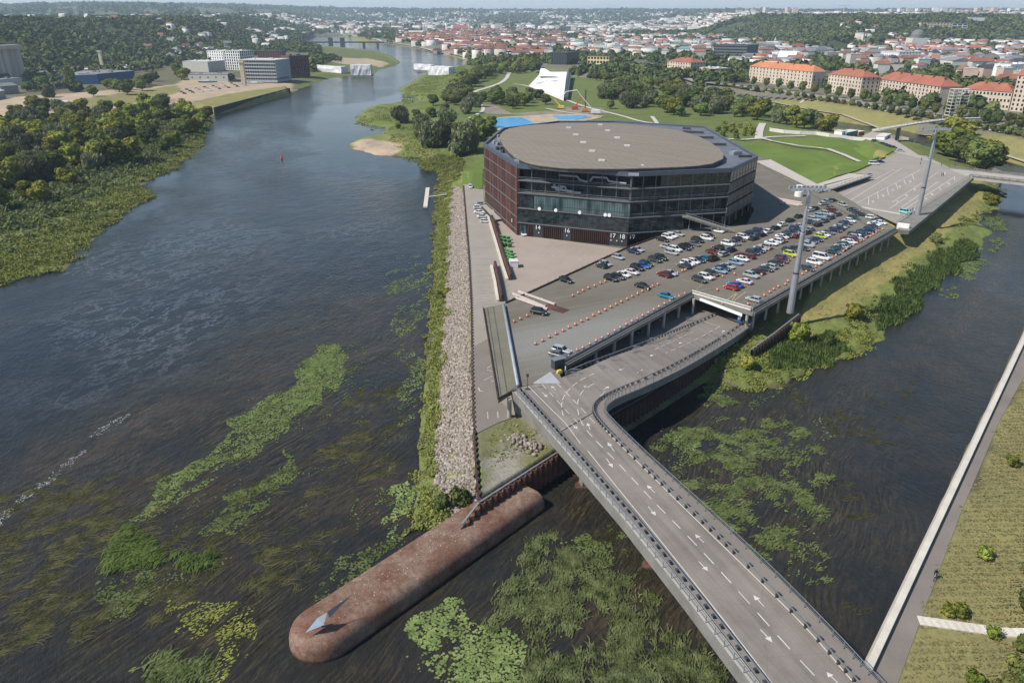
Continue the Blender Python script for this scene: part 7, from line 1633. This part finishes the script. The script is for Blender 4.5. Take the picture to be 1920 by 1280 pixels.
hero('dark_office', 1722, 131, 1756, 132, 113, 30, RMAT['dark'], 'flat', 'dark slate office with a glass corner in mid town', mat('slate', (.10, .115, .13), .6), 4, 4, pane=(4, 2))
hero('white_block', 1756, 131, 1782, 134, 113, 30, RMAT['grey'], 'gable', 'pale gabled house right of the dark slate office', M['offwhite'], 0, 0, rh=4)
hero('white_hall', 1858, 150, 1888, 152, 121, 40, M['white'], 'flat', 'plain white boxy hall near the right edge', M['white'], 0, 0)
hero('apartment_block', 1585, 117, 1628, 120, 103, 30, RMAT['rust'], 'hip', 'sandy block with brown roof left of the white office', sand_, 4, 9, rh=4)
hero('office_block', 1807, 100, 1855, 101, 90, 26, R_old, 'hip', 'long low block with red roof at the foot of the wood', cream, 2, 10, rh=5)
hero('office_block', 1725, 103, 1800, 105, 96, 26, R_new, 'hip', 'row of orange-roofed blocks below the right wood', cream, 2, 12, rh=7)
#HILL
# church hints in the old town, dome and chimney
def ray_ground(u, v):
    q = (640 - v) / FPX; sl = (-ST + q * CT) / (CT + q * ST); ys = np.linspace(300, 9000, 1800); xs = (u - 960) / FPX / (CT + q * ST) * ys
    h = height_raw(xs, ys); k = np.where(CAMZ + sl * ys < h)[0]; i = k[0] if len(k) else -1
    return Vector((float(xs[i]), float(ys[i]), float(h[i])))
def hill_block(name, u0, u1, vb, vt, D, wall, label, floors, bays, pane):
    a = ray_ground((u0 + u1) / 2, vb); L = (u1 - u0) * a.y * 1.09 / FPX; H = zat(vt, a.y) - a.z
    return block(name, a, L, D, max(H, 8), .05, wall, RMAT['grey'], 'flat', label, 'building', None, floors, None, bays, pane=pane, maxwin=60, z0=a.z)
def tower(u, vb, vt, w_, m, label, cap=None, z=9, name='church_tower'):
    p = P(u, vb, z); H = zat(vt, p.y) - z; r = empty(name, p, label, 'tower'); mb = MB(); mb.box((p.x, p.y, z + (H * .36 if name == 'church_tower' else H * .5)), (w_, w_, H * .72 if name == 'church_tower' else H)); mb.build('shaft', m, r)
    if name != 'church_tower': mb = MB(); mb.box((p.x, p.y, z + H + 1), (w_ * 1.4, w_ * 1.4, 2)); mb.build('cap', m, r); return r
    mb = MB(); mb.tube([(p.x, p.y, z + H * .72), (p.x, p.y, z + H * .8), (p.x, p.y, z + H)], [w_ * .55, w_ * .4, .1], 8); mb.build('spire', cap or m, r); return r
tower(795,64,45,9,M['offwhite'],'left twin church tower at the edge of the old town'); tower(800,64,45,9,M['offwhite'],'right twin church tower at the edge of the old town'); tower(837,62,42,10,M['white'],'slender white town hall tower in the old town'); tower(718,68,50,8,RMAT['dark'],'dark church spire above the trees by the railway bridge', RMAT['dark']); tower(970,50,20,5,RMAT['grey'],'very thin tall mast rising over the far town', RMAT['grey']); tower(1452,88,70,4,M['offwhite'],'pale thin chimney left of the wooded hill')
tower(1165,52,42,7,M['offwhite'],'far pale chimney beyond the office towers')
hero('church_hall', 766, 68, 793, 68, 61, 26, RMAT['pale'], 'gable', 'long church nave with a pale roof beside the twin towers', M['offwhite'], 0, 0, rh=6)
p = P(1715,95,9); r = empty('domed_church', p, 'domed grey white church in front of the wooded hill', 'church'); mb = MB(); mb.box((p.x, p.y, 22), (34, 30, 26)); mb.build('nave', M['offwhite'], r)
mb = MB(); mb.tube([(p.x, p.y, 35), (p.x, p.y, 42), (p.x, p.y, 47), (p.x, p.y, 51), (p.x, p.y, 53)], [14, 14, 12, 7, 1], 16); mb.build('dome', RMAT['grey'], r)
for i, (u, v, w_) in enumerate([(857,62,15),(872,62,10),(908,58,8)]): hero('old_church', u - w_ / 2, v, u + w_ / 2, v, v - 8, 20, R_old, 'gable', ['brick gabled church in the middle of the old town', 'second brick church right of the gabled one', 'third red church at the right of the old town'][i], mat(f'church_brick_{i}', (.30, .16, .10), .9, .2), 0, 0, rh=14)
p = P(858,42,9); r = empty('sports_dome', p, 'white shallow dome of a far stadium beyond the old town', 'dome'); mb = MB(); mb.tube([(p.x, p.y, 9), (p.x, p.y, 17), (p.x, p.y, 26), (p.x, p.y, 31), (p.x, p.y, 32)], [56, 54, 40, 18, 1], 24); mb.build('shell', M['white'], r, True)
hill_block('hilltop_flats', 1728, 1780, 57, 43, 30, sand_, 'sandy terraced flats on the right hilltop', 4, 10, (3, 2.4))
hill_block('hilltop_flats', 1784, 1810, 61, 45, 24, M['white'], 'white terraced flats with wide dark openings on the right hilltop', 4, 3, (12, 3.5))
hill_block('hilltop_hall', 1816, 1842, 47, 33, 40, M['white'], 'plain white church hall on the right hilltop', 0, 0, (1, 1))
# office towers of the far centre
for i, (u, w_, vb, vt, mm) in enumerate([(935,14,60,44,'offwhite'),(946,10,62,52,'gold'),(962,12,62,51,'gold'),(975,14,63,52,'offwhite'),(990,16,62,53,'gold'),(1010,12,58,44,'gold'),(1045,5,62,47,'offwhite'),(1056,14,62,50,'gold'),(1066,8,63,50,'gold'),(1075,10,63,51,'white'),(1095,24,60,52,'grey'),(1121,14,60,52,'offwhite'),(1140,22,60,51,'gold'),(1118,8,50,44,'gold'),(1150,16,50,46,'offwhite')]):
    hero('office_tower', u - w_ / 2, vb, u + w_ / 2, vb, vt, 30, RMAT['grey'], 'flat', f'far city office tower, {ordn(i)} from the left in the new centre', RMAT['grey'] if mm == 'grey' else (mat('blue_grey_glass', (.10, .12, .15), .5) if mm == 'gold' else M[mm]), 0, 0)
# panel housing on the horizon
for i in range(34):
    u = 1318 + i * 11 if i < 9 else 1560 + (i - 9) * 13.4; v = 28 if i < 9 else 30.5; w_ = trng.uniform(5, 11); y_ = 5200 + trng.uniform(-300, 500)
    x_ = (u - 960) / FPX * y_ * 1.09; gzv = float(height_raw(np.array([x_]), np.array([float(y_)]))[0])
    r = block('panel_block', Vector((x_, y_, 0)), w_ * y_ / FPX, 30, 46 + trng.uniform(-8, 14), trng.uniform(-.3, .3), trng.choice([M['white'], M['offwhite'], sand_, cream]), RMAT['pale'], 'flat', f'pale high-rise panel block, {ordn(i)} from the left along the skyline', 'building', 'panel blocks on the skyline', z0=gzv)
# left bank: silo, sheds, offices
sl_ = empty('grain_silo', P(20,152,6), 'grey concrete grain silo of joined cylinders at the left edge', 'silo'); pb0, pb1 = P(-30,158,6), P(42,151,6); zt = zat(92, pb1.y)
for i in range(7):
    c_ = pb0.lerp(pb1, i / 6); mb = MB(); mb.tube([(c_.x, c_.y, 5), (c_.x, c_.y, zt)], 5.4, 16); mb.build('cylinder', M.setdefault('silo', mat('silo_concrete', (.44, .39, .33), .9, .2, .08, 1, streak=((0, 0, 0), (3, 3, .15)))), sl_)
mb = MB(); mb.bar((pb0.x, pb0.y, zt + 2.5), (pb1.x + 5, pb1.y, zt + 2.5), 10, 5); mb.build('head_house', M['silo'], sl_)
grey_l = mat('grey_sheet', (.24, .24, .235), .8, .12); blue_l = mat('blue_cladding', (.02, .075, .18), .6, .12)
def shed(u0, v0, u1, v1, H, D, wall, roof, label, z=6, rt='flat', name='shed'):
    c, L, a = front(u0, v0, u1, v1, z); return block(name, c, L, D, H, a, wall, roof, rt, label, 'building', z0=z, rh=2.5)
shed(-10,166,43,160,8,14,M['offwhite'],RMAT['grey'],'low whitish shed at the foot of the silo'); shed(5,180,37,177,9,18,grey_l,RMAT['grey'],'grey gabled shed below the silo', rt='gable'); shed(-20,192,12,186,8,14,grey_l,RMAT['pale'],'pale grey shed cut by the left edge', rt='gable')
shed(47,150,115,143,7,60,grey_l,RMAT['grey'],'long low grey warehouse between silo and poplar'); shed(100,170,137,166,6,14,M['offwhite'],RMAT['grey'],'small whitish shed left of the poplar')
shed(151,159,186,160,12,60,blue_l,RMAT['grey'],'large blue warehouse with a grey roof'); shed(186,160,224,150,11,40,blue_l,RMAT['grey'],'blue warehouse wing next to the clump of trees')
shed(205,140,295,130,6,70,grey_l,RMAT['pale'],'wide pale grey roofed hall behind the blue warehouse')
pale_hall = mat('pale_cladding', (.46, .45, .41), .8, .1)
hero('pale_hall', 345, 136, 392, 137, 116, 40, RMAT['pale'], 'flat', 'pale translucent hall left of the white office blocks', pale_hall, 0, 0, z=6); hero('pale_hall', 354, 152, 428, 152, 140, 26, RMAT['grey'], 'flat', 'low concrete hall in front of the white office blocks', pale_hall, 1, 5, z=6)
hero('white_office', 391, 120, 421, 122, 96, 30, RMAT['pale'], 'flat', 'left white office block with a grid of dark windows', M['white'], 5, 7, z=7, pane=(2.2, 2.8)); hero('white_office', 424, 131, 453, 132, 96, 30, RMAT['pale'], 'flat', 'right white office block with a grid of dark windows', M['white'], 7, 7, z=7, pane=(2.2, 2.8))
hero('scaffolded_block', 453, 151, 520, 152, 113, 40, RMAT['pale'], 'flat', 'grey apartment block wrapped in scaffolding by the quay', mat('scaffold_grey', (.30, .33, .36), .7, .2), 6, 15, z=6, pane=(2.6, 2.2)); hero('brick_block', 546, 143, 582, 141, 105, 24, RMAT['dark'], 'flat', 'dark red brick block closest to the river bend', mat('dark_brick', (.13, .055, .04), .9, .25), 6, 9, z=6, pane=(1.2, 3.0)); hero('brick_block', 484, 112, 530, 112, 96, 24, RMAT['dark'], 'flat', 'dark red brick block behind the scaffolded one', bpy.data.materials['dark_brick'], 4, 10, z=6, pane=(1.2, 3))
tower(458,158,118,4.5,mat('lime_concrete', (.50, .42, .28), .9, .1),'slim pale lift tower in front of the scaffolded block', z=6, name='lift_tower'); tower(194,136,98,3.5,bpy.data.materials['lime_concrete'],'slim pale tower behind the blue warehouse', z=6, name='lift_tower')
qw = MB(); a, b, c_ = P(401,203,6), P(543,166,6), P(540,160,6); qw.bar((a.x, a.y, 3), (b.x, b.y, 3), 1, 7); tag(qw.build('quay_wall', mat('dark_quay', (.035, .033, .03), .9, .3)), 'dark vertical quay wall on the left river bank', 'quay wall')
# quay clutter: boats, cars, heaps
for i, (u, v, L, W, col) in enumerate([(102,192,18,4,'offwhite'),(90,206,12,4,'offwhite'),(125,195,22,5,'teal'),(73,190,8,3,'white'),(390,155,22,4,'teal'),(440,150,16,4,'white'),(460,157,14,3,'white'),(480,158,18,3,'offwhite')]):
    p = P(u, v, 6.1); mb = MB(); loft(mb, [[(x, -W / 2 * k_, 1.6), (x, -W / 2 * k_ * .6, .2), (x, W / 2 * k_ * .6, .2), (x, W / 2 * k_, 1.6)] for x, k_ in ((-L / 2, .7), (-L / 4, 1), (L / 4, 1), (L / 2, .15))]); r = empty('laid_up_boat', p, f'laid-up boat ashore on the left bank yard, {ordn(i)} in order from the left' if 0 else ['long pale boat hull ashore near the yard edge', 'short pale boat lying nearest the wood', 'long teal roofed boat ashore in the yard', 'small white boat left of the teal one', 'teal hull on the sandy yard by the pale hall', 'white boat in the row by the lift tower', 'white boat right of the lift tower', 'pale boat nearest the quay wall'][i], 'boat', None, .1)
    x = mb.build('hull', {'teal': bpy.data.materials['teal_cladding']}.get(col, M.get(col, M['white']))); x.parent = r; mb = MB(); mb.box((-L * .1, 0, 2.2), (L * .4, W * .6, 1.3)); x = mb.build('cabin', M['white']); x.parent = r
for i in range(26):
    u, v = (trng.uniform(330, 470), trng.uniform(152, 172)); u = 335 + i * 5.5 + trng.uniform(-1, 1); v = 171 - i * .75 + (i % 3) * 3.5
    put = dup(random.choice([PROTO['saloon'], PROTO['hatchback']]), P(u, v, 6.1), trng.uniform(-.6, .6), 1, f'small parked car on the sandy yard, {ordn(i)} from the left', 'cars on the sandy yard'); CARS2 = globals().setdefault('CARS2', []); CARS2.append(put)
# wrapped works on both shores and the railway bridge
wrap = mat('white_wrapping', (.60, .61, .62), .7, .22, .25, 1.2, bmp=.8)
def wrapped(u0, v0, u1, v1, vt, D, label):
    c, L, a = front(u0, v0, u1, v1, 2); H = zat(vt, c.y) - 2; r = empty('wrapped_bridge_span', (c.x, c.y, 2), label, 'bridge works'); r.rotation_euler = (0, 0, a); g = random.Random(int(u0))
    mb = MB(); nseg = 9; vs = []
    for i in range(nseg + 1):
        x = -L / 2 + L * i / nseg; e = g.uniform(-.7, .7); vs += [(x, -e * .6, 1), (x, e, H * .6), (x, .3, H + e * .6), (x, D, H + e * .5), (x, D, 1)]
    fs = [(i * 5 + j, (i + 1) * 5 + j, (i + 1) * 5 + j + 1, i * 5 + j + 1) for i in range(nseg) for j in range(4)] + [(0, 1, 2, 3, 4), tuple(range(nseg * 5, nseg * 5 + 5))[::-1]]
    mb.add(vs, fs); x = mb.build('wrapping', wrap); x.parent = r
    mb = MB(); mb.box((0, D / 2, 0), (L * 1.05, D * 1.1, 2.2)); x = mb.build('pontoon_base', M['concrete_dark']); x.parent = r
wrapped(584,135,640,139,124,12,'long low wrapped bridge section beside the brick block'); wrapped(658,143,696,143,122,14,'tall wrapped bridge pier at the tip of the left shore'); wrapped(776,132,808,134,121,10,'white wrapped roof piece reaching over the river'); wrapped(803,142,842,144,125,14,'tall wrapped bridge pier on the right shore')
rb = empty('railway_bridge', P(700,86,4), 'dark red steel railway bridge over the river bend', 'bridge')
ra_, rbq = P(562,79.5,12), P(720,79.5,12); mb = MB(); mb.bar(ra_, rbq, 5, 3.5); mb.build('deck_girder', mat('dark_red_steel', (.035, .018, .02), .7, .2), rb)
for u, w_, vt in ((620,9,71),(642,9,71),(682,5,79),(708,4,79)):
    t = (u - 562) / 158; c_ = ra_.lerp(rbq, t); zt = zat(vt, c_.y); mb = MB(); mb.box((c_.x, c_.y, zt / 2), (w_ * c_.y / FPX * .8, 7, zt), 0); mb.build('pier', M['steel_dark'], rb)
# ------------------------------------------------------------------ houses of the town
hr = random.Random(21); HN = 0
def houses(px, n, dmin, sz, roofs, where, group, z=9, wcols=WALLS, hh=(7, 14), world=None):
    pts = poisson(world or pxpoly(px, z), n, dmin, hr, 25); pts.sort(key=lambda p: p[0] / p[1])
    for i, (x, y) in enumerate(pts):
        L, D, H = hr.uniform(*sz), hr.uniform(9, 14), hr.uniform(*hh); rk = hr.choice(roofs); wc = hr.choice(wcols); rt = 'flat' if rk in ('pale', 'dark') and hr.random() < .7 else hr.choice(['gable', 'hip'])
        block('town_house', Vector((x, y, 0)), L, D, H, hr.choice([-.25, .15, 1.3, .1]) + hr.uniform(-.15, .15), wallmat(wc), RMAT[rk], rt, f'{"pale" if sum(wc) > 1.5 else "brownish"} house with {rk} roof, {ordn(i)} from the left {where}', 'house', group, rh=hr.uniform(3, 5))
houses([(756,78),(764,72),(860,70),(1050,84),(1060,100),(1000,112),(930,112),(880,104),(820,92),(780,83)], 75, 17, (14, 34), ['orange', 'red', 'red', 'rust', 'orange', 'grey'], 'in the near old town', 'old town houses')
houses([(1060,102),(1070,84),(1240,84),(1330,96),(1330,116),(1250,112),(1150,100)], 60, 17, (12, 28), ['grey', 'pale', 'red', 'orange', 'green', 'rust'], 'between old town and dark building', 'mid town houses')
houses([(1400,122),(1400,98),(1560,100),(1720,106),(1920,118),(1920,172),(1800,158),(1640,138),(1560,128)], 110, 16, (13, 30), ['pale', 'grey', 'grey', 'red', 'pale', 'orange', 'dark'], 'in the dense right part of town', 'right town houses', hh=(8, 17))
houses([(270,108),(290,86),(350,92),(400,88),(470,92),(440,100),(390,104),(330,112)], 26, 18, (9, 18), ['grey', 'red', 'pale', 'rust'], 'on the slope behind the white offices', 'slope houses', hh=(5, 8))
# the rest of the town, merged
def mass_houses(name, poly, n, label, cols, s=(12, 30), h=(6, 14), thr=.4, seed=1):
    a = np.array(poly); x0, y0 = a.min(0); x1, y1 = a.max(0); g = RNG
    x = g.uniform(x0, x1, n); y = g.uniform(y0, y1, n); k = inside(poly, x, y) & (np.abs(x / y) < .9) & ((vnoise(x, y, 220, seed) * .5 + vnoise(x, y, 70, seed + 1) * .5) > thr); x, y = x[k], y[k]; z = height_raw(x, y); k = z > 3; x, y, z = x[k], y[k], z[k]; N = len(x)
    L = g.uniform(*s, N) / 2; D = g.uniform(9, 15, N) / 2; H = g.uniform(*h, N); rh = g.uniform(2, 4.5, N); ang = g.choice([0, .3, 1.4, -.4], N) + g.normal(0, .1, N); o_ = []
    for sx, sy, zz in ((-1,-1,0),(1,-1,0),(1,1,0),(-1,1,0),(-1,-1,1),(1,-1,1),(1,1,1),(-1,1,1),(-1,0,2),(1,0,2)):
        lx, ly = L * sx, D * sy; o_.append(np.stack([x + lx * np.cos(ang) - ly * np.sin(ang), y + lx * np.sin(ang) + ly * np.cos(ang), z - 2 + (0 if zz == 0 else H + 2) + (rh if zz == 2 else 0)], 1))
    V = np.stack(o_, 1).reshape(-1, 3); fq = np.array([(0,1,5,4),(1,2,6,5),(2,3,7,6),(3,0,4,7),(4,5,9,8),(6,7,8,9),(5,6,9,9),(7,4,8,8)])
    fq = np.array([(0,1,5,4),(1,2,6,5),(2,3,7,6),(3,0,4,7),(4,5,9,8),(6,7,8,9)])
    F = (fq[None] + (np.arange(N) * 10)[:, None, None]).reshape(-1, 4); ncol = len(cols); wi = g.integers(0, 3, N); ri = 3 + g.integers(0, ncol, N)
    mi = np.stack([wi, wi, wi, wi, ri, ri], 1).ravel()
    return tag(np_obj(name, V, F, [wallmat(WALLS[0]), wallmat(WALLS[3]), wallmat(WALLS[1])] + [RMAT[c] for c in cols], mi=mi), label, None, kind='stuff')
mass_houses('old_town_roofs', OLD, 1500, 'mass of small red and orange roofs of the old town', ['orange', 'red', 'rust', 'red'], thr=.36)
mass_houses('distant_town', pxpoly([(1060,100),(1330,118),(1920,170),(2200,150),(1900,84),(1500,84),(1200,62),(1050,64)], 9), 2600, 'mass of pale and red roofs in the town behind the dike', ['pale', 'grey', 'red', 'orange', 'grey'], thr=.44, seed=5)
mass_houses('distant_suburbs', pxpoly([(560,60),(760,66),(1050,64),(1200,62),(1480,60),(1480,44),(1200,40),(900,40),(600,44)], 9), 9000, 'mass of tiny pale houses in the far suburbs', ['pale', 'grey', 'pale', 'red'], (14, 34), (7, 15), .40, 9)
mass_houses('valley_suburbs', [(-1300, 4000), (1900, 4000), (2500, 6600), (-1500, 6600)], 3000, 'pale specks of houses across the far valley floor', ['pale', 'grey', 'pale', 'red'], (20, 60), (10, 30), .38, 23)
mass_houses('hilltop_suburbs', [(300, 3300), (3800, 3300), (5200, 6500), (700, 6500)], 7000, 'pale houses scattered over the right hilltop', ['pale', 'grey', 'pale', 'red'], (18, 50), (12, 26), .40, 13)
mass_houses('left_hill_houses', [(-1700, 1900), (-500, 1900), (-500, 4300), (-2600, 4300)], 900, 'pale houses half hidden in the wooded left hill', ['pale', 'grey', 'red'], (12, 24), (10, 15), .58, 17)
# street on the dike with trees and parked cars
ribbon('dike_street', [(1290,150),(1400,163),(1500,176),(1600,190),(1700,206),(1800,224),(1920,248),(2050,275)], 17, M['asphalt_pale'], 9, .2)
ribbon('riverside_terrace', [(640,63.5),(700,73),(780,85),(860,101),(890,110)], 14, M['path'], 9, .3); ribbon('quay_strip', [(1330,170),(1430,187),(1520,206),(1600,221),(1690,236),(1760,252),(1840,276),(1930,305)], 5, mat('quay_stone', (.38, .33, .26), .9, .15), 4, .25)
for rw, (dv, n_) in enumerate(((4.5, 40), (-6, 26))):
    pts = [(1345 + i * (590 / n_), None) for i in range(n_)]
    for i, (u, _) in enumerate(pts):
        v = 156 + (u - 1345) * .148 + max(0, u - 1600) * .035 + dv; p = P(u, v, 9.2); s = .62 if rw == 0 else 1.05; s *= trng.uniform(.85, 1.15)
        if rw == 0: plant(BD, (p.x, p.y, 9), trng.uniform(0, 6), 1.7 * s / .62, f'small round street tree, {ordn(i)} from the left on the dike edge', 'small street trees on the dike')
        else: plant(trng.choice(TP['broad']), (p.x, p.y, 9), trng.uniform(0, 6), (s * .9, s * .9, s * 1.1), f'tall dark street tree, {ordn(i)} from the left before the cream blocks', 'street trees before the cream blocks')
for i in range(56):
    u = 1350 + i * 9.8 + trng.uniform(-2, 2); v = 158 + (u - 1345) * .148 + max(0, u - 1600) * .035 + trng.choice([1, 2]); p = P(u, v, 9.3); c_ = dup(PROTO[trng.choice(['saloon', 'hatchback', 'off-roader'])], p, R(-8 + trng.uniform(-20, 20)), 1, f'car on the dike street, {ordn(i)} from the left', 'cars on the dike street'); CARS2.append(c_)
bpy.context.view_layer.update()
for r in CARS2:
    for c in r.children:
        if c.name.startswith('body'): c.color = (*CCOL[trng.choice(['white', 'silver', 'black', 'dark grey', 'white', 'red', 'silver'])], 1)
# scaffold towers at the footbridge
for i, (u, v) in enumerate([(1781,222), (1797,220)]):
    p = P(u, v, 9); zt = zat(167, p.y); mb = MB()
    for a_ in (-3, 3):
        for b_ in (-3, 3): mb.bar((p.x + a_, p.y + b_, 9), (p.x + a_, p.y + b_, zt), .3, .3)
    for k in range(9):
        z = 9 + (zt - 9) * (k + 1) / 9; mb.box((p.x, p.y, z), (6.4, 6.4, .18))
    tag(mb.build('scaffold_tower', M['offwhite']), ['left open white scaffold tower before the cream block', 'right open white scaffold tower before the cream block'][i], 'scaffold tower')
# lamp post heads and tower crane on the horizon
p = Vector(((1482 - 960) / FPX * 4300 * 1.09, 4300, 66)); r = empty('tower_crane', p, 'tiny tower crane standing up on the horizon', 'crane'); mb = MB(); mb.bar(p, (p.x, p.y, 128), 3.5, 3.5); mb.build('mast', M['offwhite'], r); mb = MB(); mb.bar((p.x - 28, p.y, 128), (p.x + 24, p.y, 128), 2.5, 2.5); mb.build('jib', M['offwhite'], r)
mb = MB(); p = P(528,298,0); mb.tube([(p.x, p.y, -.3), (p.x, p.y, .5), (p.x, p.y, 1.8), (p.x, p.y, 2.2)], [.8, .7, .35, .1], 10); tag(mb.build('river_buoy', mat('red_buoy', (.5, .06, .05), .5)), 'small red buoy alone in mid river', 'buoy')

# ------------------------------------------------------------------ the air
hz = bpy.data.materials.new('haze'); hz.use_nodes = True; nt = hz.node_tree; nt.nodes.clear()
vo = nt.nodes.new('ShaderNodeVolumePrincipled'); vo.inputs['Density'].default_value = 7.5e-5; vo.inputs['Color'].default_value = (.66, .82, 1, 1); vo.inputs['Anisotropy'].default_value = .2
nt.links.new(vo.outputs[0], nt.nodes.new('ShaderNodeOutputMaterial').inputs['Volume'])
mb = MB(); mb.box((0, 6700, 108), (36000, 17400, 226)); h_ = mb.build('haze', hz); tag(h_, 'thin pale summer haze over the whole valley', None, kind='stuff')
